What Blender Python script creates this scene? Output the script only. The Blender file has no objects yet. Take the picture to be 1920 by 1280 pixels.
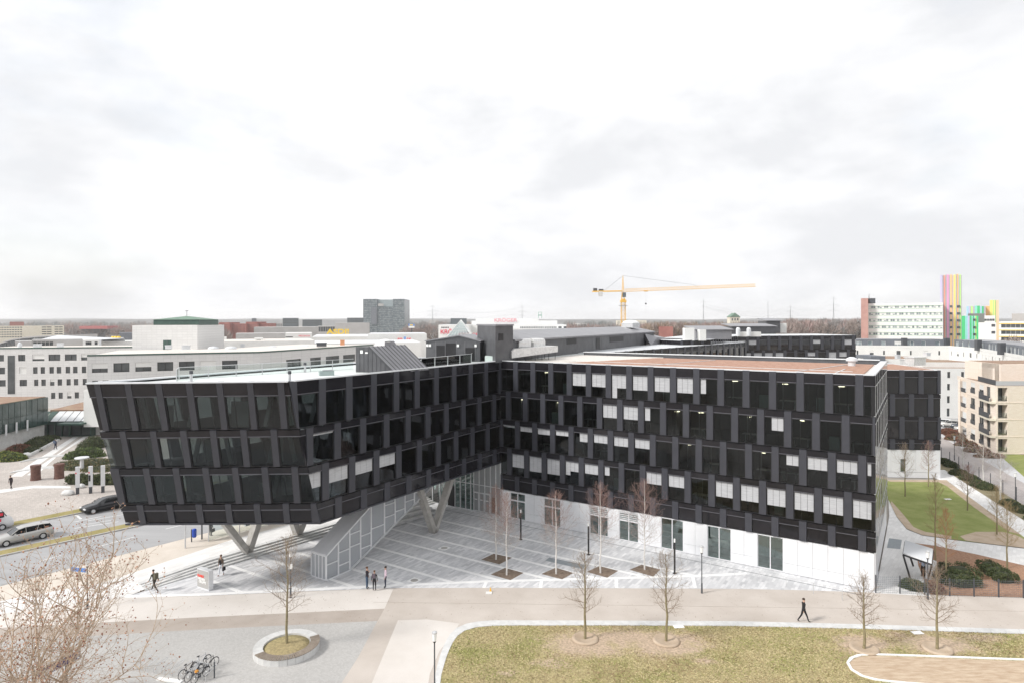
import bpy, math, random
import numpy as np
from mathutils import Vector, Matrix, Euler
R = random.Random(7)
NR = np.random.RandomState(11)
S = bpy.context.scene
COL = S.collection
H = 22.4            # camera height above the plaza, metres
# ---------------------------------------------------------------- camera
cam_d = bpy.data.cameras.new('camera')
cam = bpy.data.objects.new('camera', cam_d); COL.objects.link(cam)
cam_d.sensor_width = 36; cam_d.lens = 36*1189.35/1920
cam_d.shift_y = -39.5/1920
cam_d.clip_start = .3; cam_d.clip_end = 9000
cam.location = (0, 0, H)
cam.rotation_euler = (Matrix.Rotation(math.radians(90), 3, 'X') @ Matrix.Rotation(-.003, 3, 'Z')).to_euler()
S.camera = cam
# ---------------------------------------------------------------- sky, sun, exposure
SUN_EL, SUN_AZ = math.radians(38), math.radians(-112)     # azimuth from +Y towards +X : the sun stands to the left
w = bpy.data.worlds.new('World'); S.world = w; w.use_nodes = True
nt = w.node_tree; nt.nodes.clear()
def N(nt, t, **kw):
    n = nt.nodes.new(t)
    for k, v in kw.items():
        if k.startswith('i_'): n.inputs[int(k[2:])].default_value = v
        else: setattr(n, k, v)
    return n
sky = N(nt, 'ShaderNodeTexSky', sky_type='NISHITA', sun_disc=False)
sky.sun_elevation = SUN_EL; sky.sun_rotation = SUN_AZ % (2*math.pi); sky.air_density = 1.2; sky.dust_density = 3
geo = N(nt, 'ShaderNodeTexCoord')
mp = N(nt, 'ShaderNodeMapping'); mp.inputs['Scale'].default_value = (1, 1, 2.3); mp.inputs['Location'].default_value = (3.1, .4, .9)
nt.links.new(geo.outputs['Generated'], mp.inputs['Vector'])
n1 = N(nt, 'ShaderNodeTexNoise'); n1.inputs['Scale'].default_value = 1.7; n1.inputs['Detail'].default_value = 8; n1.inputs['Roughness'].default_value = .58; n1.inputs['Distortion'].default_value = .1
n2 = N(nt, 'ShaderNodeTexNoise'); n2.inputs['Scale'].default_value = 2.6; n2.inputs['Detail'].default_value = 13; n2.inputs['Roughness'].default_value = .56; n2.inputs['Distortion'].default_value = .12
nt.links.new(mp.outputs[0], n1.inputs['Vector']); nt.links.new(mp.outputs[0], n2.inputs['Vector'])
r1 = N(nt, 'ShaderNodeValToRGB')      # how thick the cloud is (gaps show the sky)
r1.color_ramp.elements[0].position = .33; r1.color_ramp.elements[0].color = (.80,)*3+(1,)
r1.color_ramp.elements[1].position = .47; r1.color_ramp.elements[1].color = (1, 1, 1, 1)
r2 = N(nt, 'ShaderNodeValToRGB')      # cloud brightness
r2.color_ramp.elements[0].position = .38; r2.color_ramp.elements[0].color = (4.15, 4.2, 4.33, 1)
r2.color_ramp.elements[1].position = .62; r2.color_ramp.elements[1].color = (5.7, 5.7, 5.75, 1)
mx = N(nt, 'ShaderNodeMixRGB')
nt.links.new(n1.outputs['Fac'], r1.inputs[0]); nt.links.new(n2.outputs['Fac'], r2.inputs[0])
nt.links.new(r1.outputs[0], mx.inputs[0]); nt.links.new(sky.outputs[0], mx.inputs[1]); nt.links.new(r2.outputs[0], mx.inputs[2])
bg = N(nt, 'ShaderNodeBackground'); bg.inputs['Strength'].default_value = .1
out = N(nt, 'ShaderNodeOutputWorld')
nt.links.new(mx.outputs[0], bg.inputs[0]); nt.links.new(bg.outputs[0], out.inputs[0])
sd = bpy.data.lights.new('sun', 'SUN'); sd.energy = 1.5; sd.angle = math.radians(11); sd.color = (1, .965, .92)
sun = bpy.data.objects.new('sun', sd); COL.objects.link(sun)
sv = Vector((math.sin(SUN_AZ)*math.cos(SUN_EL), math.cos(SUN_AZ)*math.cos(SUN_EL), math.sin(SUN_EL)))
sun.rotation_euler = sv.to_track_quat('Z', 'Y').to_euler(); sun.location = sv*100
S.view_settings.view_transform = 'Standard'; S.view_settings.look = 'None'
S.view_settings.exposure = 1.08; S.view_settings.gamma = 1
# ---------------------------------------------------------------- helpers
F, CY, ROLL = 1189.35, 600.5, -.003
cr_, sr_ = math.cos(ROLL), math.sin(ROLL)
def ray(u, v):
    a = u-960; b = v-CY
    return Vector(((a*cr_+b*sr_)/F, 1, -(-a*sr_+b*cr_)/F))
def P(u, v, z=0.0):                    # point of the level z seen at a pixel of the 1920x1280 photograph
    r = ray(u, v); k = (z-H)/r.z
    return Vector((k*r.x, k, z))
def D(u, v, Y):                        # point at distance Y
    return Vector((0, 0, H)) + ray(u, v)*Y
def onp(u, v, o, ax):                  # (t, z) on the vertical plane through o along ax
    r = ray(u, v); det = -r.x*ax[1]+ax[0]*r.y
    k = (-o[0]*ax[1]+ax[0]*o[1])/det; t = (r.x*o[1]-r.y*o[0])/det
    return t, H+k*r.z
def tag(o, label=None, cat=None, group=None, kind=None):
    for k, v in (('label', label), ('category', cat), ('group', group), ('kind', kind)):
        if v: o[k] = v
    return o
def empty(name, loc=(0, 0, 0), label=None, cat=None, group=None, rz=0):
    o = bpy.data.objects.new(name, None); COL.objects.link(o); o.location = loc; o.rotation_euler = (0, 0, rz)
    o.empty_display_size = .3
    return tag(o, label, cat, group)
def wloc(o):
    v = Vector((0, 0, 0))
    while o: v += o.location; o = o.parent
    return v
class MB:
    def __init__(s): s.v = []; s.f = []; s.m = []; s.cur = 0
    def add(s, vs, fs):
        b = len(s.v); s.v += [tuple(x) for x in vs]
        for f in fs: s.f.append(tuple(b+i for i in f)); s.m.append(s.cur)
    def hexa(s, p):                    # p[0:4] bottom ring ccw, p[4:8] top ring
        s.add(p, [(3, 2, 1, 0), (4, 5, 6, 7), (0, 1, 5, 4), (1, 2, 6, 5), (2, 3, 7, 6), (3, 0, 4, 7)])
    def box(s, c, sz, rz=0.0, tilt=None):   # c = centre of the bottom face
        x, y, z = sz[0]/2, sz[1]/2, sz[2]
        pts = [Vector(q) for q in ((-x, -y, 0), (x, -y, 0), (x, y, 0), (-x, y, 0), (-x, -y, z), (x, -y, z), (x, y, z), (-x, y, z))]
        m = Matrix.Rotation(rz, 3, 'Z')
        if tilt is not None: m = m @ tilt
        s.hexa([m @ q + Vector(c) for q in pts])
    def prism(s, poly, z0, z1):        # poly: xy points
        n = len(poly)
        a = sum(poly[i][0]*poly[(i+1) % n][1]-poly[(i+1) % n][0]*poly[i][1] for i in range(n))
        if a < 0: poly = list(reversed(poly))
        vs = [(p[0], p[1], z0) for p in poly]+[(p[0], p[1], z1) for p in poly]
        s.add(vs, [tuple(range(n-1, -1, -1)), tuple(range(n, 2*n))]+[(i, (i+1) % n, n+(i+1) % n, n+i) for i in range(n)])
    def quad(s, *p): s.add(p, [tuple(range(len(p)))])
    def tube(s, a, b, r0, r1=None, n=6, caps=True):
        a = Vector(a); b = Vector(b); r1 = r0 if r1 is None else r1
        dd = b-a
        if dd.length < 1e-6: return
        dd.normalize(); u = dd.orthogonal().normalized(); w_ = dd.cross(u)
        vs = []
        for c, r in ((a, r0), (b, r1)):
            for i in range(n):
                t = 2*math.pi*i/n; vs.append(c+(u*math.cos(t)+w_*math.sin(t))*r)
        fs = [(i, (i+1) % n, n+(i+1) % n, n+i) for i in range(n)]
        if caps: fs += [tuple(range(n-1, -1, -1)), tuple(range(n, 2*n))]
        s.add(vs, fs)
    def path(s, pts, r, n=6):
        for i in range(len(pts)-1): s.tube(pts[i], pts[i+1], r, r, n)
    def bar(s, a, b, w_, h):           # rectangular bar, width horizontal, height vertical-ish
        a = Vector(a); b = Vector(b); dd = (b-a).normalized()
        side = dd.cross(Vector((0, 0, 1)))
        if side.length < .05: side = Vector((1, 0, 0))
        side.normalize(); up = side.cross(dd).normalized()
        q = []
        for c in (a, b):
            q += [c-side*w_/2-up*h/2, c+side*w_/2-up*h/2, c+side*w_/2+up*h/2, c-side*w_/2+up*h/2]
        s.add(q, [(3, 2, 1, 0), (4, 5, 6, 7), (0, 1, 5, 4), (1, 2, 6, 5), (2, 3, 7, 6), (3, 0, 4, 7)])
    def ico(s, c, r, sc=(1, 1, 1), sub=0, jit=0, rnd=R):
        t = (1+5**.5)/2
        V = [Vector(q).normalized() for q in ((-1, t, 0), (1, t, 0), (-1, -t, 0), (1, -t, 0), (0, -1, t), (0, 1, t), (0, -1, -t), (0, 1, -t), (t, 0, -1), (t, 0, 1), (-t, 0, -1), (-t, 0, 1))]
        Fc = [(0, 11, 5), (0, 5, 1), (0, 1, 7), (0, 7, 10), (0, 10, 11), (1, 5, 9), (5, 11, 4), (11, 10, 2), (10, 7, 6), (7, 1, 8), (3, 9, 4), (3, 4, 2), (3, 2, 6), (3, 6, 8), (3, 8, 9), (4, 9, 5), (2, 4, 11), (6, 2, 10), (8, 6, 7), (9, 8, 1)]
        for _ in range(sub):
            mid = {}; NF = []
            def mp_(a, b):
                k = (min(a, b), max(a, b))
                if k not in mid: V.append(((V[a]+V[b])/2).normalized()); mid[k] = len(V)-1
                return mid[k]
            for a, b, c_ in Fc:
                x, y, z = mp_(a, b), mp_(b, c_), mp_(c_, a); NF += [(a, x, z), (b, y, x), (c_, z, y), (x, y, z)]
            Fc = NF
        s.add([Vector(c)+Vector((q.x*sc[0], q.y*sc[1], q.z*sc[2]))*r*(1+jit*(rnd.random()-.5)) for q in V], Fc)
    def lathe(s, c, prof, n=16, ax=None):  # prof: (r, z)
        vs = []
        for r, z in prof:
            for i in range(n):
                t = 2*math.pi*i/n; vs.append((c[0]+r*math.cos(t), c[1]+r*math.sin(t), c[2]+z))
        fs = []
        for k in range(len(prof)-1):
            for i in range(n): fs.append((k*n+i, k*n+(i+1) % n, (k+1)*n+(i+1) % n, (k+1)*n+i))
        fs += [tuple(range(n-1, -1, -1)), tuple(range((len(prof)-1)*n, len(prof)*n))]
        s.add(vs, fs)
    def build(s, name, mats, parent=None, smooth=False, local=False):
        if not isinstance(mats, (list, tuple)): mats = [mats]
        me = bpy.data.meshes.new(name)
        off = Vector((0, 0, 0)) if (parent is None or local) else wloc(parent)
        org = off
        if parent is None and not local:
            a = np.array(s.v); org = Vector(((a[:, 0].min()+a[:, 0].max())/2, (a[:, 1].min()+a[:, 1].max())/2, a[:, 2].min())); 
        vs = [(x-org.x, y-org.y, z-org.z) for x, y, z in s.v]
        me.from_pydata(vs, [], s.f)
        for m in mats: me.materials.append(m)
        me.polygons.foreach_set('material_index', s.m)
        if smooth: me.polygons.foreach_set('use_smooth', [True]*len(s.f))
        me.update()
        o = bpy.data.objects.new(name, me); COL.objects.link(o)
        if parent is not None: o.parent = parent
        elif not local: o.location = org
        return o
def npmesh(name, V, Fc, mats, parent=None, mi=None):
    me = bpy.data.meshes.new(name); V = np.asarray(V, dtype=np.float32); Fc = np.asarray(Fc, dtype=np.int32); k = Fc.shape[1]
    off = np.array(wloc(parent)) if parent is not None else np.array([V[:, 0].mean(), V[:, 1].mean(), V[:, 2].min()])
    V = V-off.astype(np.float32)
    me.vertices.add(len(V)); me.vertices.foreach_set('co', V.ravel())
    me.loops.add(Fc.size); me.loops.foreach_set('vertex_index', Fc.ravel())
    me.polygons.add(len(Fc)); me.polygons.foreach_set('loop_start', np.arange(0, Fc.size, k, dtype=np.int32)); me.polygons.foreach_set('loop_total', np.full(len(Fc), k, dtype=np.int32))
    for m in (mats if isinstance(mats, (list, tuple)) else [mats]): me.materials.append(m)
    if mi is not None: me.polygons.foreach_set('material_index', np.asarray(mi, dtype=np.int32))
    me.update(calc_edges=True)
    o = bpy.data.objects.new(name, me); COL.objects.link(o)
    if parent is not None: o.parent = parent
    else: o.location = off.tolist()
    return o
KIDS = {}
def copy_tree(o, parent=None):
    c = o.copy(); COL.objects.link(c)
    if parent is not None: c.parent = parent
    for ch in list(o.children): copy_tree(ch, c)
    return c
# ---------------------------------------------------------------- materials
def mat(name, col, rough=.7, col2=None, scale=3.0, detail=5, bump=0.0, bscale=None, metal=0.0, spec=.5, lo=.35, hi=.65, coat=0, stretch=None, emit=None, third=None):
    m = bpy.data.materials.new(name); m.use_nodes = True; nt = m.node_tree
    b = nt.nodes['Principled BSDF']
    b.inputs['Roughness'].default_value = rough; b.inputs['Metallic'].default_value = metal
    b.inputs['Specular IOR Level'].default_value = spec; b.inputs['Coat Weight'].default_value = coat
    b.inputs['Base Color'].default_value = (*col, 1)
    if emit: b.inputs['Emission Color'].default_value = (*emit[0], 1); b.inputs['Emission Strength'].default_value = emit[1]
    g = nt.nodes.new('ShaderNodeNewGeometry'); vec = g.outputs['Position']
    if stretch:
        mp = nt.nodes.new('ShaderNodeMapping'); mp.inputs['Scale'].default_value = stretch[:3]
        if len(stretch) > 3: mp.inputs['Rotation'].default_value = (0, 0, stretch[3])
        nt.links.new(vec, mp.inputs[0]); vec = mp.outputs[0]
    if col2:
        n = nt.nodes.new('ShaderNodeTexNoise'); n.inputs['Scale'].default_value = scale; n.inputs['Detail'].default_value = detail; n.inputs['Roughness'].default_value = .6
        nt.links.new(vec, n.inputs['Vector'])
        r = nt.nodes.new('ShaderNodeValToRGB'); e = r.color_ramp.elements
        e[0].position = lo; e[0].color = (*col, 1); e[1].position = hi; e[1].color = (*col2, 1)
        if third: x = e.new(third[0]); x.color = (*third[1], 1)
        nt.links.new(n.outputs['Fac'], r.inputs[0]); nt.links.new(r.outputs[0], b.inputs['Base Color'])
    if bump:
        n = nt.nodes.new('ShaderNodeTexNoise'); n.inputs['Scale'].default_value = bscale or scale*8; n.inputs['Detail'].default_value = 4
        nt.links.new(vec, n.inputs['Vector']); bp = nt.nodes.new('ShaderNodeBump'); bp.inputs['Strength'].default_value = bump; bp.inputs['Distance'].default_value = .05
        nt.links.new(n.outputs['Fac'], bp.inputs['Height']); nt.links.new(bp.outputs[0], b.inputs['Normal'])
    return m
def brickmat(name, c1, c2, mortar, bw, bh, rot, rough=.8, ms=.012, big=None, vert=False, wob=.0, spec=.3, offset=.5):
    m = bpy.data.materials.new(name); m.use_nodes = True; nt = m.node_tree; b = nt.nodes['Principled BSDF']; b.inputs['Roughness'].default_value = rough
    b.inputs['Specular IOR Level'].default_value = spec
    g = nt.nodes.new('ShaderNodeNewGeometry'); mp = nt.nodes.new('ShaderNodeMapping')
    mp.inputs['Rotation'].default_value = (0, 0, rot); vec = g.outputs['Position']
    if vert:      # wall: rotate so that the wall's direction is x, then use (x, z)
        nt.links.new(vec, mp.inputs[0]); sp = nt.nodes.new('ShaderNodeSeparateXYZ'); cb = nt.nodes.new('ShaderNodeCombineXYZ')
        nt.links.new(mp.outputs[0], sp.inputs[0]); nt.links.new(sp.outputs[0], cb.inputs[0]); nt.links.new(sp.outputs[2], cb.inputs[1]); vec = cb.outputs[0]
    else:
        nt.links.new(vec, mp.inputs[0]); vec = mp.outputs[0]
    bt = nt.nodes.new('ShaderNodeTexBrick'); bt.inputs['Color1'].default_value = (*c1, 1); bt.inputs['Color2'].default_value = (*c2, 1); bt.inputs['Mortar'].default_value = (*mortar, 1)
    bt.inputs['Scale'].default_value = 1; bt.inputs['Brick Width'].default_value = bw; bt.inputs['Row Height'].default_value = bh; bt.inputs['Mortar Size'].default_value = ms
    bt.offset = offset
    nt.links.new(vec, bt.inputs[0]); last = bt.outputs[0]
    if big:
        n = nt.nodes.new('ShaderNodeTexNoise'); n.inputs['Scale'].default_value = big[0]; n.inputs['Detail'].default_value = 6
        nt.links.new(g.outputs['Position'], n.inputs['Vector'])
        r = nt.nodes.new('ShaderNodeMapRange'); r.inputs[1].default_value = .3; r.inputs[2].default_value = .7; r.inputs[3].default_value = big[1]; r.inputs[4].default_value = big[2]
        nt.links.new(n.outputs['Fac'], r.inputs[0])
        x = nt.nodes.new('ShaderNodeMixRGB'); x.blend_type = 'MULTIPLY'; x.inputs[0].default_value = 1
        nt.links.new(last, x.inputs[1]); nt.links.new(r.outputs[0], x.inputs[2]); last = x.outputs[0]
    nt.links.new(last, b.inputs['Base Color'])
    bp = nt.nodes.new('ShaderNodeBump'); bp.inputs['Strength'].default_value = .25; bp.inputs['Distance'].default_value = .01; bp.invert = True
    nt.links.new(bt.outputs['Fac'], bp.inputs['Height']); nt.links.new(bp.outputs[0], b.inputs['Normal'])
    return m
def glassmat(name, tint, refl=.04, ior=1.55, rough=.01, gcol=(1, 1, 1), wave=0.0):
    m = bpy.data.materials.new(name); m.use_nodes = True; nt = m.node_tree; nt.nodes.clear()
    t = N(nt, 'ShaderNodeBsdfTransparent'); t.inputs[0].default_value = (*tint, 1)
    g = N(nt, 'ShaderNodeBsdfGlossy'); g.inputs['Color'].default_value = (*gcol, 1); g.inputs['Roughness'].default_value = rough
    fr = N(nt, 'ShaderNodeFresnel'); fr.inputs[0].default_value = ior
    ad = N(nt, 'ShaderNodeMath', operation='ADD'); ad.inputs[1].default_value = refl; ad.use_clamp = True
    mx = N(nt, 'ShaderNodeMixShader'); o = N(nt, 'ShaderNodeOutputMaterial')
    nt.links.new(fr.outputs[0], ad.inputs[0]); nt.links.new(ad.outputs[0], mx.inputs[0]); nt.links.new(t.outputs[0], mx.inputs[1]); nt.links.new(g.outputs[0], mx.inputs[2]); nt.links.new(mx.outputs[0], o.inputs[0])
    if wave:
        gg = N(nt, 'ShaderNodeNewGeometry'); n = N(nt, 'ShaderNodeTexNoise'); n.inputs['Scale'].default_value = .55; n.inputs['Detail'].default_value = 1
        bp = N(nt, 'ShaderNodeBump'); bp.inputs['Strength'].default_value = wave; bp.inputs['Distance'].default_value = .08
        nt.links.new(gg.outputs['Position'], n.inputs['Vector']); nt.links.new(n.outputs['Fac'], bp.inputs['Height'])
        nt.links.new(bp.outputs[0], g.inputs['Normal']); nt.links.new(bp.outputs[0], fr.inputs['Normal'])
    return m
TH = .5762
d3 = Vector((math.cos(TH), -math.sin(TH), 0)); b3 = Vector((math.sin(TH), math.cos(TH), 0))   # along / behind the long facade
C0 = Vector((-1.3463, 72.5255, 0))                                                          # inner corner of the two wings
M = {}
M['pilaster'] = mat('anthracite_metal', (.038, .040, .051), .40, (.045, .047, .059), 1.2, bump=.02, bscale=2)
M['spandrel'] = mat('black_glazed_panel', (.012, .012, .015), .07, (.018, .017, .021), .8, spec=.32)
M['trim'] = mat('dull_metal_trim', (.13, .13, .15), .4, metal=.3)
M['frame'] = mat('black_frame', (.012, .012, .014), .4)
M['pane'] = glassmat('tinted_window_glass', (.46, .50, .50), .0, 1.43, wave=.10, gcol=(.88, .93, 1))
M['clear'] = glassmat('clear_glass', (.93, .965, .955), .0, 1.4)
M['green'] = glassmat('greenish_glass', (.55, .72, .69), .11, 1.5, wave=.12)
M['blind'] = mat('pale_blind_slats', (.38, .39, .41), .5, (.50, .51, .53), 22, stretch=(.05, .05, 1), bump=.5, bscale=9)
M['shade'] = mat('grey_roller_shade', (.25, .27, .27), .8)
M['white'] = mat('white_cladding', (.73, .74, .755), .4, (.68, .69, .71), .7, detail=8)
M['cap'] = mat('pale_metal_coping', (.62, .64, .66), .35, (.70, .72, .74), .6)
M['membrane'] = mat('pale_roof_membrane', (.63, .66, .645), .6, (.75, .775, .765), .25, lo=.3, hi=.7)
M['sedum'] = mat('rust_roof_gravel', (.36, .195, .135), .95, (.48, .30, .225), 2.2, bump=.8, bscale=25)
M['palegravel'] = mat('pale_roof_gravel', (.62, .58, .53), .95, (.73, .70, .66), 3, bump=.6, bscale=25)
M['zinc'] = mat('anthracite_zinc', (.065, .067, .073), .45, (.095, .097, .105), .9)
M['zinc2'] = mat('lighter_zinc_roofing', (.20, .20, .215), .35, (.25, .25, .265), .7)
M['dark'] = mat('near_black', (.008, .008, .01), .5)
M['inside'] = mat('office_interior_grey', (.20, .20, .20), .8)
M['carpet'] = mat('office_carpet', (.09, .09, .095), .95)
M['desk'] = mat('white_laminate', (.7, .72, .7), .5)
M['lamp'] = mat('lit_office_lamp', (.8, .7, .5), .5, emit=((1, .84, .58), 5))
M['lampc'] = mat('opal_lamp_glass', (.82, .83, .82), .35)
M['conc'] = mat('cast_concrete', (.36, .345, .32), .85, (.47, .455, .43), 1.6, bump=.4, bscale=12)
M['concl'] = mat('pale_concrete', (.55, .55, .54), .8, (.68, .68, .67), 1.2, bump=.2, bscale=10)
M['silver'] = mat('galvanised_steel', (.55, .56, .57), .38, (.66, .67, .68), 2.5, metal=.35)
M['duct'] = mat('foil_wrapped_duct', (.62, .62, .61), .4, (.78, .78, .77), 4, metal=.25, bump=.6, bscale=5)
M['black'] = mat('black_painted_steel', (.018, .018, .02), .4)
M['dgrey'] = mat('dark_grey_steel', (.07, .075, .085), .45)
M['rubber'] = mat('black_rubber', (.015, .015, .016), .8)
M['asphalt'] = mat('street_asphalt', (.33, .33, .335), .9, (.40, .40, .405), .35, bump=.25, bscale=30, stretch=(.25, 1.6, 1, math.radians(-51)))
M['paint'] = mat('road_paint', (.78, .78, .77), .6, (.68, .68, .67), 6)
M['path'] = mat('beige_path_asphalt', (.49, .435, .385), .9, (.60, .545, .495), .28, detail=9, bump=.3, bscale=30, lo=.3, hi=.7)
M['pathlight'] = mat('pale_beige_paving', (.63, .585, .54), .9, (.73, .69, .65), .3, detail=9, bump=.3, bscale=26, lo=.3, hi=.7)
M['pathdark'] = mat('darker_beige_band', (.40, .345, .30), .9, (.475, .42, .375), .6, bump=.3, bscale=26, lo=.3, hi=.7)
M['cobble'] = brickmat('small_grey_cobbles', (.43, .42, .405), (.51, .50, .485), (.46, .45, .435), .14, .12, .5, .9, .012, big=(.12, .93, 1.06))
M['plaza'] = brickmat('grey_plaza_pavers', (.53, .535, .55), (.74, .74, .75), (.57, .57, .58), .9, .24, -math.radians(56.99), .75, .01, big=(.3, .92, 1.06))
M['strip'] = mat('white_stone_strip', (.90, .90, .89), .7, (.83, .83, .825), 1.2)
M['walk'] = brickmat('pale_pavement_slabs', (.70, .69, .675), (.80, .79, .775), (.66, .65, .635), .8, .3, math.radians(-50), .8, .01, big=(.3, .93, 1.05))
M['beigewalk'] = mat('sandy_pavement', (.60, .535, .46), .9, (.68, .615, .545), .5, bump=.3, bscale=20)
M['brownpave'] = brickmat('brown_grey_paving', (.42, .38, .35), (.52, .475, .44), (.40, .37, .34), .3, .2, .9, .9, .01, big=(.2, .88, 1.1))
M['kerb'] = mat('kerb_stone', (.58, .58, .57), .8, (.70, .70, .69), 2)
M['lawn'] = mat('dry_winter_lawn', (.38, .31, .165), .95, (.285, .27, .10), .22, detail=12, bump=1, bscale=22, lo=.36, hi=.60, third=(.5, (.40, .34, .17)))
M['green_lawn'] = mat('green_spring_lawn', (.21, .25, .06), .95, (.30, .32, .11), .5, detail=10, bump=1, bscale=20)
M['soil'] = mat('bare_sandy_soil', (.44, .34, .245), .95, (.54, .435, .33), .9, detail=9, bump=.8, bscale=14)
M['mulch'] = mat('rust_bark_mulch', (.27, .14, .085), .95, (.44, .27, .175), 5, detail=8, bump=1, bscale=12)
M['woodchip'] = mat('pale_wood_chips', (.46, .335, .23), .95, (.62, .50, .37), 2.5, detail=9, bump=1, bscale=14, stretch=(.4, 1.8, 1))
M['pit'] = mat('tree_pit_soil', (.16, .115, .085), .95, (.27, .21, .16), 3, bump=1, bscale=14)
M['ground'] = mat('distant_ground', (.30, .275, .24), .95, (.38, .35, .31), .01)
M['wood'] = mat('weathered_bench_wood', (.25, .205, .165), .8, (.34, .29, .24), 4)
BANDS = [-4.75, -7.3, -9.85, -12.3, -14.8, -17.3, -19.9, -22.5, -25.4, -28.3]
M['mirror'] = mat('reflective_black_glass', (.014, .015, .018), .03, spec=.55)
def meshmat(name='perforated_sheet', fac=.68, col=(.50, .525, .555), rough=.5, met=.2):
    m = bpy.data.materials.new(name); m.use_nodes = True; nt = m.node_tree; nt.nodes.clear()
    t = N(nt, 'ShaderNodeBsdfTransparent'); d_ = N(nt, 'ShaderNodeBsdfPrincipled'); d_.inputs['Base Color'].default_value = (*col, 1); d_.inputs['Metallic'].default_value = met; d_.inputs['Roughness'].default_value = rough
    mx = N(nt, 'ShaderNodeMixShader'); mx.inputs[0].default_value = fac; o = N(nt, 'ShaderNodeOutputMaterial')
    nt.links.new(t.outputs[0], mx.inputs[1]); nt.links.new(d_.outputs[0], mx.inputs[2]); nt.links.new(mx.outputs[0], o.inputs[0]); return m
M['meshp'] = meshmat()
M['etched'] = meshmat('etched_grey_glass', .82, (.33, .345, .35), .12, 0)
M['wingreen'] = mat('dark_green_glass', (.03, .055, .052), .06, (.07, .10, .095), .5, spec=.8)
M['greylt'] = mat('pale_grey_metal', (.50, .52, .54), .5)
M['glz'] = mat('grey_glass_cladding', (.10, .125, .14), .25, (.13, .155, .17), .05, spec=.6)
M['glz2'] = mat('pale_green_glazing', (.36, .42, .43), .2, (.42, .48, .49), .05)
M['wing2'] = mat('mid_grey_window_glass', (.16, .20, .22), .15, (.42, .47, .49), .3, spec=.7, lo=.4, hi=.6)
M['wing3'] = mat('pale_window_glass', (.40, .47, .49), .1, (.50, .56, .58), .1)
M['greyw2'] = mat('dark_balcony', (.07, .07, .08), .6)
M['pyr'] = glassmat('pyramid_glass', (.55, .66, .66), .25, 1.5, rough=.1)
M['redf'] = mat('faded_red_letters', (.72, .07, .12), .6)
M['pinkbrick'] = mat('faded_pink_brick', (.42, .23, .20), .85, (.50, .30, .26), .3)
M['inlight'] = mat('pale_interior_finish', (.66, .69, .67), .7)
M['trimd'] = mat('window_bar_grey', (.05, .05, .055), .5)
M['westpane'] = glassmat('west_window_glass', (.62, .66, .66), .0, 1.4)
M['redhaze'] = mat('hazed_red_letters', (.72, .28, .32), .6)  # paler copy of the red letters, distance haze mixed into the colour
# ================================================================ GROUND AND SURFACES
LD = Vector((math.cos(math.radians(50)), math.sin(math.radians(50)), 0)); LN = Vector((-LD.y, LD.x, 0))   # street direction and its left normal
def Wp(s, q, z=0.0): v = C0 + d3*s + b3*q; return Vector((v.x, v.y, z))
def sheet(name, pts, m, z=None, kind='structure', thick=0):
    mb = MB()
    pts = [Vector(p) if len(p) == 3 else Vector((p[0], p[1], z)) for p in pts]
    if z is not None: pts = [Vector((p.x, p.y, z)) for p in pts]
    if thick: mb.prism([(p.x, p.y) for p in pts], z-thick, z)
    else:
        a = sum(pts[i].x*pts[(i+1) % len(pts)].y-pts[(i+1) % len(pts)].x*pts[i].y for i in range(len(pts)))
        if a < 0: pts.reverse()
        mb.add(pts, [tuple(range(len(pts)))])
    o = mb.build(name, m); o['kind'] = kind
    return o
def pp(z, *uv): return [P(u, v, z) for u, v in uv]
g = MB(); n = 24
g.add([(x, y, -.08) for x, y in ((-2900, -190), (2900, -190), (2900, 5600), (-2900, 5600))], [(0, 1, 2, 3)])
o = g.build('ground', M['ground']); o['kind'] = 'structure'
sheet('path', [(-60, 18), (70, 18), (70, 56), (-5, 56), (-60, 52.5)], M['path'], 0.0)
sheet('pale_path', pp(.004, (-200, 1172), (0, 1150), (235, 1120), (380, 1117), (536, 1110), (738, 1102), (721, 1140), (380, 1156), (0, 1176), (-200, 1188)), M['pathlight'])
sheet('darker_path_band', pp(.004, (-200, 1188), (0, 1176), (380, 1156), (721, 1140), (708, 1163), (380, 1179), (0, 1201), (-200, 1212)), M['pathdark'])
sheet('cobbled_square', pp(.004, (-200, 1212), (0, 1201), (380, 1179), (708, 1163), (672, 1230), (640, 1280), (600, 1400), (-300, 1400)), M['cobble'])
sheet('pale_branch_path', pp(.008, (746, 1162), (800, 1160), (862, 1168), (842, 1196), (824, 1220), (806, 1262), (800, 1300), (797, 1400), (650, 1400), (697, 1280)), M['pathlight'])
jl = pp(.006, (700, 1128), (860, 1129.8), (1120, 1133), (1380, 1136.5), (1641, 1140), (1920, 1145))
jr = empty('path_joint', jl[2], 'thin dark joint running along the beige path', 'paving joint')
for a, b_ in zip(jl[:-1], jl[1:]):
    mb = MB(); mb.bar(a, b_, .035, .006); mb.build('joint', M['pathdark'], jr)
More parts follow.
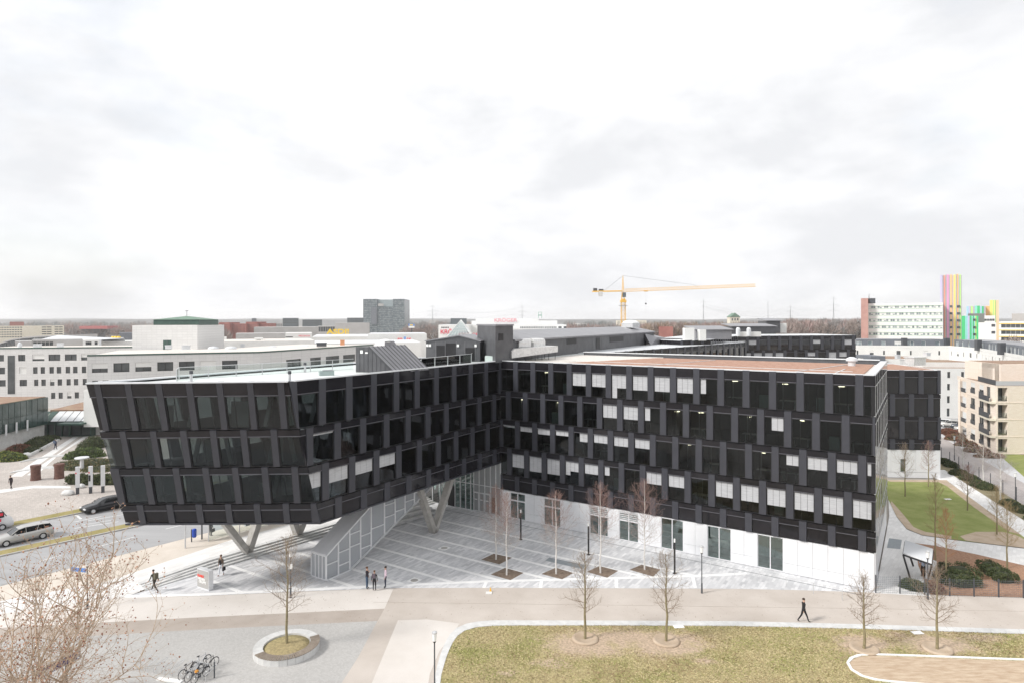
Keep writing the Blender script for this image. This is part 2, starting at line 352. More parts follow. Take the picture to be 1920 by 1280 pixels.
# lawn with bare patches
def lawn_mat():
    m = M['lawn']; nt = m.node_tree; b = nt.nodes['Principled BSDF']; base = b.inputs['Base Color'].links[0].from_socket
    g = nt.nodes.new('ShaderNodeNewGeometry'); nz = nt.nodes.new('ShaderNodeTexNoise'); nz.inputs['Scale'].default_value = .9; nz.inputs['Detail'].default_value = 8; nz.inputs['Roughness'].default_value = .7
    nt.links.new(g.outputs['Position'], nz.inputs['Vector'])
    acc = None
    for u, v, rx, ry, k in ((1100, 1207, 3.2, 1.9, 1), (1250, 1207, 3.2, 2.0, 1), (1180, 1195, 4.0, 1.6, .9), (1618, 1205, 2.2, 1.4, 1), (1757, 1206, 3.3, 1.6, 1), (1850, 1195, 3, .8, .8), (1035, 1243, 1.3, .7, .95), (950, 1262, 1.1, .5, .8), (1320, 1240, 1.6, .6, .7), (1690, 1190, 2, .7, .7)):
        c = P(u, v)
        mp = nt.nodes.new('ShaderNodeMapping'); mp.vector_type = 'TEXTURE'; mp.inputs['Location'].default_value = c; mp.inputs['Scale'].default_value = (rx, ry, 1)
        ln = nt.nodes.new('ShaderNodeVectorMath'); ln.operation = 'LENGTH'
        nt.links.new(g.outputs['Position'], mp.inputs[0]); nt.links.new(mp.outputs[0], ln.inputs[0])
        sb = nt.nodes.new('ShaderNodeMath'); sb.operation = 'SUBTRACT'; sb.inputs[0].default_value = 1.22*k; nt.links.new(ln.outputs['Value'], sb.inputs[1])
        if acc is None: acc = sb.outputs[0]
        else:
            mxn = nt.nodes.new('ShaderNodeMath'); mxn.operation = 'MAXIMUM'; nt.links.new(acc, mxn.inputs[0]); nt.links.new(sb.outputs[0], mxn.inputs[1]); acc = mxn.outputs[0]
    ad = nt.nodes.new('ShaderNodeMath'); ad.operation = 'MULTIPLY_ADD'; ad.inputs[1].default_value = 2.9; nt.links.new(nz.outputs['Fac'], ad.inputs[0]); nt.links.new(acc, ad.inputs[2])
    r = nt.nodes.new('ShaderNodeMapRange'); r.inputs[1].default_value = 1.45; r.inputs[2].default_value = 2.15; nt.links.new(ad.outputs[0], r.inputs[0])
    mixc = nt.nodes.new('ShaderNodeMixRGB'); mixc.inputs[2].default_value = (.50, .385, .28, 1)
    nt.links.new(r.outputs[0], mixc.inputs[0]); nt.links.new(base, mixc.inputs[1])
    # fine speckle
    n3 = nt.nodes.new('ShaderNodeTexNoise'); n3.inputs['Scale'].default_value = 6.5; n3.inputs['Detail'].default_value = 6; nt.links.new(g.outputs['Position'], n3.inputs['Vector'])
    r3 = nt.nodes.new('ShaderNodeMapRange'); r3.inputs[1].default_value = .35; r3.inputs[2].default_value = .68; r3.inputs[3].default_value = .78; r3.inputs[4].default_value = 1.28; nt.links.new(n3.outputs['Fac'], r3.inputs[0])
    ml = nt.nodes.new('ShaderNodeMixRGB'); ml.blend_type = 'MULTIPLY'; ml.inputs[0].default_value = 1; nt.links.new(mixc.outputs[0], ml.inputs[1]); nt.links.new(r3.outputs[0], ml.inputs[2])
    nt.links.new(ml.outputs[0], b.inputs['Base Color'])
lawn_mat()
inner = [(2300, 1199), (1920, 1188), (1623, 1178.5), (1380, 1173), (1150, 1172), (960, 1172), (925, 1172.5), (895, 1175), (872, 1181.5), (858, 1191), (848, 1206), (838, 1228), (828, 1262), (823, 1300), (818, 1400)]
outer = [(2300, 1190.5), (1920, 1180), (1623, 1170.5), (1380, 1164.5), (1150, 1163.5), (960, 1163), (920, 1163), (885, 1166), (862, 1173), (848, 1183), (838, 1198), (827, 1222), (817, 1258), (811, 1298), (806, 1400)]
sheet('lawn', pp(.03, *inner) + [P(2300, 1400, .03)], M['lawn'])
# kerb stones, one by one
def kerbstones(root, lineA, lineB, z0, z1, m, step=1.0, name='kerb_stone', gap=.012):
    def resamp(L, T):
        ds = [0]
        for i in range(1, len(L)): ds.append(ds[-1]+(L[i]-L[i-1]).length)
        outp = []
        for t in T:
            x = t*ds[-1]
            for i in range(1, len(L)):
                if x <= ds[i]+1e-9: k = (x-ds[i-1])/(ds[i]-ds[i-1]); outp.append(L[i-1].lerp(L[i], k)); break
            else: outp.append(L[-1])
        return outp
    tot = sum((lineA[i+1]-lineA[i]).length for i in range(len(lineA)-1)); k = max(1, int(tot/step))
    g = gap/2/step/k*k/ k
    for i in range(k):
        a, b_ = i/k+gap/2/tot, (i+1)/k-gap/2/tot
        pa = resamp(lineA, [a, b_]); pb = resamp(lineB, [a, b_])
        mb = MB(); mb.prism([(pa[0].x, pa[0].y), (pa[1].x, pa[1].y), (pb[1].x, pb[1].y), (pb[0].x, pb[0].y)], z0, z1+R.uniform(-.002, .002)); mb.build(name, m, root)
kr = empty('lawn_edging', P(960, 1168), 'pale kerb strip running round the dry lawn beside the beige path', 'kerb')
kerbstones(kr, [P(u, v) for u, v in outer], [P(u, v) for u, v in inner], -.02, .05, M['kerb'], 1.0)
# rings round the trees of the lawn, play area
def ring_line(uvs, wd):
    return [P(u, v) for u, v in uvs]
play = [(2200, 1245), (1920, 1238.5), (1720, 1231), (1640, 1228.5), (1612, 1230), (1597, 1236), (1592, 1243), (1597, 1254), (1612, 1265), (1634, 1272.5), (1688, 1279), (1800, 1286), (1920, 1294), (2200, 1310)]
sheet('wood_chip_area', pp(.036, *play), M['woodchip'])
pl = [P(u, v) for u, v in play]; cen = P(1900, 1265)
def offset_line(L, w_):
    o_ = []
    for i in range(len(L)):
        a = L[max(0, i-1)]; c = L[min(len(L)-1, i+1)]; t = (c-a).normalized(); nrm = Vector((-t.y, t.x, 0))
        o_.append(L[i]+nrm*w_)
    return o_
kr = empty('play_area_border', P(1592, 1243), 'white rounded stone border round the wood chip area on the lawn', 'kerb')
kerbstones(kr, pl, offset_line(pl, -.17), -.02, .09, M['strip'], .8, 'border_stone')
# plaza
LOWA = P(235, 1118); LOWA.z = 0
def Lp(t, n=0.0, z=0.0): v = LOWA + LD*t + LN*n; return Vector((v.x, v.y, z))
plz = [(380, 1116.5), (536, 1109), (739, 1101.5), (960, 1101), (1169, 1102), (1380, 1103), (1500, 1105.5), (1641, 1110)]
sheet('plaza', [Lp(0), Lp(48), Wp(5, 12), Wp(37.25, 5), Wp(37.25, 0)]+list(reversed(pp(0, *plz))), M['plaza'], .006)
sr = empty('plaza_stone_bands', (0, 60, 0), 'white stone bands crossing the grey paved plaza', 'paving')
def strip(a, b_, wd, z=.011, name='stone_band', m='strip', root=sr):
    a = Vector(a); b_ = Vector(b_); t = (b_-a).normalized(); nn = Vector((-t.y, t.x, 0))*wd/2
    mb = MB(); mb.prism([(q.x, q.y) for q in (a-nn, b_-nn, b_+nn, a+nn)], z-.02, z); return mb.build(name, M[m], root)
front = pp(0, (235, 1118), (380, 1113.5), (536, 1106), (739, 1096.5), (911, 1089), (1152, 1083), (1338, 1077.5), (1400, 1074))
for i in range(len(front)-1): strip(front[i], front[i+1], .42, .012)
def line_hit(q):       # band q = const: from the step line to the front strip
    res = []
    base = Wp(0, q)
    # with steps line
    def isect(p, r, a, s_):
        den = r.x*s_.y-r.y*s_.x
        t = ((a.x-p.x)*s_.y-(a.y-p.y)*s_.x)/den; u_ = ((a.x-p.x)*r.y-(a.y-p.y)*r.x)/den
        return t, u_
    t0, _ = isect(base, d3, LOWA, LD)
    t1 = None
    for i in range(len(front)-1):
        s_ = front[i+1]-front[i]; t, u_ = isect(base, d3, front[i], s_)
        if 0 <= u_ <= 1: t1 = t
    return t0, t1
for q in BANDS:
    t0, t1 = line_hit(q)
    if t1 is None: t1 = 30
    if t1 > t0+.5: strip(Wp(t0, q), Wp(t1, q), .36)
for u in (911, 1014, 1153, 1296): strip(P(u+2, 1088-(u-911)*.03), P(u-4+(u-911)*.03, 1101), .28, .0125)
sheet('service_grate', pp(.012, (1022.3, 1050), (1030, 1044), (1099, 1058.6), (1092, 1066)), mat('grey_steel_grate', (.25, .28, .30), .6, (.30, .33, .35), 4))
for c in (((902, 1048), (926, 1037), (960, 1044.5), (936.5, 1057)), ((920, 1076), (947, 1063.5), (981.6, 1073), (957, 1086.5)), ((1015, 1075), (1042, 1063), (1075, 1073), (1054, 1085)), ((1100, 1071), (1124, 1060), (1159, 1069), (1138.6, 1082)), ((1180.5, 1067), (1203, 1057.5), (1238, 1067), (1224.6, 1080))):
    o = sheet('tree_pit', pp(.016, *c), M['pit'])
# drain line before the long facade
strip(Wp(-8, -1.35), Wp(37, -1.35), .07, .013, 'drain_slot', 'dgrey', empty('drain_channel', Wp(15, -1.35), 'thin dark drain slot running along the foot of the long facade', 'drain'))
# ---- raised street level (z = 0.6)
ZT = .6
A1 = P(445, 1031, ZT)
topline = lambda t: Vector((A1.x, A1.y, 0))+LD*t
rd = [P(-260, 1166, ZT), P(0, 1098, ZT), P(161, 1056.7, ZT), P(416, 991, ZT)]
rdd = (rd[3]-rd[2]).normalized(); rdf = rd[3]+rdd*90
far = topline(85)
sheet('terrace_ground', [A1, far, (60, 220), (-120, 520), (-700, 500), (-420, 20), rd[0], rd[1], rd[2], rd[3]], M['brownpave'], ZT)
lowc = [P(-260, 1192), P(0, 1150), P(235, 1119), A1]
midc = [a.lerp(b_, .55) for a, b_ in zip(rd, lowc)]
for nm, ca, cb_, mt in (('sandy_pavement', rd, midc, 'beigewalk'), ('sloping_pavement', midc, lowc, 'walk')):
    mb = MB()
    for i in range(3): mb.add([ca[i]+Vector((0, 0, .002)), cb_[i]+Vector((0, 0, .002)), cb_[i+1]+Vector((0, 0, .002)), ca[i+1]+Vector((0, 0, .002))], [(0, 1, 2), (0, 2, 3)])
    o = mb.build(nm, M[mt]); o['kind'] = 'structure'
m2 = midc[3]
sheet('sandy_pavement', [rd[3], m2, m2+LD*80, rdf], M['beigewalk'], ZT+.004)
sheet('pale_slab_pavement', [m2, A1, topline(80), m2+LD*80], M['walk'], ZT+.006)
# road lanes either side of the grassed median
def ext(p, q, a, b_): t = (q-p); return p-t.normalized()*a, q+t.normalized()*b_
me0, me1 = ext(P(12.5, 1041, ZT), P(237.5, 991.5, ZT), 60, 90)
mu0, mu1 = me0+LN*1.75, me1+LN*1.75
ve0, ve1 = ext(P(20.6, 988.5, ZT), P(153.7, 961.5, ZT), 60, 90)
vu0, vu1 = ve0+LN*1.9, ve1+LN*1.9
n0, n1_ = ext(rd[2], rd[3], 60, 90)
sheet('near_carriageway', [n0, n1_, me1, me0], M['asphalt'], ZT+.010)
sheet('far_carriageway', [mu0, mu1, ve1, ve0], M['asphalt'], ZT+.010)
vg = mat('verge_grass', (.27, .235, .08), .95, (.36, .30, .13), .8, detail=9, bump=1, bscale=18)
sheet('median_grass', [me0, me1, mu1, mu0], vg, ZT+.10)
sheet('verge_grass', [ve0, ve1, vu1, vu0], vg, ZT+.10)
def kerbline(name, a, b_, w_, label, off=0):
    r_ = empty(name, (a+b_)/2, label, 'kerb'); L = [a.lerp(b_, i/10) for i in range(11)]
    kerbstones(r_, L, [p+LN*w_ for p in L], ZT-.02, ZT+.12, M['conc'], 2.0)
kerbline('median_kerb', me0+(me1-me0)*.22, me0+(me1-me0)*.62, .28, 'concrete kerb on the near side of the grass median')
kerbline('verge_kerb', ve0+(ve1-ve0)*.2, ve0+(ve1-ve0)*.6, .22, 'concrete kerb of the dry verge at the far side of the street')
mk = empty('lane_markings', P(200, 1000, ZT), 'white dashed lane lines painted on the grey street', 'road marking')
def mark(u0, v0, u1, v1, wd=.14):
    a = P(u0, v0, ZT); b_ = P(u1, v1, ZT); t = (b_-a).normalized(); nn = Vector((-t.y, t.x, 0))*wd/2
    mb = MB(); mb.add([Vector((q.x, q.y, ZT+.016)) for q in (a-nn, b_-nn, b_+nn, a+nn)], [(0, 1, 2, 3)]); mb.build('dash', M['paint'], mk)
for a in ((185, 1023.7, 252, 1006), (310.8, 991, 358, 979.5), (74, 1051.6, 114, 1040.5), (139.5, 989.8, 222, 977.3), (137.8, 978, 190, 967.5), (165, 975.5, 206, 968.5), (206, 968.5, 231.9, 963.6, .1), (152, 984, 210, 974.3, .1), (-40, 1024, 30, 1009)): mark(*a)
mark(143, 965, 152, 972.5, .25)
# steps between plaza and street pavement
stp = empty('plaza_steps', Lp(12), 'low flight of pale concrete steps from the plaza up to the street pavement', 'steps')
for k in range(1, 5):
    z1 = .15*k
    for j in range(9):
        t0, t1 = (3+j*4.6, 3+(j+1)*4.6-.02)
        if j == 0: t0 = 1.5
        mb = MB(); n0_, n1s = .36*(k-1), (.36*k if k < 4 else 1.6)
        zz0 = z1*min(1, (t0+2)/8); zz1 = z1*min(1, (t1+2)/8)
        q = [Lp(t0, n0_, -.02), Lp(t1, n0_, -.02), Lp(t1, n1s, -.02), Lp(t0, n1s, -.02)]
        mb.hexa(q+[Lp(t0, n0_, zz0), Lp(t1, n0_, zz1), Lp(t1, n1s, zz1), Lp(t0, n1s, zz0)]); mb.build('step', M['concl'], stp)
plinth = MB(); a = P(458, 1034, .6)
# seating steps beneath the wing
ss = empty('seating_steps', P(800, 950), 'large pale concrete seating steps beneath the raised wing', 'steps')
e0 = P(820, 960.5)
for k in range(6):
    a = Vector((e0.x, e0.y, 0))+LN*(.62*k)-LD*(.25*k); bb = a-LD*8.5
    mb = MB(); q = [bb, a, a+LN*.66, bb+LN*.66]
    mb.prism([(x.x, x.y) for x in q], .30*k, .30*(k+1)-.0); mb.build('step', M['concl'], ss)
# ---- garden side on the right
sheet('garden_path', [Wp(37.25, -1, 0), P(1641, 1111), P(1745, 1117), P(1722, 1060), P(1715, 1017), P(1752, 1022), P(1829.6, 1038), P(1920, 1059), P(2100, 1105), P(2100, 1070), P(1920, 1027.5), P(1849, 1019), P(1784, 1011), P(1729, 1003), P(1700, 991.5), P(1681, 968), P(1669.7, 944.6), P(1664, 900), Wp(37.25, 24)], M['walk'], .006)
sheet('garden_lawn', pp(.03, (1660, 925), (1660, 899), (1775, 899), (1783, 906), (1837, 945), (1920, 1006), (1936, 1017), (1930, 1028), (1920, 1026), (1849, 1018), (1784, 1010), (1729, 1002), (1700, 990), (1681, 967), (1669.7, 943.6)), M['green_lawn'])
soilm = M['soil']
sheet('bare_soil_edge', pp(.036, (1669.7, 943.6), (1681, 967), (1700, 990), (1729, 1002), (1784, 1010), (1784, 1004), (1735, 996), (1713, 987), (1695, 965), (1680, 948), (1671, 938)), soilm)
sheet('bare_soil_edge', pp(.036, (1849, 1018), (1920, 1026), (1925, 1027), (1925, 1012), (1905, 1002), (1880, 996), (1830, 996), (1800, 1004), (1810, 1012)), soilm)
sheet('bare_soil_edge', pp(.036, (1775, 899), (1783, 906), (1837, 945), (1915, 1002), (1890, 995), (1826, 950), (1776, 911), (1760, 903), (1670, 902), (1660, 899)), soilm)
sheet('garden_side_path', pp(.008, (1755, 897), (1760, 880), (1771, 880), (1920, 975), (2100, 1100), (2100, 1140), (1920, 1006), (1781, 904)), M['walk'])
sheet('mulch_bed', pp(.014, (1715, 1017), (1752, 1022), (1829.6, 1038), (1920, 1059), (2100, 1105), (2100, 1124), (1920, 1119), (1745, 1114), (1722, 1060)), M['mulch'])
sheet('planting_strip', pp(.012, (1760, 880), (1771, 880), (1920, 975), (2100, 1090), (2100, 1048), (1920, 946), (1764, 857)), mat('planting_soil', (.20, .17, .10), .95, (.30, .26, .16), 1.5, bump=.8))
sheet('residential_road', pp(.008, (1740, 842), (1764, 857), (1920, 946), (2100, 1048), (2100, 1000), (1920, 905), (1764, 818), (1740, 805)), mat('brown_grey_road_pavers', (.37, .335, .325), .9, (.43, .395, .38), 1))
sheet('residential_pavement', pp(.010, (1740, 805), (1764, 818), (1920, 905), (2100, 1000), (2100, 990), (1920, 893), (1872, 851), (1764, 799), (1740, 790)), mat('grey_pavement', (.50, .50, .51), .9, (.56, .56, .57), 1))
sheet('residential_lawn', pp(.012, (1872, 851), (1920, 893), (2100, 985), (2300, 960), (2300, 860), (1920, 852), (1880, 848)), M['green_lawn'])
sheet('car_park_asphalt', pp(.004, (1700, 805), (1764, 800), (1872, 851), (1990, 842), (1900, 770), (1700, 770)), M['asphalt'])
# ================================================================ THE BLACK OFFICE BUILDING
class Fac:                              # a facade: pos(t, z, out) -> world
    def __init__(s, pos, tmin, tmax): s.pos = pos; s.tmin = tmin; s.tmax = tmax
    def el(s, mb, t0, t1, z0, z1, o0, o1):
        c = lambda t, z: max(s.tmin(z), min(s.tmax(z), t))
        a, b_, c_, d_ = c(t0, z0), c(t1, z0), c(t1, z1), c(t0, z1)
        if (b_-a)+(c_-d_) < .05: return False
        p = s.pos
        mb.hexa([p(a, z0, o1), p(b_, z0, o1), p(b_, z0, o0), p(a, z0, o0), p(d_, z1, o1), p(c_, z1, o1), p(c_, z1, o0), p(d_, z1, o0)])
        return True
def vfac(O, ax, out, tmin, tmax):
    O = Vector(O); ax = Vector(ax); out = Vector(out)
    def pos(t, z, o): v = O+ax*t+out*o; return Vector((v.x, v.y, z))
    f = (lambda x: (lambda z: x)) ; return Fac(pos, tmin if callable(tmin) else f(tmin), tmax if callable(tmax) else f(tmax))
def cell(fac, root, kind, t0, t1, zt, zs, zb, blind=None, pane='pane', frame='frame', trim='trim', spm='spandrel'):
    # spandrel with its metal sill line, then the window (frame > pane, blind) or a glazed panel
    mb = MB()
    if fac.el(mb, t0+.015, t1-.015, zs, zt-.03, -.30, .03):
        mb.cur = 1; fac.el(mb, t0+.015, t1-.015, zs-.055, zs-.005, -.10, .075)
        mb.build('spandrel', [M[spm], M[trim]], root)
    if min(t1, fac.tmax(zb), fac.tmax(zs))-max(t0, fac.tmin(zb), fac.tmin(zs)) < .35: kind = 'panel'
    if kind == 'panel':
        mb = MB()
        if fac.el(mb, t0+.02, t1-.02, zb+.05, zs-.07, -.30, -.06): mb.build('glazed_panel', M[spm], root)
        return None
    mb = MB(); fw = .06; q0, q1 = -.20, -.03
    ok = fac.el(mb, t0, t1, zb, zb+fw, q0, q1); fac.el(mb, t0, t1, zs-.055-fw, zs-.06, q0, q1); fac.el(mb, t0, t0+fw, zb+fw, zs-.055-fw, q0, q1); fac.el(mb, t1-fw, t1, zb+fw, zs-.055-fw, q0, q1)
    if not ok: return None
    wn = mb.build('window', M[frame], root)
    mb = MB()
    if fac.el(mb, t0+fw, t1-fw, zb+fw, zs-.055-fw, -.14, -.125): mb.build('pane', M[pane], wn)
    mb = MB(); tm = t0+(t1-t0)*(.36 if R.random() < .5 else .64)
    if t0 > fac.tmin(zb)+.1 and t1 < fac.tmax(zb)-.1 and fac.el(mb, tm-.035, tm+.035, zb+fw, zs-.055-fw, -.20, -.145): mb.build('casement_bar', M['trimd'], wn)
    if blind:
        for (f0, f1, dr) in blind:
            a = t0+.03+(t1-t0-.06)*f0; b_ = t0+.03+(t1-t0-.06)*f1; n = max(1, round((f1-f0)*3.2))
            h = (zs-.12-zb)*dr
            for i in range(n):
                mb = MB(); x0 = a+(b_-a)*i/n+.012; x1 = a+(b_-a)*(i+1)/n-.012
                k = fac.el(mb, x0, x1, zs-.09-h, zs-.09, -.10, -.075)
                if k:
                    mb.cur = 1; fac.el(mb, x0, x1, zs-.115, zs-.065, -.075, -.03)
                    mb.build('blind', [M['blind'], M['silver']], wn)
    return wn
def pil(fac, root, t0, t1, zt, zb, o=.065, m='pilaster'):
    mb = MB()
    if fac.el(mb, t0+.012, t1-.012, zb+.03, zt-.0, -.30, o): mb.build('pilaster', M[m], root)
bld = empty('office_building', Wp(0, 0), 'black glazed office building with raised leaning wing and long wing on white base', 'office building')
ZR = [(17.80, 16.93, 14.40), (14.36, 13.80, 11.15), (11.11, 10.60, 7.98), (7.94, 7.43, 4.90), (4.86, 4.42, 3.14)]
# ---- long facade
FR = vfac(C0, d3, -b3, 0, 37.25)
starts = [.13, 1.38, .33, 1.53, .30]; MODR, WW = 2.2675, 1.65
full = lambda dr: [(0, 1, dr)]
BL = {(0, k): full(.56 if k < 6 else .60) for k in (4, 5, 7, 8, 9)}
BL[(0, 6)] = [(0, .36, 1.0), (.36, 1, .56)]; BL[(0, 10)] = [(0, .34, .58)]
BL.update({(1, 5): full(.52), (1, 6): full(.52), (1, 7): [(0, .36, .5)], (1, 12): [(.36, 1, .46)]})
BL.update({(2, 0): full(.05), (2, 1): full(.2), (2, 2): full(.24), (2, 3): full(.2), (2, 4): [(.4, 1, .36)], (2, 5): full(.33), (2, 6): full(.37), (2, 7): full(.36), (2, 13): [(.36, 1, .36)], (2, 14): full(.42), (2, 15): full(.42), (2, 16): full(.42)})
BL.update({(3, 0): full(.6), (3, 1): full(.68), (3, 2): full(.68), (3, 3): [(0, .36, .6), (.36, 1, .42)], (3, 4): full(.42), (3, 5): [(0, .36, .38)], (3, 7): full(.47), (3, 8): full(.46), (3, 10): full(.58), (3, 11): full(.6), (3, 12): full(.62), (3, 13): full(.64), (3, 14): full(.62), (3, 15): full(.62)})
def row(fac, root, r, start, mod, ww, k0, k1, kind, blinds=None, zr=ZR, **kw):
    zt, zs, zb = zr[r]
    for k in range(k0, k1):
        a = start+k*mod
        if a > fac.tmax(zt) and a > fac.tmax(zb): break
        bl = (blinds or {}).get((r, k)) if blinds else None
        cell(fac, root, kind, a, a+ww, zt, zs, zb, bl, **kw)
        pil(fac, root, a+ww, a+mod, zt, zb)
for r in range(5): row(FR, bld, r, starts[r], MODR, WW, -1, 18, 'panel' if r == 4 else 'window', BL)
# ---- courtyard facade of the raised wing (t = distance towards the street from the inner corner, negative axis)
edge = lambda z: -(25.78+(z-6.27)*(28.9-25.78)/(17.8-6.27))
FL = vfac(C0, b3, d3, edge, 0)
ZL = [(17.80, 16.78, 14.06), (14.02, 13.52, 11.0), (10.96, 10.45, 7.92), (7.88, 7.42, 6.27)]
MODL, WL = 2.845, 2.13
stl = [-2.50-MODL*10, -3.78-MODL*9, -5.05-MODL*9, -3.72-MODL*9]
BLL = {}
for k in range(20): pass
BLL[(1, 1)] = full(.06)
BLL[(2, 1)] = full(.50); BLL[(2, 2)] = full(.48); BLL[(2, 3)] = full(.45); BLL[(2, 4)] = full(.42)
for r in range(4): row(FL, bld, r, stl[r], MODL, WL, 0, 13, 'panel' if r == 3 else 'window', BLL, zr=ZL)
# ---- leaning street front
def front_y(x, z):
    f = (z-6.27)/(17.8-6.27); xl = -31.0+(-31.75+31.0)*f; xr = -15.42+(-17.08+15.42)*f
    yl = 50.75+(47.3-50.75)*f; yr = 50.92+(48.3-50.92)*f
    return yl+(yr-yl)*(x-xl)/(xr-xl)
fnorm = Vector((-.03, -.962, -.262)).normalized()
def fpos(t, z, o): return Vector((t, front_y(t, z), z))+fnorm*o
FF = Fac(fpos, lambda z: -31.0-.75*(z-6.27)/11.53, lambda z: -15.42-1.66*(z-6.27)/11.53)
def frontx(zx, zy, zz):               # x of a facade pixel read in the enlargement
    u, v = 140+zx/3.5556, 640+zy/3.5556; r_ = ray(u, v); y = 49.
    for _ in range(4): y = front_y(r_.x*y, zz)
    return r_.x*y
frows = [(430, 15.4, [(170, 212), (368, 412), (568, 612), (768, 813), (967, 1010), (1168, 1210), (1368, 1413)]),
         (707, 12.3, [(325, 367), (525, 567), (722, 767), (918, 962), (1118, 1162), (1318, 1362)]),
         (955, 9.3, [(180, 322), (478, 522), (673, 717), (868, 912), (1063, 1107), (1258, 1302), (1455, 1500)]),
         (1140, 7.0, [(425, 470), (622, 665), (815, 860), (1010, 1053), (1200, 1243), (1392, 1435), (1578, 1700)])]
for r, (zy, zz, pls) in enumerate(frows):
    zt, zs, zb = ZL[r]; px = [(frontx(a, zy, zz), frontx(b_, zy, zz)) for a, b_ in pls]
    e_ = [(-40, -34)]+px+[(-14, -12)]
    for i in range(len(e_)-1):
        bl = None
        if e_[i+1][0]-e_[i][1] > .2: cell(FF, bld, 'panel' if r == 3 else 'window', e_[i][1], e_[i+1][0], zt, zs, zb)
    for a, b_ in px: pil(FF, bld, a, b_, zt, zb, .06)
# roller shades behind three windows of the front
for i in range(1, 4):
    a, b_ = frontx(frows[2][2][i-1][1], 955, 9.3), frontx(frows[2][2][i][0], 955, 9.3)
    mb = MB(); FF.el(mb, a+.1, b_-.1, 8.55, 10.35, -.42, -.40); mb.build('roller_shade', M['shade'], bld)
# corner posts
mb = MB(); FL.el(mb, -29.5, -28.05, 11.0, 17.8, -.25, .10)
# west face of the raised wing and back walls (plain dark)
tl, tr = Vector((-31.75, 47.3, 17.8)), Vector((-17.08, 48.3, 17.8)); bl_, br_ = Vector((-31.0, 50.75, 6.27)), Vector((-15.42, 50.92, 6.27))
wl_top = tl+b3*88; wl_bot = bl_+b3*86
def wpos(t, z, o): f = (z-6.27)/11.53; v = bl_.lerp(tl, f)+b3*t-d3*o; return Vector((v.x, v.y, z))
FWt = Fac(wpos, lambda z: .4, lambda z: 88)
for r in range(4):
    zt, zs, zb = ZL[r]; mb = MB(); FWt.el(mb, .4, 88, zs, zt, -.3, 0); mb.build('west_spandrel', M['spandrel'], bld)
    if r == 3: mb = MB(); FWt.el(mb, .4, 88, zb, zs, -.3, 0); mb.build('west_wall', M['spandrel'], bld); continue
    mb = MB(); FWt.el(mb, .4, 3.6, zb, zs, -.3, 0); mb.build('west_wall', M['spandrel'], bld)
    for k in range(12):
        a = 3.6+(1.2 if r % 2 else 0)+k*2.85; mb = MB(); FWt.el(mb, a, a+.8, zb, zs, -.3, .05); mb.build('pilaster', M['pilaster'], bld)
        mb = MB(); FWt.el(mb, a+.8, a+2.85, zb, zs, -.16, -.14); mb.build('pane', M['westpane'], bld)
    mb = MB(); FWt.el(mb, a+2.85, 88, zb, zs, -.3, 0); mb.build('west_wall', M['spandrel'], bld)
mb = MB(); s0 = [bl_, br_, Vector((*Wp(0, 0).xy, 6.27)), Vector((*Wp(0, 20).xy, 6.27)), Vector((*Wp(-12.6, 20).xy, 6.27))]
mb.prism([(p.x, p.y) for p in s0], 6.12, 6.26); mb.build('soffit', M['pilaster'], bld)
# floor slabs, core walls
def slab(pts, z0, z1, m, name='floor_slab'):
    mb = MB(); mb.prism([(p.x, p.y) for p in pts], z0, z1); return mb.build(name, m, bld)
for i, (zb, zs) in enumerate([(14.42, 13.85), (11.17, 10.65), (8.0, 7.5), (4.92, 4.45)]):
    slab([Wp(.4, .34), Wp(36.9, .34), Wp(36.9, 19.6), Wp(.4, 19.6)], zs, zb-.0, M['carpet'])
slab([Wp(-11, .3), Wp(37.1, .3), Wp(37.1, 19.7), Wp(-11, 19.7)], 3.0, 3.2, M['inside'])
mb = MB(); a, b_ = Wp(.5, 6.5), Wp(36.5, 6.5); mb.bar((a.x, a.y, 10.6), (b_.x, b_.y, 10.6), .2, 14.0); mb.build('core_wall', M['inside'], bld)
for s_ in (6.4, 13.2, 20.0, 26.9, 32.0):
    mb = MB(); a, b_ = Wp(s_, 1.4), Wp(s_, 6.5); mb.bar((a.x, a.y, 10.6), (b_.x, b_.y, 10.6), .12, 14.0); mb.build('partition_wall', M['inside'], bld)
for i, (zb, zs) in enumerate([(14.08, 13.55), (11.02, 10.5), (7.94, 7.45)]):
    f = (zb-6.27)/11.53; q0 = -25.78-(28.9-25.78)*f+.9
    slab([Vector((-31.0-.75*f+.9, 50.75-3.45*f+.55, 0)), Vector((-15.42-1.66*f-.6, 50.92-2.62*f+.55, 0)), Wp(-.34, -.3), Wp(-.34, 6), Wp(-12.2, 6), ], zs, zb, M['carpet'])
mb = MB(); a, b_ = Wp(-5.2, -21), Wp(-5.2, -.5); mb.bar((a.x, a.y, 12), (b_.x, b_.y, 12), .2, 11.0); mb.build('core_wall', M['inside'], bld)
for q in (-20.5, -12.5, -5):
    mb = MB(); a, b_ = Wp(-5.2, q), Wp(-1.2, q); mb.bar((a.x, a.y, 12), (b_.x, b_.y, 12), .12, 11.0); mb.build('partition_wall', M['inside'], bld)
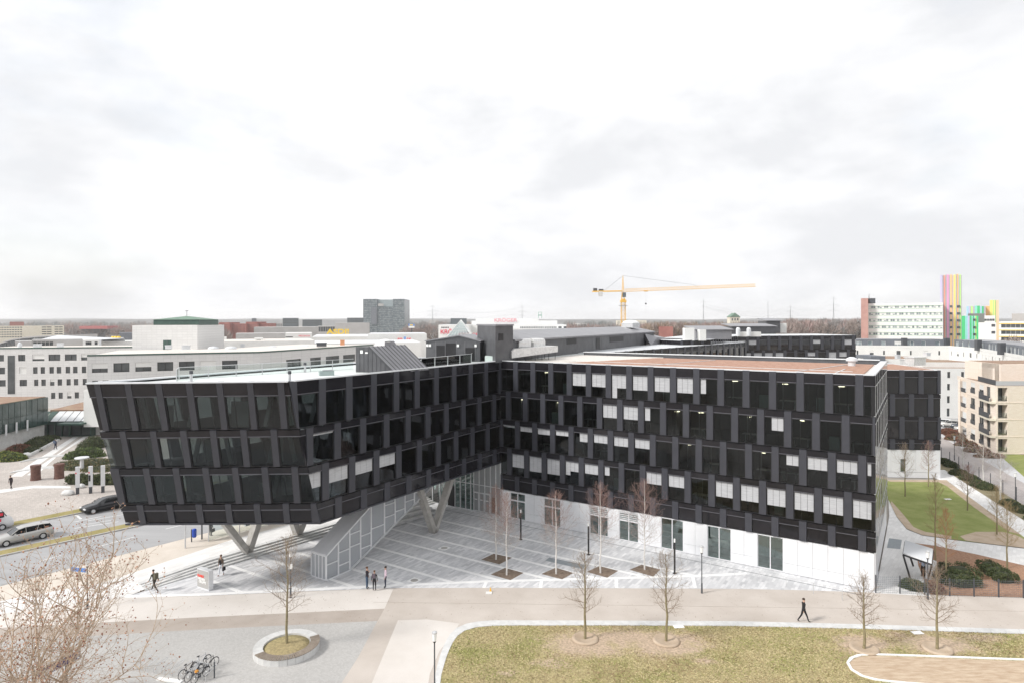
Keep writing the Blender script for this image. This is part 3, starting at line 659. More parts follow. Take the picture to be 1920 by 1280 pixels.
# roofs, copings
rf = MB(); poly = [tl+Vector((.5, .9, 0)), tr+Vector((-.5, .9, 0)), Wp(-.4, .0), Wp(0, 0), Wp(0, 19.9), Wp(.0, 52), Wp(-11.6, 52)]
rf.prism([(p.x, p.y) for p in poly], 17.2, 17.62); rf.build('roof_membrane', M['membrane'], bld)
rf = MB(); rf.prism([tuple(Wp(s, q).xy) for s, q in ((0.02, .3), (36.9, .3), (36.9, 19.7), (.02, 19.7))], 17.2, 17.60); rf.build('roof_gravel', M['palegravel'], bld)
rf = MB(); rf.prism([tuple(Wp(s, q).xy) for s, q in ((6.0, .45), (36.2, .45), (36.2, 16.9), (12.5, 16.9))], 17.60, 17.66); rf.build('planted_roof', M['sedum'], bld)
for (a, b_) in ((Wp(9, 6), Wp(35.2, 5)), (Wp(16, 1), Wp(20, 15.5)), (Wp(30.5, 1), Wp(34, 15.5)), (Wp(34.0, .95), Wp(34.3, 8))):
    mb = MB(); mb.bar((a.x, a.y, 17.69), (b_.x, b_.y, 17.69), .12, .05); mb.build('lightning_cable', M['concl'], bld)
def coping(a, b_, w_=.34, z=17.82, h=.10, m='cap'):
    mb = MB(); mb.bar((a.x, a.y, z), (b_.x, b_.y, z), w_, h); return mb.build('coping', M[m], bld)
def upst(a, b_, z0, z1, w_=.25, m='zinc'):
    mb = MB(); mb.bar((a.x, a.y, (z0+z1)/2), (b_.x, b_.y, (z0+z1)/2), w_, z1-z0); mb.build('parapet', M[m], bld)
coping(tl+Vector((0, .12, 0)), tr+Vector((0, .12, 0)), .5); coping(Wp(-.1, -28.4), Wp(-.1, .1), .4)
coping(Wp(.25, .08), Wp(37.15, .08), .2); coping(Wp(36.95, .3), Wp(36.95, 19.8), .62, 17.83); coping(tl+b3*.3, tl+b3*88, .6)
upst(Wp(1, 19.3), Wp(36.6, 19.3), 17.6, 17.95); coping(Wp(1, 19.3), Wp(36.6, 19.3), .5, 18.0)
upst(Wp(13, 17.6), Wp(36.4, 17.6), 17.6, 17.75, .12)
# side facade (right end): glossy panels between pale strips, lit edges put into their colour
FS = vfac(Wp(37.25, 0), b3, d3, 0, 20.0)
for r in range(5):
    zt, zs, zb = ZR[r]; st = [0.3, 1.6, .5, 1.8, .4][r]
    for k in range(-1, 8):
        a = st+k*2.6; mb = MB()
        if FS.el(mb, a+.07, a+2.53, zs, zt-.03, -.3, .02): mb.build('spandrel', M['spandrel'], bld)
        mb = MB()
        if FS.el(mb, a+.07, a+2.53, zb+.04, zs-.06, -.3, 0.0): mb.build('glazed_panel', M['mirror'], bld)
        for q in (a-.06,):
            mb = MB()
            if 0 < q < 19.9: FS.el(mb, q, q+.12, zb, zt, -.1, .025); mb.build('lit_edge', M['silver'], bld)
    mb = MB(); FS.el(mb, 0, 20, zs-.06, zs, -.1, .03); FS.el(mb, 0, 20, zb, zb+.06, -.1, .03); mb.build('trim_line', M['silver'], bld)
# white base
def onF(u, v): return onp(u, v, (C0.x, C0.y), (d3.x, d3.y))[0]
wins = [(1.20, 3.2, 'door'), (5.63, 7.69, 'door'), (11.17, 13.25, 'louvre'), (14.49, 16.56, 'louvre'), (18.92, 21.13, 'glass'), (23.43, 25.61, 'glass'), (27.94, 30.12, 'glass')]
FB = vfac(C0, d3, -b3, 0, 37.25)
edges = [0]+[x for w_ in wins for x in w_[:2]]+[37.25]
for i in range(0, len(edges), 2):
    a, b_ = edges[i], edges[i+1]; n = max(1, round((b_-a)/1.15))
    for j in range(n):
        x0 = a+(b_-a)*j/n; x1 = a+(b_-a)*(j+1)/n
        for z0, z1 in ((.05, .9), (.92, 3.10)):
            mb = MB(); FB.el(mb, x0+.008, x1-.008, z0, z1, -.4, -.10+.004*R.random()); mb.build('cladding_panel', M['white'], bld)
for (a, b_, k) in wins:
    mb = MB(); fm = 'white'; zt_ = 3.0 if k != 'glass' else 3.08
    bars = [(a, a+.05, .04, zt_), (b_-.05, b_, .04, zt_), ((a+b_)/2-.04, (a+b_)/2+.04, .04, zt_)]
    for x0, x1, z0, z1 in bars: FB.el(mb, x0, x1, z0, z1, -.3, -.14)
    for z0 in ([.04, zt_-.08] if k == 'glass' else [.04, 2.02, zt_-.08]): FB.el(mb, a, b_, z0, z0+(.14 if z0 == 2.02 else .08), -.3, -.145)
    if k == 'louvre':
        for q in range(4): FB.el(mb, a, b_, 2.25+q*.19, 2.31+q*.19, -.25, -.12)
    if k != 'glass': FB.el(mb, a, b_, zt_, 3.1, -.3, -.11)
    wn = mb.build('window', M[fm], bld)
    mb = MB(); FB.el(mb, a+.05, b_-.05, .06, zt_-.02, -.24, -.22); mb.build('pane', M['green'], wn)
slab([Wp(-11, .9), Wp(37.0, .9), Wp(37.0, 19.7), Wp(-11, 19.7)], .02, .04, M['conc'])
mb = MB(); a, b_ = Wp(0, 3.6), Wp(36.5, 3.6); mb.bar((a.x, a.y, 1.5), (b_.x, b_.y, 1.5), .2, 3.0); mb.build('core_wall', M['inlight'], bld)
for s_ in (9.5, 17.5, 22.3, 26.8, 31):
    mb = MB(); a, b_ = Wp(s_, .8), Wp(s_, 3.5); mb.bar((a.x, a.y, 1.5), (b_.x, b_.y, 1.5), .12, 3.0); mb.build('partition_wall', M['inlight'], bld)
FBS = vfac(Wp(37.25, 0), b3, d3, 0.0, 20.0)
for j in range(17):
    mb = MB(); FBS.el(mb, j*1.176+.008, (j+1)*1.176-.008, .05, 3.10, -.4, -.10); mb.build('cladding_panel', M['white'], bld)
# entrance glazing below the wing
FE = vfac(C0, d3, -b3, -11.5, 0)
xs = [-.10, -.75, -1.5, -2.3, -3.1, -3.9, -4.35, -5.1, -5.9, -6.7, -7.8, -9.0, -10.2, -11.3]
mb = MB()
for x in xs: FE.el(mb, x-.05, x+.05, .03, 6.2, -.25, -.05)
FE.el(mb, -11.4, 0, 3.15, 3.23, -.25, -.06); FE.el(mb, -11.4, 0, .0, .12, -.25, -.04); FE.el(mb, -11.4, 0, 6.1, 6.2, -.25, -.04)
for x0, x1 in ((-3.9, -1.5),): FE.el(mb, x0, x1, 2.2, 2.36, -.25, -.02)
eg = mb.build('entrance_glazing', M['silver'], bld)
for i in range(len(xs)-1):
    a, b_ = xs[i+1]+.05, xs[i]-.05
    for z0, z1 in ((.12, 3.15), (3.23, 6.1)):
        mb = MB(); FE.el(mb, a, b_, z0, z1, -.16, -.14); mb.build('pane', M['etched' if i < 5 else 'green'], eg)
for i, x in enumerate((-1.9, -2.7, -3.5)):
    mb = MB(); FE.el(mb, x-.36, x-.28, .1, 2.2, -.1, .0); FE.el(mb, x+.28, x+.36, .1, 2.2, -.1, .0); FE.el(mb, x-.36, x+.36, .1, .2, -.1, .0)
    dr = mb.build('entrance_door', M['silver'], bld)
    mb = MB(); FE.el(mb, x-.18, x+.18, 1.45, 1.55, .0, .03); mb.build('door_notice', M['white'], dr)
mb = MB(); FE.el(mb, -7.75, -6.75, .12, 2.5, -.13, -.02); mb.build('entrance_door', M['dark'], bld)
mb = MB(); FE.el(mb, -1.25, -.8, .3, 2.0, -.1, -.04); mb.build('timber_panel', mat('brown_timber', (.10, .055, .035), .6), bld)
# west/back side of lobby
mb = MB(); a, b_ = Wp(-11.4, 0), Wp(-11.4, 19); mb.bar((a.x, a.y, 3.1), (b_.x, b_.y, 3.1), .2, 6.2); mb.build('lobby_wall', M['inside'], bld)
mb = MB(); a, b_ = Wp(-11.4, 8), Wp(0, 8); mb.bar((a.x, a.y, 3.1), (b_.x, b_.y, 3.1), .2, 6.2); mb.build('lobby_wall', M['inside'], bld)
for i in range(7):
    mb = MB(); a, b_ = Wp(-10, 2+i*.5), Wp(-2, 2+i*.5); mb.bar((a.x, a.y, .3+i*.35), (b_.x, b_.y, .3+i*.35), .6, .12); mb.build('lobby_step', M['concl'], bld)
# V-shaped concrete supports
def vsup(foot, t1, t2, wd=.62):
    mb = MB()
    for t in (t1, t2):
        a, b_ = Vector(foot), Vector(t); dd = (b_-a).normalized(); sd = (Vector(t2)-Vector(t1)); sd.z = 0; sd = sd.normalized(); th = sd.cross(Vector((0, 0, 1))).normalized()*.36
        w0 = sd*wd/2
        mb.hexa([a-w0-th, a+w0-th, a+w0+th, a-w0+th, b_-w0-th, b_+w0-th, b_+w0+th, b_-w0+th])
    mb.build('angled_column', M['conc'], bld)
Wz = lambda s, q, z: Vector((*Wp(s, q).xy, z))
vsup(Wz(-13.1, -23.4, .55), Wz(-12.3, -27.6, 6.2), Wz(-12.3, -21.8, 6.2)); vsup(Wz(-13.2, -17.6, .6), Wz(-12.2, -20.4, 6.2), Wz(-12.2, -15.4, 6.2)); vsup(Wz(-3.0, -8.3, 0.02), Wz(-2.4, -11.6, 6.2), Wz(-2.4, -5.6, 6.2), .55)
# white stair enclosure
E0 = P(612.8, 1088.4); en = empty('stair_enclosure', E0, 'pale metal stair enclosure climbing from the plaza into the raised wing', 'stair enclosure')
prof = [(0, 0.04), (2.66, .04), (16.6, 6.2), (7.05, 6.2), (0, 2.15)]
def ep(t, s, z): v = E0+b3*t+d3*s; return Vector((v.x, v.y, z))
def topz(t): return min(6.2, 2.15+t*(6.2-2.15)/7.05)
def botz(t): return .04 if t < 2.66 else .04+(t-2.66)*(6.2-.04)/(16.6-2.66)
WID = 2.05
posts = [0, 1.35, 2.66, 3.98, 5.3, 7.05, 8.5, 9.9, 11.3, 12.7, 14.2]
mb = MB()
for i, t in enumerate(posts): 
    if topz(t)-botz(t) > .3: mb.hexa([ep(t-.06, -.02, botz(t)), ep(t+.06, -.02, botz(t)), ep(t+.06, -.14, botz(t)), ep(t-.06, -.14, botz(t)), ep(t-.06, -.02, topz(t)), ep(t+.06, -.02, topz(t)), ep(t+.06, -.14, topz(t)), ep(t-.06, -.14, topz(t))])
for (a, za), (b_, zb) in zip(prof, prof[1:]+prof[:1]): mb.bar(ep(a, -.05, za), ep(b_, -.05, zb), .10, .12)
for i in range(len(posts)-1):
    a, b_ = posts[i], posts[i+1]; h0 = [1.35, .85, 2.1, 1.55, 3.0, 3.6, 3.8, 4.4, 5.0, 5.4][i]
    for hh in ((h0,) if i in (0, 4, 6, 7, 8, 9) else (h0, h0+1.15)):
        if botz(b_)+.2 < hh < topz(a)-.1: mb.bar(ep(a, -.05, hh), ep(b_, -.05, hh), .07, .09)
mb.build('steel_frame', M['white'], en)
for i in range(len(posts)-1):
    a, b_ = posts[i]+.06, posts[i+1]-.06
    for s_ in (-.11, -WID+.05):
        mb = MB(); q = [(a, botz(a)+.08), (b_, botz(b_)+.08), (b_, topz(b_)-.08), (a, topz(a)-.08)]
        mb.hexa([ep(q[0][0], s_, q[0][1]), ep(q[1][0], s_, q[1][1]), ep(q[1][0], s_-.02, q[1][1]), ep(q[0][0], s_-.02, q[0][1]), ep(q[3][0], s_, q[3][1]), ep(q[2][0], s_, q[2][1]), ep(q[2][0], s_-.02, q[2][1]), ep(q[3][0], s_-.02, q[3][1])])
        mb.build('mesh_panel', M['meshp'], en)
for k in range(2):
    for (a, b_) in ((0, 3.5), (3.52, 7.05)):
        mb = MB(); s0_, s1_ = -WID/2*k-.01, -WID/2*(k+1)+.0
        mb.hexa([ep(a, s0_, topz(a)), ep(b_, s0_, topz(b_)), ep(b_, s1_, topz(b_)), ep(a, s1_, topz(a)), ep(a, s0_, topz(a)+.08), ep(b_, s0_, topz(b_)+.08), ep(b_, s1_, topz(b_)+.08), ep(a, s1_, topz(a)+.08)])
        mb.build('roof_sheet', M['white'], en)
mb = MB(); mb.hexa([ep(2.66, 0, -.02+.06), ep(16.6, 0, 6.16), ep(16.6, -WID, 6.16), ep(2.66, -WID, .04), ep(2.66, 0, .10), ep(16.6, 0, 6.22), ep(16.6, -WID, 6.22), ep(2.66, -WID, .10)]); mb.build('underside', M['cap'], en)
mb = MB()
for s_ in (-.06, -.55, -1.0, -1.45, -1.98): mb.tube(ep(-.02, s_, .03), ep(-.02, s_, 2.12), .05, .05, 5)
mb.bar(ep(0, -.05, 2.1), ep(0, -WID, 2.1), .08, .1); mb.bar(ep(0, -.05, .06), ep(0, -WID, .06), .08, .1); dr = mb.build('end_frame', M['white'], en)
mb = MB(); mb.hexa([ep(0.0, -.08, .1), ep(.02, -.08, .1), ep(.02, -WID+.08, .1), ep(0, -WID+.08, .1), ep(0.0, -.08, 2.05), ep(.02, -.08, 2.05), ep(.02, -WID+.08, 2.05), ep(0, -WID+.08, 2.05)]); mb.build('end_gate', M['meshp'], en)
for i in range(18):
    t = 1.2+i*.31; z = .10+i*.19; mb = MB(); mb.hexa([ep(t, -.3, z), ep(t+.3, -.3, z), ep(t+.3, -WID+.3, z), ep(t, -WID+.3, z)]+[ep(t, -.3, z+.05), ep(t+.3, -.3, z+.05), ep(t+.3, -WID+.3, z+.05), ep(t, -WID+.3, z+.05)])
    if z < topz(t)-1: mb.build('stair_tread', M['silver'], en)
# ---- inside the offices: desks, lamps, cabinets
ORD = ['first', 'second', 'third', 'fourth', 'fifth', 'sixth', 'seventh', 'eighth', 'ninth', 'tenth', 'eleventh', 'twelfth', 'thirteenth', 'fourteenth', 'fifteenth', 'sixteenth', 'seventeenth']
ROWN = ['top', 'second', 'third', 'fourth']
def desk(s, q, z, label):
    r_ = empty('desk', Wz(s, q, z), label, 'desk', 'desks in the offices')
    mb = MB(); c = Wz(s, q, z+.72); mb.box(c, (1.5, .75, .04), -TH); mb.build('tabletop', M['desk'], r_)
    for k in (-.5, .5):
        mb = MB(); c = Wz(s+k, q, z); mb.box(c, (.08, .6, .05), -TH); mb.box(c, (.09, .09, .72), -TH); mb.build('leg', M['desk'], r_)
def olamp(s, q, z, label):
    r_ = empty('floor_lamp', Wz(s, q, z), label, 'lamp', 'lit lamps in the offices')
    c = Wz(s, q, z); mb = MB(); mb.tube(c, c+Vector((0, 0, 2.15)), .025, .025, 6); mb.build('pole', M['silver'], r_)
    mb = MB(); mb.box(c+Vector((.15, -.1, 2.15)), (.46, .24, .04), R.uniform(0, 3)); mb.build('light_head', M['lamp'], r_)
def cabinet(s, q, z, label):
    r_ = empty('cabinet', Wz(s, q, z), label, 'cabinet', 'cabinets in the offices')
    mb = MB(); c = Wz(s, q, z); mb.box(c, (.8, .42, 1.15), -TH); mb.build('carcass', mat_cab, r_)
    mb = MB(); c = Wz(s-.19, q-.23, z+.05); mb.box(c, (.36, .02, 1.05), -TH); c = Wz(s+.19, q-.23, z+.05); mb.box(c, (.36, .02, 1.05), -TH); mb.build('door', mat_cab, r_)
mat_cab = mat('pale_green_cabinet', (.50, .60, .54), .6)
zf = [14.42, 11.17, 8.0, 4.92]
for r, k, q, kd in ((0, 1, 1.3, 'l'), (0, 2, 1.1, 'l'), (0, 3, 1.5, 'l'), (0, 2, .9, 'd'), (0, 11, 1.6, 'l'), (0, 11, 1.0, 'd'), (0, 12, .9, 'c'), (0, 13, 1.1, 'l'), (0, 13, .95, 'd'), (0, 14, 1.0, 'c'), (0, 15, 1.3, 'l'), (0, 15, .9, 'd'), (0, 3, .8, 'c'), (0, 8, .9, 'c'),
                   (1, 0, 1.1, 'l'), (1, 2, 1.0, 'l'), (1, 4, .9, 'd'), (1, 6, .9, 'd'), (1, 8, 1.2, 'l'), (1, 9, 1.6, 'l'), (1, 9, .9, 'd'), (1, 11, 1.3, 'l'), (1, 11, .8, 'd'), (1, 13, 1.5, 'l'), (1, 13, .9, 'd'), (1, 14, .9, 'c'), (1, 2, .8, 'c'), (1, 15, 1.0, 'd'),
                   (2, 4, 1.1, 'l'), (2, 5, .9, 'd'), (2, 9, 1.2, 'l'), (2, 10, .9, 'd'), (2, 10, 1.5, 'l'), (2, 12, 1.1, 'l'), (2, 12, .9, 'd'), (2, 13, .9, 'd'), (2, 15, .9, 'd'), (2, 2, .8, 'd'),
                   (3, 4, 1.0, 'd'), (3, 6, 1.2, 'l'), (3, 5, .9, 'c'), (3, 9, 1.3, 'l'), (3, 9, .8, 'd'), (3, 12, .9, 'c')):
    s_ = starts[r]+k*MODR+.8+R.uniform(-.25, .25); ps = 'behind %s window from the inner corner, %s row' % (ORD[k], ROWN[r])
    if kd == 'd': desk(s_, q+.1, zf[r], 'white office desk '+ps)
    elif kd == 'l': olamp(s_-.3, q+.5, zf[r], 'lit office lamp '+ps)
    else: cabinet(s_+.3, q, zf[r], 'pale green cabinet '+ps)
for q, z in ((-11, 11.02), (-8.2, 11.02), (-5.6, 11.02)):
    olamp(-1.6, q, z, 'lit office lamp glowing %s in the raised wing, second row' % {-11: 'farthest from the inner corner', -8.2: 'in the middle of three', -5.6: 'nearest the inner corner'}[q])

for i, (x, y) in enumerate(((-28.6, 51.5), (-25.6, 51.8), (-22.4, 51.4), (-19.6, 51.9), (-17.6, 52.2), (-16.6, 53.8), (-14.4, 57.5), (-12.2, 61.0))):
    for z0, z1 in ((7.95, 10.4), (11.05, 13.4), (14.1, 16.9)):
        mb = MB(); o_ = (z1-z0)*.22*(1 if i % 2 else -1); mb.bar((x, y-(z0-8)*.25, z0), (x+o_, y-(z0-8)*.25, z1), .28, .28); mb.build('interior_column', M['inlight'], bld)
for i, (x, y, z, w_, h) in enumerate(((-27.2, 51.6, 14.1, .9, 1.7), (-21.5, 51.6, 14.1, 1.3, 2.0), (-24.6, 52.3, 11.05, 1.0, 1.8), (-19.0, 52.2, 11.05, .8, 2.1), (-18.6, 52.8, 7.95, 1.2, 1.6), (-20.7, 52.6, 7.95, .7, 1.1))):
    mb = MB(); mb.box((x, y-(z-8)*.25, z), (w_, .06, h), .1); mb.build('interior_screen', M['inlight'], bld)
# ================================================================ ROOF STRUCTURES
M['wing'] = mat('distant_window_glass', (.045, .052, .058), .08, (.10, .11, .115), .35, spec=.7)
M['tile'] = brickmat('pale_grey_facade_tiles', (.66, .655, .645), (.71, .705, .695), (.54, .54, .53), 1.2, .6, 0, .6, .02, vert=True, offset=0)
M['greenm'] = mat('dark_green_metal', (.035, .075, .062), .45, (.05, .10, .082), 1)
M['greenr'] = mat('green_copper_roof', (.12, .21, .155), .6, (.17, .27, .20), .8)
M['render'] = mat('white_render', (.80, .80, .78), .7, (.74, .74, .72), .25)
M['cream'] = mat('cream_facade', (.72, .67, .55), .7, (.76, .71, .60), .3)
M['beige'] = brickmat('beige_brick_facade', (.80, .70, .60), (.85, .76, .67), (.75, .66, .57), .5, .15, 0, .8, .008, vert=True)
M['greyw'] = mat('grey_render', (.15, .165, .19), .7, (.18, .195, .22), .6)
M['redbrick'] = mat('red_brick', (.28, .10, .085), .85, (.36, .15, .125), .15)
M['brownroof'] = mat('brown_green_roof', (.26, .15, .11), .95, (.34, .25, .17), .6, bump=.4)
M['halls'] = mat('grey_hall_metal', (.42, .41, .40), .6, (.48, .47, .46), .2)
M['yellow'] = mat('yellow_paint', (.85, .58, .03), .5)
M['red'] = mat('red_sign', (.75, .04, .07), .5)
M['blue'] = mat('blue_sign', (.08, .25, .65), .5)
M['crane'] = mat('crane_yellow', (.85, .50, .05), .5, (.78, .44, .05), 3)
M['lattice'] = mat('lattice_grey', (.22, .23, .24), .6)
def wall_poly(mb, pts, th_vec): mb.hexa([pts[0], pts[1], pts[1]+th_vec, pts[0]+th_vec, pts[3], pts[2], pts[2]+th_vec, pts[3]+th_vec])
ZRf = 17.62
# metal wedge over the stair
wd = empty('roof_stair_housing', P(735, 694, ZRf), 'dark standing-seam metal wedge on the pale roof of the raised wing', 'roof housing')
A_ = P(667.5, 697, ZRf); B_ = P(739, 695, 17.82); Bk = P(804, 689, 17.82); bv = Bk-B_
def wpt(x, y, z): v = A_+(B_-A_)*x+bv*y; return Vector((v.x, v.y, ZRf+z))
hh = 2.35
mb = MB(); mb.add([wpt(0, 0, 0), wpt(1, 0, 0), wpt(.34, 0, hh), wpt(0, 0, hh), wpt(0, 1, 0), wpt(1, 1, 0), wpt(.34, 1, hh), wpt(0, 1, hh)], [(0, 1, 2, 3), (7, 6, 5, 4), (0, 3, 7, 4), (3, 2, 6, 7), (2, 1, 5, 6), (0, 4, 5, 1)]); mb.build('housing_body', M['zinc'], wd)
for i in range(9):
    y0, y1 = i/9+.006, (i+1)/9-.006
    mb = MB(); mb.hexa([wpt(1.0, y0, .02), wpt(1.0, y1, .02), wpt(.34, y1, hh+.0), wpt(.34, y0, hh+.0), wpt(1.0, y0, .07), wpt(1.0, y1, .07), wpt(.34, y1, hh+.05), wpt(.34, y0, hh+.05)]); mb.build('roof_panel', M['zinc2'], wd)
for i in range(10):
    mb = MB(); mb.bar(wpt(1.0, i/9, .09), wpt(.34, i/9, hh+.07), .035, .07); mb.build('standing_seam', M['zinc'], wd)
for i in range(9):
    x0, x1 = i/9+.005, (i+1)/9-.005
    tz = lambda x: hh if x < .34 else hh*(1-x)/.66
    o_ = Vector((0, 0, 0))-bv.normalized()*.04
    mb = MB(); mb.hexa([wpt(x0, 0, 0)+o_, wpt(x1, 0, 0)+o_, wpt(x1, 0, 0), wpt(x0, 0, 0), wpt(x0, 0, tz(x0)-.03)+o_, wpt(x1, 0, max(.01, tz(x1)-.03))+o_, wpt(x1, 0, max(.01, tz(x1)-.03)), wpt(x0, 0, tz(x0)-.03)]); mb.build('side_panel', M['zinc'], wd)
for x in (.17, .30):
    mb = MB(); c = wpt(x, 0, 1.75)-bv.normalized()*.08; mb.box(c, (.28, .06, .3 if x < .2 else .14), math.atan2((B_-A_).y, (B_-A_).x)); mb.build('wall_light', M['lampc'], wd)
mb = MB(); c = wpt(.17, .62, hh+.05); mb.hexa([wpt(.02, .45, hh), wpt(.32, .45, hh), wpt(.32, .8, hh), wpt(.02, .8, hh), wpt(.06, .5, hh+.45), wpt(.28, .5, hh+.45), wpt(.28, .76, hh+.45), wpt(.06, .76, hh+.45)]); mb.build('skylight_base', M['zinc2'], wd)
mb = MB(); mb.ico(wpt(.17, .63, hh+.45), .55, (1, 1, .35), 2); mb.build('skylight_dome', M['lampc'], wd)
# gabled shed
gs = empty('gabled_roof_shed', P(850, 677, ZRf), 'anthracite gabled plant room with dark doors on the roof', 'plant room')
GL, GR = P(798.8, 676.5, ZRf), P(900, 677.5, ZRf); gd = (GR-GL).normalized(); gb = Vector((-gd.y, gd.x, 0)); GW = (GR-GL).length
def gp_(x, y, z): v = GL+gd*x+gb*y; return Vector((v.x, v.y, ZRf+z))
he, ha = 2.32, 2.95
ax_ = GW*.62
mb = MB(); mb.add([gp_(0, 0, 0), gp_(GW, 0, 0), gp_(GW, 0, he), gp_(ax_, 0, ha), gp_(0, 0, he+.0)]+[gp_(0, 6, 0), gp_(GW, 6, 0), gp_(GW, 6, he), gp_(ax_, 6, ha), gp_(0, 6, he)], [(0, 1, 2, 3, 4), (9, 8, 7, 6, 5), (1, 6, 7, 2), (5, 0, 4, 9)]); mb.build('walls', M['zinc'], gs)
for (x0, z0, x1, z1) in ((-.12, he-.02, ax_, ha), (ax_, ha, GW+.15, he-.02)):
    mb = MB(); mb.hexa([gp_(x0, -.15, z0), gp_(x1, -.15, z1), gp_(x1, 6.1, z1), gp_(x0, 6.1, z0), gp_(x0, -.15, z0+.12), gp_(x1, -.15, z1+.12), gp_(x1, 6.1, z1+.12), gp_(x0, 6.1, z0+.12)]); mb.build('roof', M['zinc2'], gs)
for f0, f1, h in ((.20, .355, 1.85), (.37, .56, 2.1), (.735, .90, 1.6)):
    mb = MB(); mb.hexa([gp_(GW*f0, -.05, 0), gp_(GW*f1, -.05, 0), gp_(GW*f1, .0, 0), gp_(GW*f0, .0, 0), gp_(GW*f0, -.05, h), gp_(GW*f1, -.05, h), gp_(GW*f1, 0, h), gp_(GW*f0, 0, h)]); mb.build('door', M['dark'], gs)
for f in (.03, .08, .60, .925):
    mb = MB(); mb.box(gp_(GW*f, -.1, 1.7), (.26, .08, .3), math.atan2(gd.y, gd.x)); mb.build('wall_light', M['lampc'], gs)
for f in (.185, .36, .565, .725, .915):
    mb = MB(); mb.bar(gp_(GW*f, -.01, 0), gp_(GW*f, -.01, he), .04, .04); mb.build('wall_seam', M['zinc2'], gs)
# tall cube beside it
tc = empty('roof_lift_tower', P(945, 676, ZRf), 'tall anthracite box with a small louvre above the gabled plant room', 'plant room')
o = P(930, 676, ZRf); a = Vector((math.sin(.35), math.cos(.35), 0)); 
q0 = D(895, 620, 77); q1 = D(929, 617, 71.5); q2 = D(962, 617, 74)
mb = MB(); top = [Vector((q.x, q.y, 21.75)) for q in (q0, q1, q2)]; top.append(top[0]+top[2]-top[1])
mb.hexa([Vector((q.x, q.y, ZRf)) for q in top]+top); mb.build('walls', M['zinc'], tc)
mb = MB(); cc = (top[0]+top[2])/2
tt = [cc+(p-cc)*1.05 for p in top]; mb.hexa([p+Vector((0, 0, .01)) for p in tt]+[p+Vector((0, 0, .18)) for p in tt]); mb.build('roof', M['zinc2'], tc)
n_ = (top[2]-top[1]).normalized(); m_ = n_.cross(Vector((0, 0, 1)))*.05
mb = MB(); w0 = top[1]+n_*.55; w1 = top[1]+n_*1.35
mb.hexa([Vector((p.x, p.y, z)) for z in (20.1, 20.9) for p in (w0, w1, w1+m_, w0+m_)]); mb.build('louvre', M['dark'], tc)
# long plant house
lp = empty('long_plant_house', P(1100, 660, ZRf), 'long low anthracite plant house with a pitched grey roof stretching back', 'plant room')
L0, L1 = Vector((.2, 75.2, 0)), Vector((28.0, 125.7, 0)); ld = (L1-L0).normalized(); ln_ = Vector((-ld.y, ld.x, 0)); LL = (L1-L0).length
def lpt(t, y, z): v = L0+ld*t+ln_*y; return Vector((v.x, v.y, z))
mb = MB(); mb.hexa([lpt(0, 0, ZRf), lpt(LL, 0, ZRf), lpt(LL, 8, ZRf), lpt(0, 8, ZRf), lpt(0, 0, 19.95), lpt(LL, 0, 19.95), lpt(LL, 8, 19.95), lpt(0, 8, 19.95)]); mb.build('walls', M['zinc'], lp)
n = 16
for i in range(n):
    t0, t1 = LL*i/n+.02-(.3 if i == 0 else 0), LL*(i+1)/n-.02+(.3 if i == n-1 else 0)
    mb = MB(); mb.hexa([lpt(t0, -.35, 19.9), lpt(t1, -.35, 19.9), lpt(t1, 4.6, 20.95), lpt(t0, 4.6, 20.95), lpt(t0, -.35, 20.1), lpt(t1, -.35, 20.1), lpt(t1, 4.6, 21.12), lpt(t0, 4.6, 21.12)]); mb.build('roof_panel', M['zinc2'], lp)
    mb = MB(); mb.hexa([lpt(t0, -.04, ZRf), lpt(t1, -.04, ZRf), lpt(t1, 0, ZRf), lpt(t0, 0, ZRf), lpt(t0, -.04, 19.9), lpt(t1, -.04, 19.9), lpt(t1, 0, 19.9), lpt(t0, 0, 19.9)]); mb.build('wall_panel', M['zinc'], lp)
for (u0, u1, v0, v1) in ((1062, 1080, 633.5, 645.5), (1117, 1124, 633, 654), (1143, 1168, 630, 641.5)):
    t0 = onp(u0, v1, (L0.x, L0.y), (ld.x, ld.y)); t1 = onp(u1, v0, (L0.x, L0.y), (ld.x, ld.y))
    mb = MB(); mb.hexa([lpt(t0[0], -.08, t0[1]), lpt(t1[0], -.08, t0[1]), lpt(t1[0], -.04, t0[1]), lpt(t0[0], -.04, t0[1]), lpt(t0[0], -.08, t1[1]), lpt(t1[0], -.08, t1[1]), lpt(t1[0], -.04, t1[1]), lpt(t0[0], -.04, t1[1])]); mb.build('louvre', M['dark'], lp)
mb = MB(); mb.hexa([lpt(LL-7, -1.6, ZRf), lpt(LL+5, -1.6, ZRf), lpt(LL+5, 3, ZRf), lpt(LL-5, 0, ZRf), lpt(LL-3, -1.6, 19.0), lpt(LL+5, -1.6, 18.6), lpt(LL+2, 3, 20.0), lpt(LL-6, 0, 19.9)]); mb.build('stair_hood', M['zinc2'], lp)
mb = MB(); c = lpt(LL-5, 3, 20.9); mb.box(c, (3, 2.4, .9), .9); mb.build('skylight_base', M['silver'], lp)
mb = MB(); mb.ico(c+Vector((0, 0, .9)), 1.6, (1, .8, .35), 2); mb.build('skylight_dome', M['lampc'], lp)
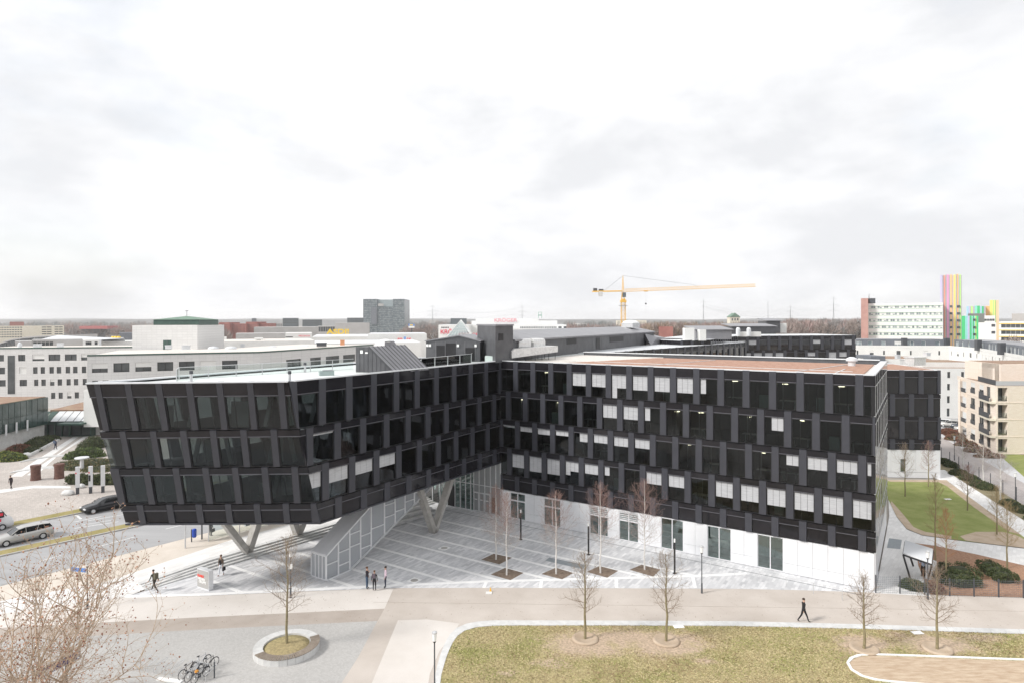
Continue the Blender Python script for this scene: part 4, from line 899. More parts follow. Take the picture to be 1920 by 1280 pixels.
# air handling duct
hv = empty('air_handling_duct', P(1000, 672, ZRf), 'silver foil wrapped ventilation duct with two rounded cowls on the roof', 'ventilation unit')
ha0, ha1 = D(960, 656, 73.5), D(1046, 654, 78.5)
hd = (ha1-ha0); hd.z = 0; hn = Vector((-hd.y, hd.x, 0)).normalized()
def hp(f, y, z): v = ha0+hd*f+hn*y; return Vector((v.x, v.y, z))
mb = MB(); mb.add([hp(.0, 0, 18.05), hp(1, 0, 18.5), hp(1, 0, 19.25), hp(.05, 0, 19.1), hp(0, 0, 18.8)]+[hp(.0, 2.2, 18.05), hp(1, 2.2, 18.5), hp(1, 2.2, 19.25), hp(.05, 2.2, 19.1), hp(0, 2.2, 18.8)], [(0, 1, 2, 3, 4), (9, 8, 7, 6, 5), (0, 5, 6, 1), (1, 6, 7, 2), (2, 7, 8, 3), (3, 8, 9, 4), (4, 9, 5, 0)]); mb.build('duct_body', M['duct'], hv)
mb = MB(); mb.hexa([hp(.24, -.03, 18.5), hp(.38, -.03, 18.5), hp(.38, .0, 18.5), hp(.24, .0, 18.5), hp(.24, -.03, 18.9), hp(.38, -.03, 18.9), hp(.38, 0, 18.9), hp(.24, 0, 18.9)]); mb.build('access_hatch', M['render'], hv)
for f in (.42, .74):
    mb = MB(); prof_ = [(0, 19.2), (0, 19.75), (.12, 20.05), (.35, 20.15), (1.6, 20.15), (1.6, 19.2)]
    a_ = [hp(f, 1.6+y*.0, z) for y, z in prof_]
    F0 = [hp(f-.13+ (0 if True else 0), 1.2+y, z) for y, z in prof_]; F1 = [hp(f+.13, 1.2+y, z) for y, z in prof_]; k = len(prof_)
    mb.add(F0+F1, [tuple(range(k-1, -1, -1)), tuple(range(k, 2*k))]+[(i, (i+1) % k, k+(i+1) % k, k+i) for i in range(k)]); mb.build('cowl', M['duct'], hv)
for f in (.12, .3, .5, .65, .8, .95):
    for y in (.1, 2.0):
        mb = MB(); mb.bar(hp(f, y, ZRf), hp(f, y, 18.5), .06, .06); mb.build('leg', M['black'], hv)
mb = MB(); mb.hexa([hp(-.32, .5, ZRf), hp(-.02, .5, ZRf), hp(-.02, 2, ZRf), hp(-.32, 2, ZRf), hp(-.32, .5, 18.35), hp(-.02, .5, 18.35), hp(-.02, 2, 18.35), hp(-.32, 2, 18.35)])
o_ = mb.build('roof_vent_box', mat('pale_green_metal', (.45, .52, .50), .5)); tag(o_, 'small pale green metal box beside the silver roof duct', 'roof box')
# things on the pale roof
for (u, v, h, lb) in ((358.5, 717, .95, 'short grey vent pipe at the street end of the pale roof'), (543, 716, .9, 'short grey vent pipe at the front corner of the raised wing'), (572, 697, .9, 'short grey vent pipe beside the glass railing above the courtyard'), (812.5, 686, .85, 'small white-capped vent pipe right of the metal wedge')):
    p = P(u, v, ZRf); r_ = empty('vent_pipe', p, lb, 'vent pipe', 'vent pipes on the pale roof')
    mb = MB(); mb.lathe(p, [(.11, 0), (.11, h-.25)], 10); mb.build('pipe', M['silver'], r_)
    mb = MB(); mb.lathe(p+Vector((0, 0, h-.25)), [(.14, 0), (.14, .22), (.10, .25)], 10); mb.build('cap', M['dgrey'], r_)
p = P(612, 703, ZRf); r_ = empty('roof_hatch', p, 'low greenish roof hatch box on the pale roof', 'roof hatch'); mb = MB(); mb.box(p, (1.25, .8, .42), .4); mb.build('hatch_base', mat('grey_green_box', (.33, .40, .39), .5), r_); mb = MB(); mb.box(p+Vector((.1, 0, .43)), (.9, .6, .08), .4, Matrix.Rotation(-.1, 3, 'X')); mb.build('hatch_lid', M['cap'], r_)
# glass railings
def railing(pts, label, h=1.0):
    r_ = empty('glass_railing', pts[0], label, 'railing')
    for a, b_ in zip(pts[:-1], pts[1:]):
        n = max(1, round((b_-a).length/2.2))
        for i in range(n):
            p0, p1 = a.lerp(b_, i/n), a.lerp(b_, (i+1)/n); e_ = (p1-p0).normalized()*.04
            mb = MB(); nn = Vector((-e_.y, e_.x, 0))*.3
            mb.hexa([p0+e_, p1-e_, p1-e_+nn, p0+e_+nn]+[x+Vector((0, 0, h)) for x in (p0+e_, p1-e_, p1-e_+nn, p0+e_+nn)]); mb.build('glass_panel', M['clear'], r_)
            mb = MB(); mb.bar(p0, p0+Vector((0, 0, h)), .05, .05); mb.build('post', M['silver'], r_)
    mb = MB()
    for a, b_ in zip(pts[:-1], pts[1:]): mb.bar(a+Vector((0, 0, h)), b_+Vector((0, 0, h)), .05, .05)
    mb.build('handrail', M['silver'], r_)
railing([P(331, 716, ZRf), P(331+5, 711, ZRf), P(663, 691, ZRf)], 'glass railing along the pale roof from the street end to the metal wedge')
railing([P(790, 690, ZRf), P(884, 679.5, ZRf), P(889, 671, ZRf)], 'glass railing on the roof terrace before the gabled plant room')
mb = MB(); p = P(1597, 686, ZRf); mb.lathe(p, [(.35, 0), (.35, .5), (.55, .55), (.5, .8), (.2, .95)], 12); tag(mb.build('roof_fan', M['cap']), 'white domed roof fan near the right end of the rust gravel roof', 'roof fan')
# ================================================================ GENERIC BUILDING BLOCK
def block(root, PA, PB, depth, z0, z1, wm, rows, th=.3, roofm=None, name='wall', glass='wing', fr='frame', shade=None, dv=None, core_in=0, nocore=False):
    PA = Vector((PA[0], PA[1], 0)); PB = Vector((PB[0], PB[1], 0)); ax = (PB-PA).normalized(); L = (PB-PA).length; bk = Vector((-ax.y, ax.x, 0))
    f = vfac(PA, ax, -bk, 0, L)
    mb = MB(); zc = z0
    rows = sorted(rows)
    for (a, b_, ops) in rows:
        if a > zc: f.el(mb, 0, L, zc, a, -th, 0)
        tc_ = 0
        for (t0, t1) in sorted(ops):
            t0, t1 = max(0, t0), min(L, t1)
            if t0 > tc_+.05: f.el(mb, tc_, t0, a, b_, -th, 0)
            tc_ = t1
        if tc_ < L-.05: f.el(mb, tc_, L, a, b_, -th, 0)
        zc = b_
    if zc < z1: f.el(mb, 0, L, zc, z1, -th, 0)
    dv = bk if dv is None else Vector(dv).normalized(); CA = PA+ax*core_in; q = [CA+dv*th/max(.2, dv.dot(bk)), PB+dv*th/max(.2, dv.dot(bk)), PB+dv*depth, CA+dv*depth]
    if not nocore: mb.prism([(p.x, p.y) for p in q], z0, z1-.02)
    mb.build(name, M[wm] if isinstance(wm, str) else wm, root)
    for ri, (a, b_, ops) in enumerate(rows):
        for ci, (t0, t1) in enumerate(sorted(ops)):
            if t1-t0 < .15 or t0 < 0 or t1 > L+.1: continue
            mb = MB(); k = .05+.02*(t1-t0); f.el(mb, t0, t1, a, b_, -th+.01, -th+.06)
            mb.cur = 1; f.el(mb, t0, t0+k, a, b_, -th+.06, -th+.12); f.el(mb, t1-k, t1, a, b_, -th+.06, -th+.12); f.el(mb, t0+k, t1-k, a, a+k, -th+.06, -th+.12); f.el(mb, t0+k, t1-k, b_-k, b_, -th+.06, -th+.12)
            if t1-t0 > 1.6: f.el(mb, (t0+t1)/2-k/2, (t0+t1)/2+k/2, a+k, b_-k, -th+.06, -th+.12)
            wn = mb.build('window', [M[glass], M[fr]], root)
            s_ = shade(ri, ci) if shade else 0
            if s_:
                mb = MB(); f.el(mb, t0+.02, t1-.02, b_-(b_-a)*s_, b_-.02, -th+.12, -th+.16); mb.build('blind', M['render'], wn)
    if roofm:
        mb = MB(); q = [PA+ax*.4+dv*.4, PB-ax*.4+dv*.4, PB-ax*.4+dv*(depth-.4), PA+ax*.4+dv*(depth-.4)]; mb.prism([(p.x, p.y) for p in q], z1-.02, z1+.03); mb.build('roof', M[roofm], root)
    return f, L
def upx(u, v, PA, PB):
    PA = Vector((PA[0], PA[1], 0)); PB = Vector((PB[0], PB[1], 0)); ax = (PB-PA).normalized(); return onp(u, v, (PA.x, PA.y), (ax.x, ax.y))
def px_rows(PA, PB, rows, um=960):
    res = []
    for v0, v1, ul in rows:
        z1 = upx((ul[0][0]+ul[0][1])/2, v0, PA, PB)[1]; z0 = upx((ul[0][0]+ul[0][1])/2, v1, PA, PB)[1]
        res.append((z0, z1, [(upx(a, v0, PA, PB)[0], upx(b_, v0, PA, PB)[0]) for a, b_ in ul]))
    return res
# ---- grey tiled office complex on the left
k3 = lambda L, s=3.764, o=0: [(o+a/s, o+b_/s) for a, b_ in L]
go = empty('grey_office_complex', D(80, 700, 160)*1.0, 'pale grey tiled office block with four window rows, behind the raised wing', 'office building')
PA, PB = D(-60, 655, 158), D(262, 655, 164)
rws = [(665, 677, k3([(-60, 28), (127, 178), (228, 313), (342, 425), (457, 541), (572, 680), (700, 780), (820, 900)])),
       (688.5, 701, k3([(-50, 35), (135, 185), (233, 265), (286, 317), (348, 380), (400, 432), (463, 495), (515, 547), (577, 608), (630, 660)])),
       (712, 724, k3([(-50, 40), (138, 190), (240, 270), (291, 323), (353, 384), (406, 438), (469, 499), (521, 552), (583, 612), (635, 665)])),
       (735.5, 747, k3([(360, 390), (413, 443), (473, 504), (527, 557), (588, 615), (640, 670)]))]
sh = {(0, 2): .6, (0, 5): .5, (2, 1): 1, (3, 2): .7, (3, 5): .5, (1, 4): .4, (3, 0): 0}
f, L = block(go, PA, PB, 18, .6, upx(100, 653, PA, PB)[1], 'tile', px_rows(PA, PB, rws), roofm='palegravel', shade=lambda r, c: sh.get((r, c), 0))
zt_ = upx(100, 653, PA, PB)[1]; mb = MB(); f.el(mb, 0, L, zt_, zt_+.3, -.5, .08); mb.build('green_coping', M['greenm'], go)
t0, _ = upx(14.5, 700, PA, PB); t1, _ = upx(28, 700, PA, PB); mb = MB(); f.el(mb, t0, t1, upx(20, 738, PA, PB)[1], upx(20, 666, PA, PB)[1], -.1, .05); mb.build('stair_glazing', M['wing'], go)
gb2 = empty('grey_office_front_block', D(300, 690, 128), 'nearer pale grey tiled block with green roof edge and wide windows', 'office building')
PC, PD, PE = D(163.4, 668, 122), D(489, 662, 133), D(700, 648, 171)
rws = [(681, 698, k3([(648, 760), (800, 913), (955, 1068), (1110, 1222), (1262, 1373), (1412, 1525), (1567, 1676)])), (713, 721, k3([(650, 692), (722, 765), (805, 848), (875, 915), (950, 990)])),
       ]
sh2 = {(1, 0): .55, (1, 2): .5, (1, 5): 1}
zt_ = upx(163.4, 667.6, PC, PD)[1]
f, L = block(gb2, PC, PD, 26, .6, zt_, 'tile', px_rows(PC, PD, rws), roofm='palegravel', shade=lambda r, c: sh2.get((r, c), 0))
mb = MB(); f.el(mb, -.1, L+.1, zt_, zt_+.28, -.5, .08); mb.build('green_coping', M['greenm'], gb2)
k35 = lambda L: [(140+a/3.5556, 140+b_/3.5556) for a, b_ in L]
f, L = block(gb2, PD, PE, 24, .6, zt_+.06, 'tile', px_rows(PD, PE, [(673, 688, k35([(1410, 1510)])), ])+[], roofm='palegravel')
for a, b_ in ((1570, 1640), (1675, 1762), (1790, 1868), (1940, 2010)):
    (t0, z), (t1, z_) = upx(140+a/3.5556, 670, PD, PE), upx(140+b_/3.5556, 670, PD, PE); zz = px_rows(PD, PE, [(673, 688, k35([(1410, 1510)]))])[0]
    mb = MB(); f.el(mb, t0, t1, zz[0], zz[1], -.1, .03); mb.cur = 1; f.el(mb, (t0+t1)/2-.06, (t0+t1)/2+.06, zz[0], zz[1], .03, .06); mb.build('window', [M['wing'], M['frame']], gb2)
mb = MB(); f.el(mb, 0, L, zt_, zt_+.28, -.5, .08); mb.build('green_coping', M['greenm'], gb2)
for (u, lb) in ((454, 'a'), (512, 'b')):
    pass
# tower block with green roof
PA, PB = D(248, 650, 150), D(370, 650, 150)
tb = empty('tower_block', PA, 'square tiled tower with a green hipped roof rising from the grey offices', 'tower')
zt_ = upx(300, 610, PA, PB)[1]
f, L = block(tb, PA, PB, 14, 12, zt_, 'tile', [], roofm='palegravel')
t0, _ = upx(306, 640, PA, PB); t1, _ = upx(321, 640, PA, PB); mb = MB(); f.el(mb, t0, t1, upx(306, 656, PA, PB)[1], upx(306, 637.5, PA, PB)[1], -.1, .05); mb.cur = 1; f.el(mb, (t0+t1)/2-.04, (t0+t1)/2+.04, upx(306, 656, PA, PB)[1], upx(306, 637.5, PA, PB)[1], .05, .08); mb.build('green_window', [M['greenm'], M['trim']], tb)
t0, _ = upx(281, 605, PA, PB); t1, _ = upx(367, 605, PA, PB)
c0, c1 = PA+Vector((t0, 1.5, 0)), PA+Vector((t1, 1.5, 0)); dpt = 10
zz = zt_; z2 = upx(300, 602, PA, PB)[1]; z3 = upx(300, 592.5, PA, PB)[1]
mb = MB(); mb.prism([(c0.x, c0.y), (c1.x, c1.y), (c1.x, c1.y+dpt), (c0.x, c0.y+dpt)], zz, z2+.3); mb.build('lantern_wall', M['greenm'], tb)
mx_ = (c0.x+c1.x)/2
mb = MB(); mb.add([(c0.x-.2, c0.y-.2, z2+.3), (c1.x+.2, c0.y-.2, z2+.3), (c1.x+.2, c0.y+dpt+.2, z2+.3), (c0.x-.2, c0.y+dpt+.2, z2+.3), (mx_, c0.y+dpt/2, z3)], [(0, 1, 4), (1, 2, 4), (2, 3, 4), (3, 0, 4), (3, 2, 1, 0)]); mb.build('hipped_roof', M['greenr'], tb)
mb = MB(); mb.tube((mx_, c0.y+dpt/2, z3-.1), (mx_, c0.y+dpt/2, z3+1.3), .06, .05, 5); mb.tube((mx_-.3, c0.y+dpt/2, z3+1.3), (mx_+.3, c0.y+dpt/2, z3+1.3), .08, .08, 5); mb.build('mast', M['dgrey'], tb)
# entrance link with canopy
PA, PB = P(72, 818, ZT), P(171, 817, ZT)
el_ = empty('entrance_link', PA, 'low dark glazed entrance link with a sloping pale canopy at the end of the path', 'entrance building')
zc = upx(120, 789, PA, PB)[1]
f, L = block(el_, PA, PB, 14, ZT, zc, 'greenm', [(ZT+.1, zc-.6, [(L_, L_+1.25) for L_ in (.3, 1.65, 3.0, 4.35)]+[(5.9, 9.6)])], th=.4)
n = 7; z0, z1 = zc, upx(120, 779, PA, PB)[1]
for i in range(n):
    a, b_ = L*i/n+.08, L*(i+1)/n-.08; ax = (PB-PA).normalized(); bk = Vector((-ax.y, ax.x, 0))
    q = [PA+ax*a-bk*.9, PA+ax*b_-bk*.9, PA+ax*b_+bk*1.6, PA+ax*a+bk*1.6]; zz = (z0+.1, z0+.1, z1+.6, z1+.6)
    mb = MB(); mb.hexa([Vector((p.x, p.y, z)) for p, z in zip(q, zz)]+[Vector((p.x, p.y, z+.08)) for p, z in zip(q, zz)]); mb.build('canopy_panel', M['cap'] if i > 1 else M['greenm'], el_)
mb = MB(); q = [PA+ax*5.4-bk*3, PA+ax*L-bk*3, PA+ax*L, PA+ax*5.4]; mb.prism([(p.x, p.y) for p in q], zc-.3, zc); mb.build('door_canopy', M['greenm'], el_)
mb = MB(); q = [PA+ax*1+bk*1.8, PA+ax*L+bk*1.8, PA+ax*L+bk*20, PA-ax*1+bk*20]; mb.prism([(p.x, p.y) for p in q], z1+.2, z1+.9); mb.build('flat_roof', M['brownroof'], el_)
# dark green glazed wing
PA, PB = Vector((-86.8, 96, 0)), Vector((-86.9, 119.0, 0))
ax = (PB-PA).normalized(); rn = Vector((ax.y, -ax.x, 0))
gw = empty('green_glazed_wing', Vector((-88, 112, ZT)), 'low wing clad in dark green glass above a concrete wall at the left edge', 'office wing')
f = vfac(PA, ax, rn, 0, 23)
mb = MB(); f.el(mb, 0, 23, ZT, 3.3, -14, -.9); mb.build('concrete_wall', M['concl'], gw)
mb = MB(); f.el(mb, 0, 23, 3.3, 8.35, -14, -.25); mb.build('wing_body', M['greenm'], gw)
for i in range(17):
    mb = MB(); f.el(mb, i*1.35+.05, (i+1)*1.35-.05, 3.5, 5.7, -.25, -.1); mb.build('glass_panel', M['wingreen'], gw)
    mb = MB(); f.el(mb, i*1.35+.05, (i+1)*1.35-.05, 5.8, 8.3, -.25, -.1); mb.build('glass_panel', M['wingreen'], gw)
mb = MB(); f.el(mb, .2, 22.8, 8.35, 8.45, -13.6, -.5); mb.build('roof', M['brownroof'], gw)
for i, t in enumerate((12.5, 14.8, 17.3)):
    mb = MB(); f.el(mb, t, t+.35, 3.0, 4.9, .1, .18); tag(mb.build('flag_banner', M['white']), ['nearest', 'middle', 'farthest'][i]+' of three small white banners on the dark green glass wing', 'banner', 'white banners on the green wing')
mb = MB(); a = D(176, 800, 112)
cn = empty('white_stair_block', Vector((D(180, 800, 113).x, 113, ZT)), 'plain white wall block standing right of the dark entrance', 'building')
PA, PB = P(170, 816, ZT), P(196, 813, ZT); PAx = Vector((PA.x, PA.y-2, 0)); PBx = Vector((PB.x+3, PA.y-2, 0))
mb = MB(); mb.prism([(PAx.x, PAx.y), (PBx.x, PBx.y), (PBx.x, PBx.y+12), (PAx.x, PAx.y+12)], 2.6, 9.5); mb.build('wall', M['render'], cn)
mb = MB(); mb.bar((PAx.x+3, PAx.y+1, 0.6), (PAx.x+3, PAx.y+1, 2.65), .6, .6); mb.build('column', M['concl'], cn)
# ---- rear wings of the black building, beyond the courtyard
rb = empty('rear_black_wing', D(1450, 650, 150), 'far wing of the black glazed office beyond the courtyard', 'office building')
def blackfac(root, PA, PB, ztop, nr, mod, depth=14, blinds=None, base=0, st0=.3, zb_=None, bl=.1, roof2=None):
    ax = Vector((PB[0]-PA[0], PB[1]-PA[1], 0)); L = ax.length; ax.normalize(); f = vfac((PA[0], PA[1], 0), ax, Vector((ax.y, -ax.x, 0)), 0, L)
    zz = ztop
    for r in range(nr):
        hgt = 3.4 if r == 0 else 3.2; sp = .95 if r == 0 else .5; zt, zs, zb = zz, zz-sp, zz-hgt+.04; zz -= hgt
        last = (r == nr-1 and base)
        if last: zb = base+.02
        s0 = st0+(mod/2 if r % 2 else 0)-mod; k = 0
        while s0+k*mod < L:
            a = s0+k*mod; w_ = mod*.73
            mb = MB()
            if f.el(mb, a, a+w_, zs, zt-.03, -.3, .03): mb.build('spandrel', M['spandrel'], root)
            mb = MB()
            if f.el(mb, a, a+w_, zb, zs-.05, -.3, -.10): mb.cur = 1; f.el(mb, a, a+w_, zs-.05, zs, -.1, .06); wn = mb.build('window', [M['mirror'], M['trim']], root)
            else: wn = None
            if wn and R.random() < bl:
                mb = MB(); f.el(mb, a+.05, a+w_-.05, zs-.1-(zs-zb)*R.uniform(.3, .6), zs-.1, -.08, -.04); mb.build('blind', M['blind'], wn)
            pil(f, root, a+w_, a+mod, zt, zb); k += 1
    bk = Vector((-ax.y, ax.x, 0)); A = Vector((PA[0], PA[1], 0)); B = Vector((PB[0], PB[1], 0))
    mb = MB(); q = [A+bk*.3, B+bk*.3, B+bk*depth, A+bk*depth]; mb.prism([(p.x, p.y) for p in q], base, ztop-.1); mb.build('wing_body', M['spandrel'], root)
    mb = MB(); q = [A, B, B+bk*depth, A+bk*depth]; mb.prism([(p.x, p.y) for p in q], ztop-.1, ztop); mb.build('roof', M['cap'], root)
    if roof2: mb = MB(); q = [A+ax*.5+bk*.7, B-ax*.5+bk*.7, B-ax*.5+bk*(depth-2.5), A+ax*.5+bk*(depth-2.5)]; mb.prism([(p.x, p.y) for p in q], ztop, ztop+.03); mb.build('planted_roof', M[roof2], root)
    return f
zR = 18.6
blackfac(rb, D(1381, 631, 148), D(1605, 631, 152), zR, 3, 2.7, 16, bl=.45)
blackfac(rb, D(1278, 636, 118), D(1332, 636, 121), 18.6, 3, 2.5, 30, bl=.05)
blackfac(rb, D(1332, 636, 121), D(1381, 631, 147), 18.6, 3, 2.5, 12, bl=.0)
blackfac(rb, Wp(1.5, 22), Wp(1.5+8, 78), 17.7, 2, 2.8, 9, bl=.05)
# its plant rooms
for (u0, u1, vt, vb, Y, dp, lb, m) in ((1305, 1372, 619, 633, 126, 8, 'grey roof plant room at the near end of the far black wing', 'zinc2'), (1372, 1455, 612.5, 630, 170, 8, 'long pitched grey plant house on the far black wing', 'zinc'), (1437, 1463, 602, 609, 180, 6, 'dark box on top of the far plant house', 'zinc')):
    a, b_ = D(u0, vb, Y), D(u1, vb, Y); zt_ = D(u0, vt, Y).z; r_ = empty('roof_plant_room', a, lb, 'plant room')
    mb = MB(); mb.prism([(a.x, a.y), (b_.x, a.y), (b_.x, a.y+dp), (a.x, a.y+dp)], 18.5, zt_); mb.build('walls', M[m], r_)
    mb = MB(); mb.hexa([(a.x-.3, a.y-.3, zt_), (b_.x+.3, a.y-.3, zt_), (b_.x+.3, a.y+dp, zt_+.6), (a.x-.3, a.y+dp, zt_+.6), (a.x-.3, a.y-.3, zt_+.15), (b_.x+.3, a.y-.3, zt_+.15), (b_.x+.3, a.y+dp, zt_+.8), (a.x-.3, a.y+dp, zt_+.8)]); mb.build('roof', M['zinc2'], r_)
for (u0, u1, vt, vb, Y, lb) in ((1284, 1302, 615, 635, 119, 'white screen panel standing on the roof beside the grey plant room'), (1312, 1324, 618, 635, 118.5, 'pale door-shaped panel on the grey plant room'), (1386, 1427, 622.5, 629, 145, 'white ventilation unit on the far black wing'), (1459, 1475, 606, 618, 182, 'pale water tank on the far roof')):
    a, b_ = D(u0, vb, Y), D(u1, vb, Y); mb = MB(); mb.prism([(a.x, a.y), (b_.x, a.y), (b_.x, a.y+1.5), (a.x, a.y+1.5)], 18.5, D(u0, vt, Y).z); tag(mb.build('roof_unit', M['render']), lb, 'roof unit')
for u in (1384, 1404):
    mb = MB(); p = D(u, 622, 145); mb.lathe((p.x, p.y, 18.6), [(.5, 0), (.5, 1.6), (.3, 2.0)], 10); tag(mb.build('roof_cowl', M['cap']), ('left' if u == 1384 else 'right')+' rounded white roof cowl on the far black wing', 'roof cowl')
# annex on the right with a white base
an = empty('black_annex', D(1715, 800, 90), 'black glazed annex on a white base beyond the right end of the long wing', 'office building')
PA, PB = D(1640, 700, 90.2), D(1763.6, 700, 89.3)
zt_ = upx(1763, 693.7, PA, PB)[1]
f = blackfac(an, PA, PB, zt_, 4, 2.55, 15, roof2='sedum', base=upx(1763, 843.8, PA, PB)[1], st0=1.45, bl=0)
zb_ = upx(1763, 843.8, PA, PB)[1]; L = (Vector(PB)-Vector(PA)).length; t0 = upx(1689, 870, PA, PB)[0]; t1 = upx(1699.5, 870, PA, PB)[0]; zw0, zw1 = upx(1690, 884, PA, PB)[1], upx(1690, 860, PA, PB)[1]
n = 8
mb = MB(); bk = Vector((0, 1, 0)); f.el(mb, 0, L, 0, zb_, -20, -.5); mb.build('base_wall', M['white'], an)
for i in range(n):
    x0, x1 = L*i/n+.01, L*(i+1)/n-.01
    mb = MB()
    if x1 < t0 or x0 > t1: f.el(mb, x0, x1, .8, zb_-.02, -.5, -.1)
    else:
        f.el(mb, x0, x1, .8, zw0, -.5, -.1); f.el(mb, x0, x1, zw1, zb_-.02, -.5, -.1)
        if x0 < t0: f.el(mb, x0, t0, zw0, zw1, -.5, -.1)
        if x1 > t1: f.el(mb, t1, x1, zw0, zw1, -.5, -.1)
    mb.build('cladding_panel', M['white'], an)
mb = MB(); f.el(mb, 0, L, 0, .76, -.5, -.1); mb.build('plinth', M['white'], an)
mb = MB(); f.el(mb, t0, t1, zw0, zw1, -.5, -.3); mb.build('window', M['green'], an)
# ================================================================ RESIDENTIAL BLOCKS ON THE RIGHT
k4 = lambda L: [(1740+a/6.4, 1740+b_/6.4) for a, b_ in L]
# white block behind the annex
wb = empty('white_apartment_block', D(1800, 760, 144), 'white rendered apartment block with narrow vertical windows behind the black annex', 'apartment building')
PA, PB = D(1735, 700, 144), D(1852, 700, 143)
zt_ = upx(1800, 690, PA, PB)[1]
rw = [(696.5, 711, k4([(232, 270), (398, 436)]) + [(1825.5, 1836)]), (719, 734, k4([(230, 266)])), (742, 758, k4([(228, 264)])), (765, 783, k4([(226, 262)]))]
rw = [(a, b_-3, c) for a, b_, c in rw]
block(wb, PA, PB, 12, 0, zt_, 'render', px_rows(PA, PB, rw), roofm='brownroof')
mb = MB(); mb.prism([(PA.x+1, PA.y+2.5), (PB.x-1.5, PB.y+2.5), (PB.x-1.5, PB.y+11), (PA.x+1, PA.y+11)], zt_, zt_+.0+1.2); mb.cur = 1; mb.prism([(PA.x+1.4, PA.y+2.9), (PB.x-2, PB.y+2.9), (PB.x-2, PB.y+10.5), (PA.x+1.4, PA.y+10.5)], zt_+1.2, zt_+1.3); mb.build('roof_terrace', [M['render'], M['brownroof']], wb)
w2 = empty('white_apartment_block', D(1700, 700, 175), 'low white apartment roof with red brown planting above the rust gravel roof', 'apartment building')
PA, PB = D(1612, 690, 176), D(1752, 690, 170)
block(w2, PA, PB, 16, 0, upx(1700, 673, PA, PB)[1], 'render', px_rows(PA, PB, [(676, 679, [(1693.5, 1698)]), (676, 679, [(1737, 1742)])][:1]), roofm='brownroof')
a, b_ = D(1633, 676, 172), D(1660, 676, 172); mb = MB(); zz = D(1640, 667, 172).z; mb.prism([(a.x, a.y), (b_.x, b_.y), (b_.x, b_.y+8), (a.x, a.y+8)], 8, zz); mb.build('grey_block', M['greyw'], w2)
# long curved white block with a grey top storey
cb_ = empty('long_white_terrace', D(1750, 665, 210), 'long curved white apartment row with a dark grey top storey', 'apartment building')
cur = [(1600, 232), (1700, 228), (1780, 226), (1840, 205), (1885, 180), (1935, 158)]
vt0 = lambda u: 638.5 if u <= 1780 else 638.5+(u-1780)*.098
pts = [D(u, 650, Y) for u, Y in cur]
ztop = D(1605, 638.3, 232).z; ztop = 15.1; zmid = 12.0
for i in range(len(pts)-1):
    PA, PB = pts[i], pts[i+1]; L = (Vector((PB.x, PB.y, 0))-Vector((PA.x, PA.y, 0))).length
    ax = Vector((PB.x-PA.x, PB.y-PA.y, 0)).normalized(); bk = Vector((-ax.y, ax.x, 0))
    n = int(L/3.6); ops = [(j*L/n+.9, j*L/n+.9+(1.5 if j % 3 else 2.3)) for j in range(n)]
    block(cb_, PA+bk*1.6, PB+bk*1.6, 10, zmid, ztop, 'greyw', [(zmid+.5, zmid+2.5, ops)], name='top_storey', glass='wing2', fr='render', shade=lambda r, c: .6 if c % 4 == 3 else 0, roofm='zinc2')
    ops2 = [(j*L/n+1.1, j*L/n+1.1+(1.3 if j % 2 else .6)) for j in range(n)]
    block(cb_, PA, PB, 12, 0, zmid, 'render', [(z, z+1.5, ops2) for z in (3.6, 6.5, 9.6)], shade=lambda r, c: .5 if c % 5 == 1 else 0)
    mb = MB(); mb.bar((PA.x, PA.y, zmid+.5), (PB.x, PB.y, zmid+.5), .06, .9); mb.build('terrace_rail', M['render'], cb_)
    if i > 0: mb = MB(); mb.box((PA.x, PA.y+1.4, zmid+.2), (1.6, 1.2, 3.4)); mb.build('stair_screen', M['dgrey'], cb_)
# beige apartment building with balconies
bb = empty('beige_apartment_building', P(1872, 852), 'beige brick apartment building with recessed loggias and dark railings', 'apartment building')
Q0, Q1, Q2 = P(1812, 822), P(1868, 851), P(1995, 851)
zt_ = upx(1873, 724, Q0, Q1)[1]
axq = Vector((Q1.x-Q0.x, Q1.y-Q0.y, 0)).normalized()
floors_v = [(137/6.4+700, 258/6.4+700), (325/6.4+700, 440/6.4+700), (505/6.4+700, 623/6.4+700), (685/6.4+700, 805/6.4+700)]
rowsA = []; zfl = []
hgt = zt_/4.02
for i in range(4):
    zf_ = zt_-.75-(i+1)*hgt+.75; zfl.append(zf_)
    ops = [(upx(a, 745, Q0, Q1)[0], upx(b_, 745, Q0, Q1)[0]) for a, b_ in k4([(513, 563), (615, 668), (705, 800)])]
    rowsA.append((zf_+.45, zf_+2.35, ops))
f, LA = block(bb, Q0, Q1, 14, 0, zt_, 'beige', rowsA, nocore=True, th=.2, shade=lambda r, c: .45 if (r, c) in ((3, 0), (3, 1), (0, 0)) else 0)
rowsB = []
fB = upx(1872, 745, Q1, Q2)
for i in range(4):
    ops = [(upx(1740+840/6.4, 745, Q1, Q2)[0], upx(1740+955/6.4, 745, Q1, Q2)[0]), (13.5, 15.5), (17.5, 20)]
    rowsB.append((zfl[i]+.25, zfl[i]+2.5, ops))
f2, LB = block(bb, Q1, Q2, 12, 0, zt_, 'beige', rowsB, th=1.3, dv=-axq, core_in=.6)
mb = MB(); qq = [Q0, Q1, Q2, Q2-axq*13, Q0+Vector((6, 0, 0))]; mb.prism([(p.x, p.y) for p in qq], zt_-.03, zt_+.02); mb.build('roof', M['brownroof'], bb)
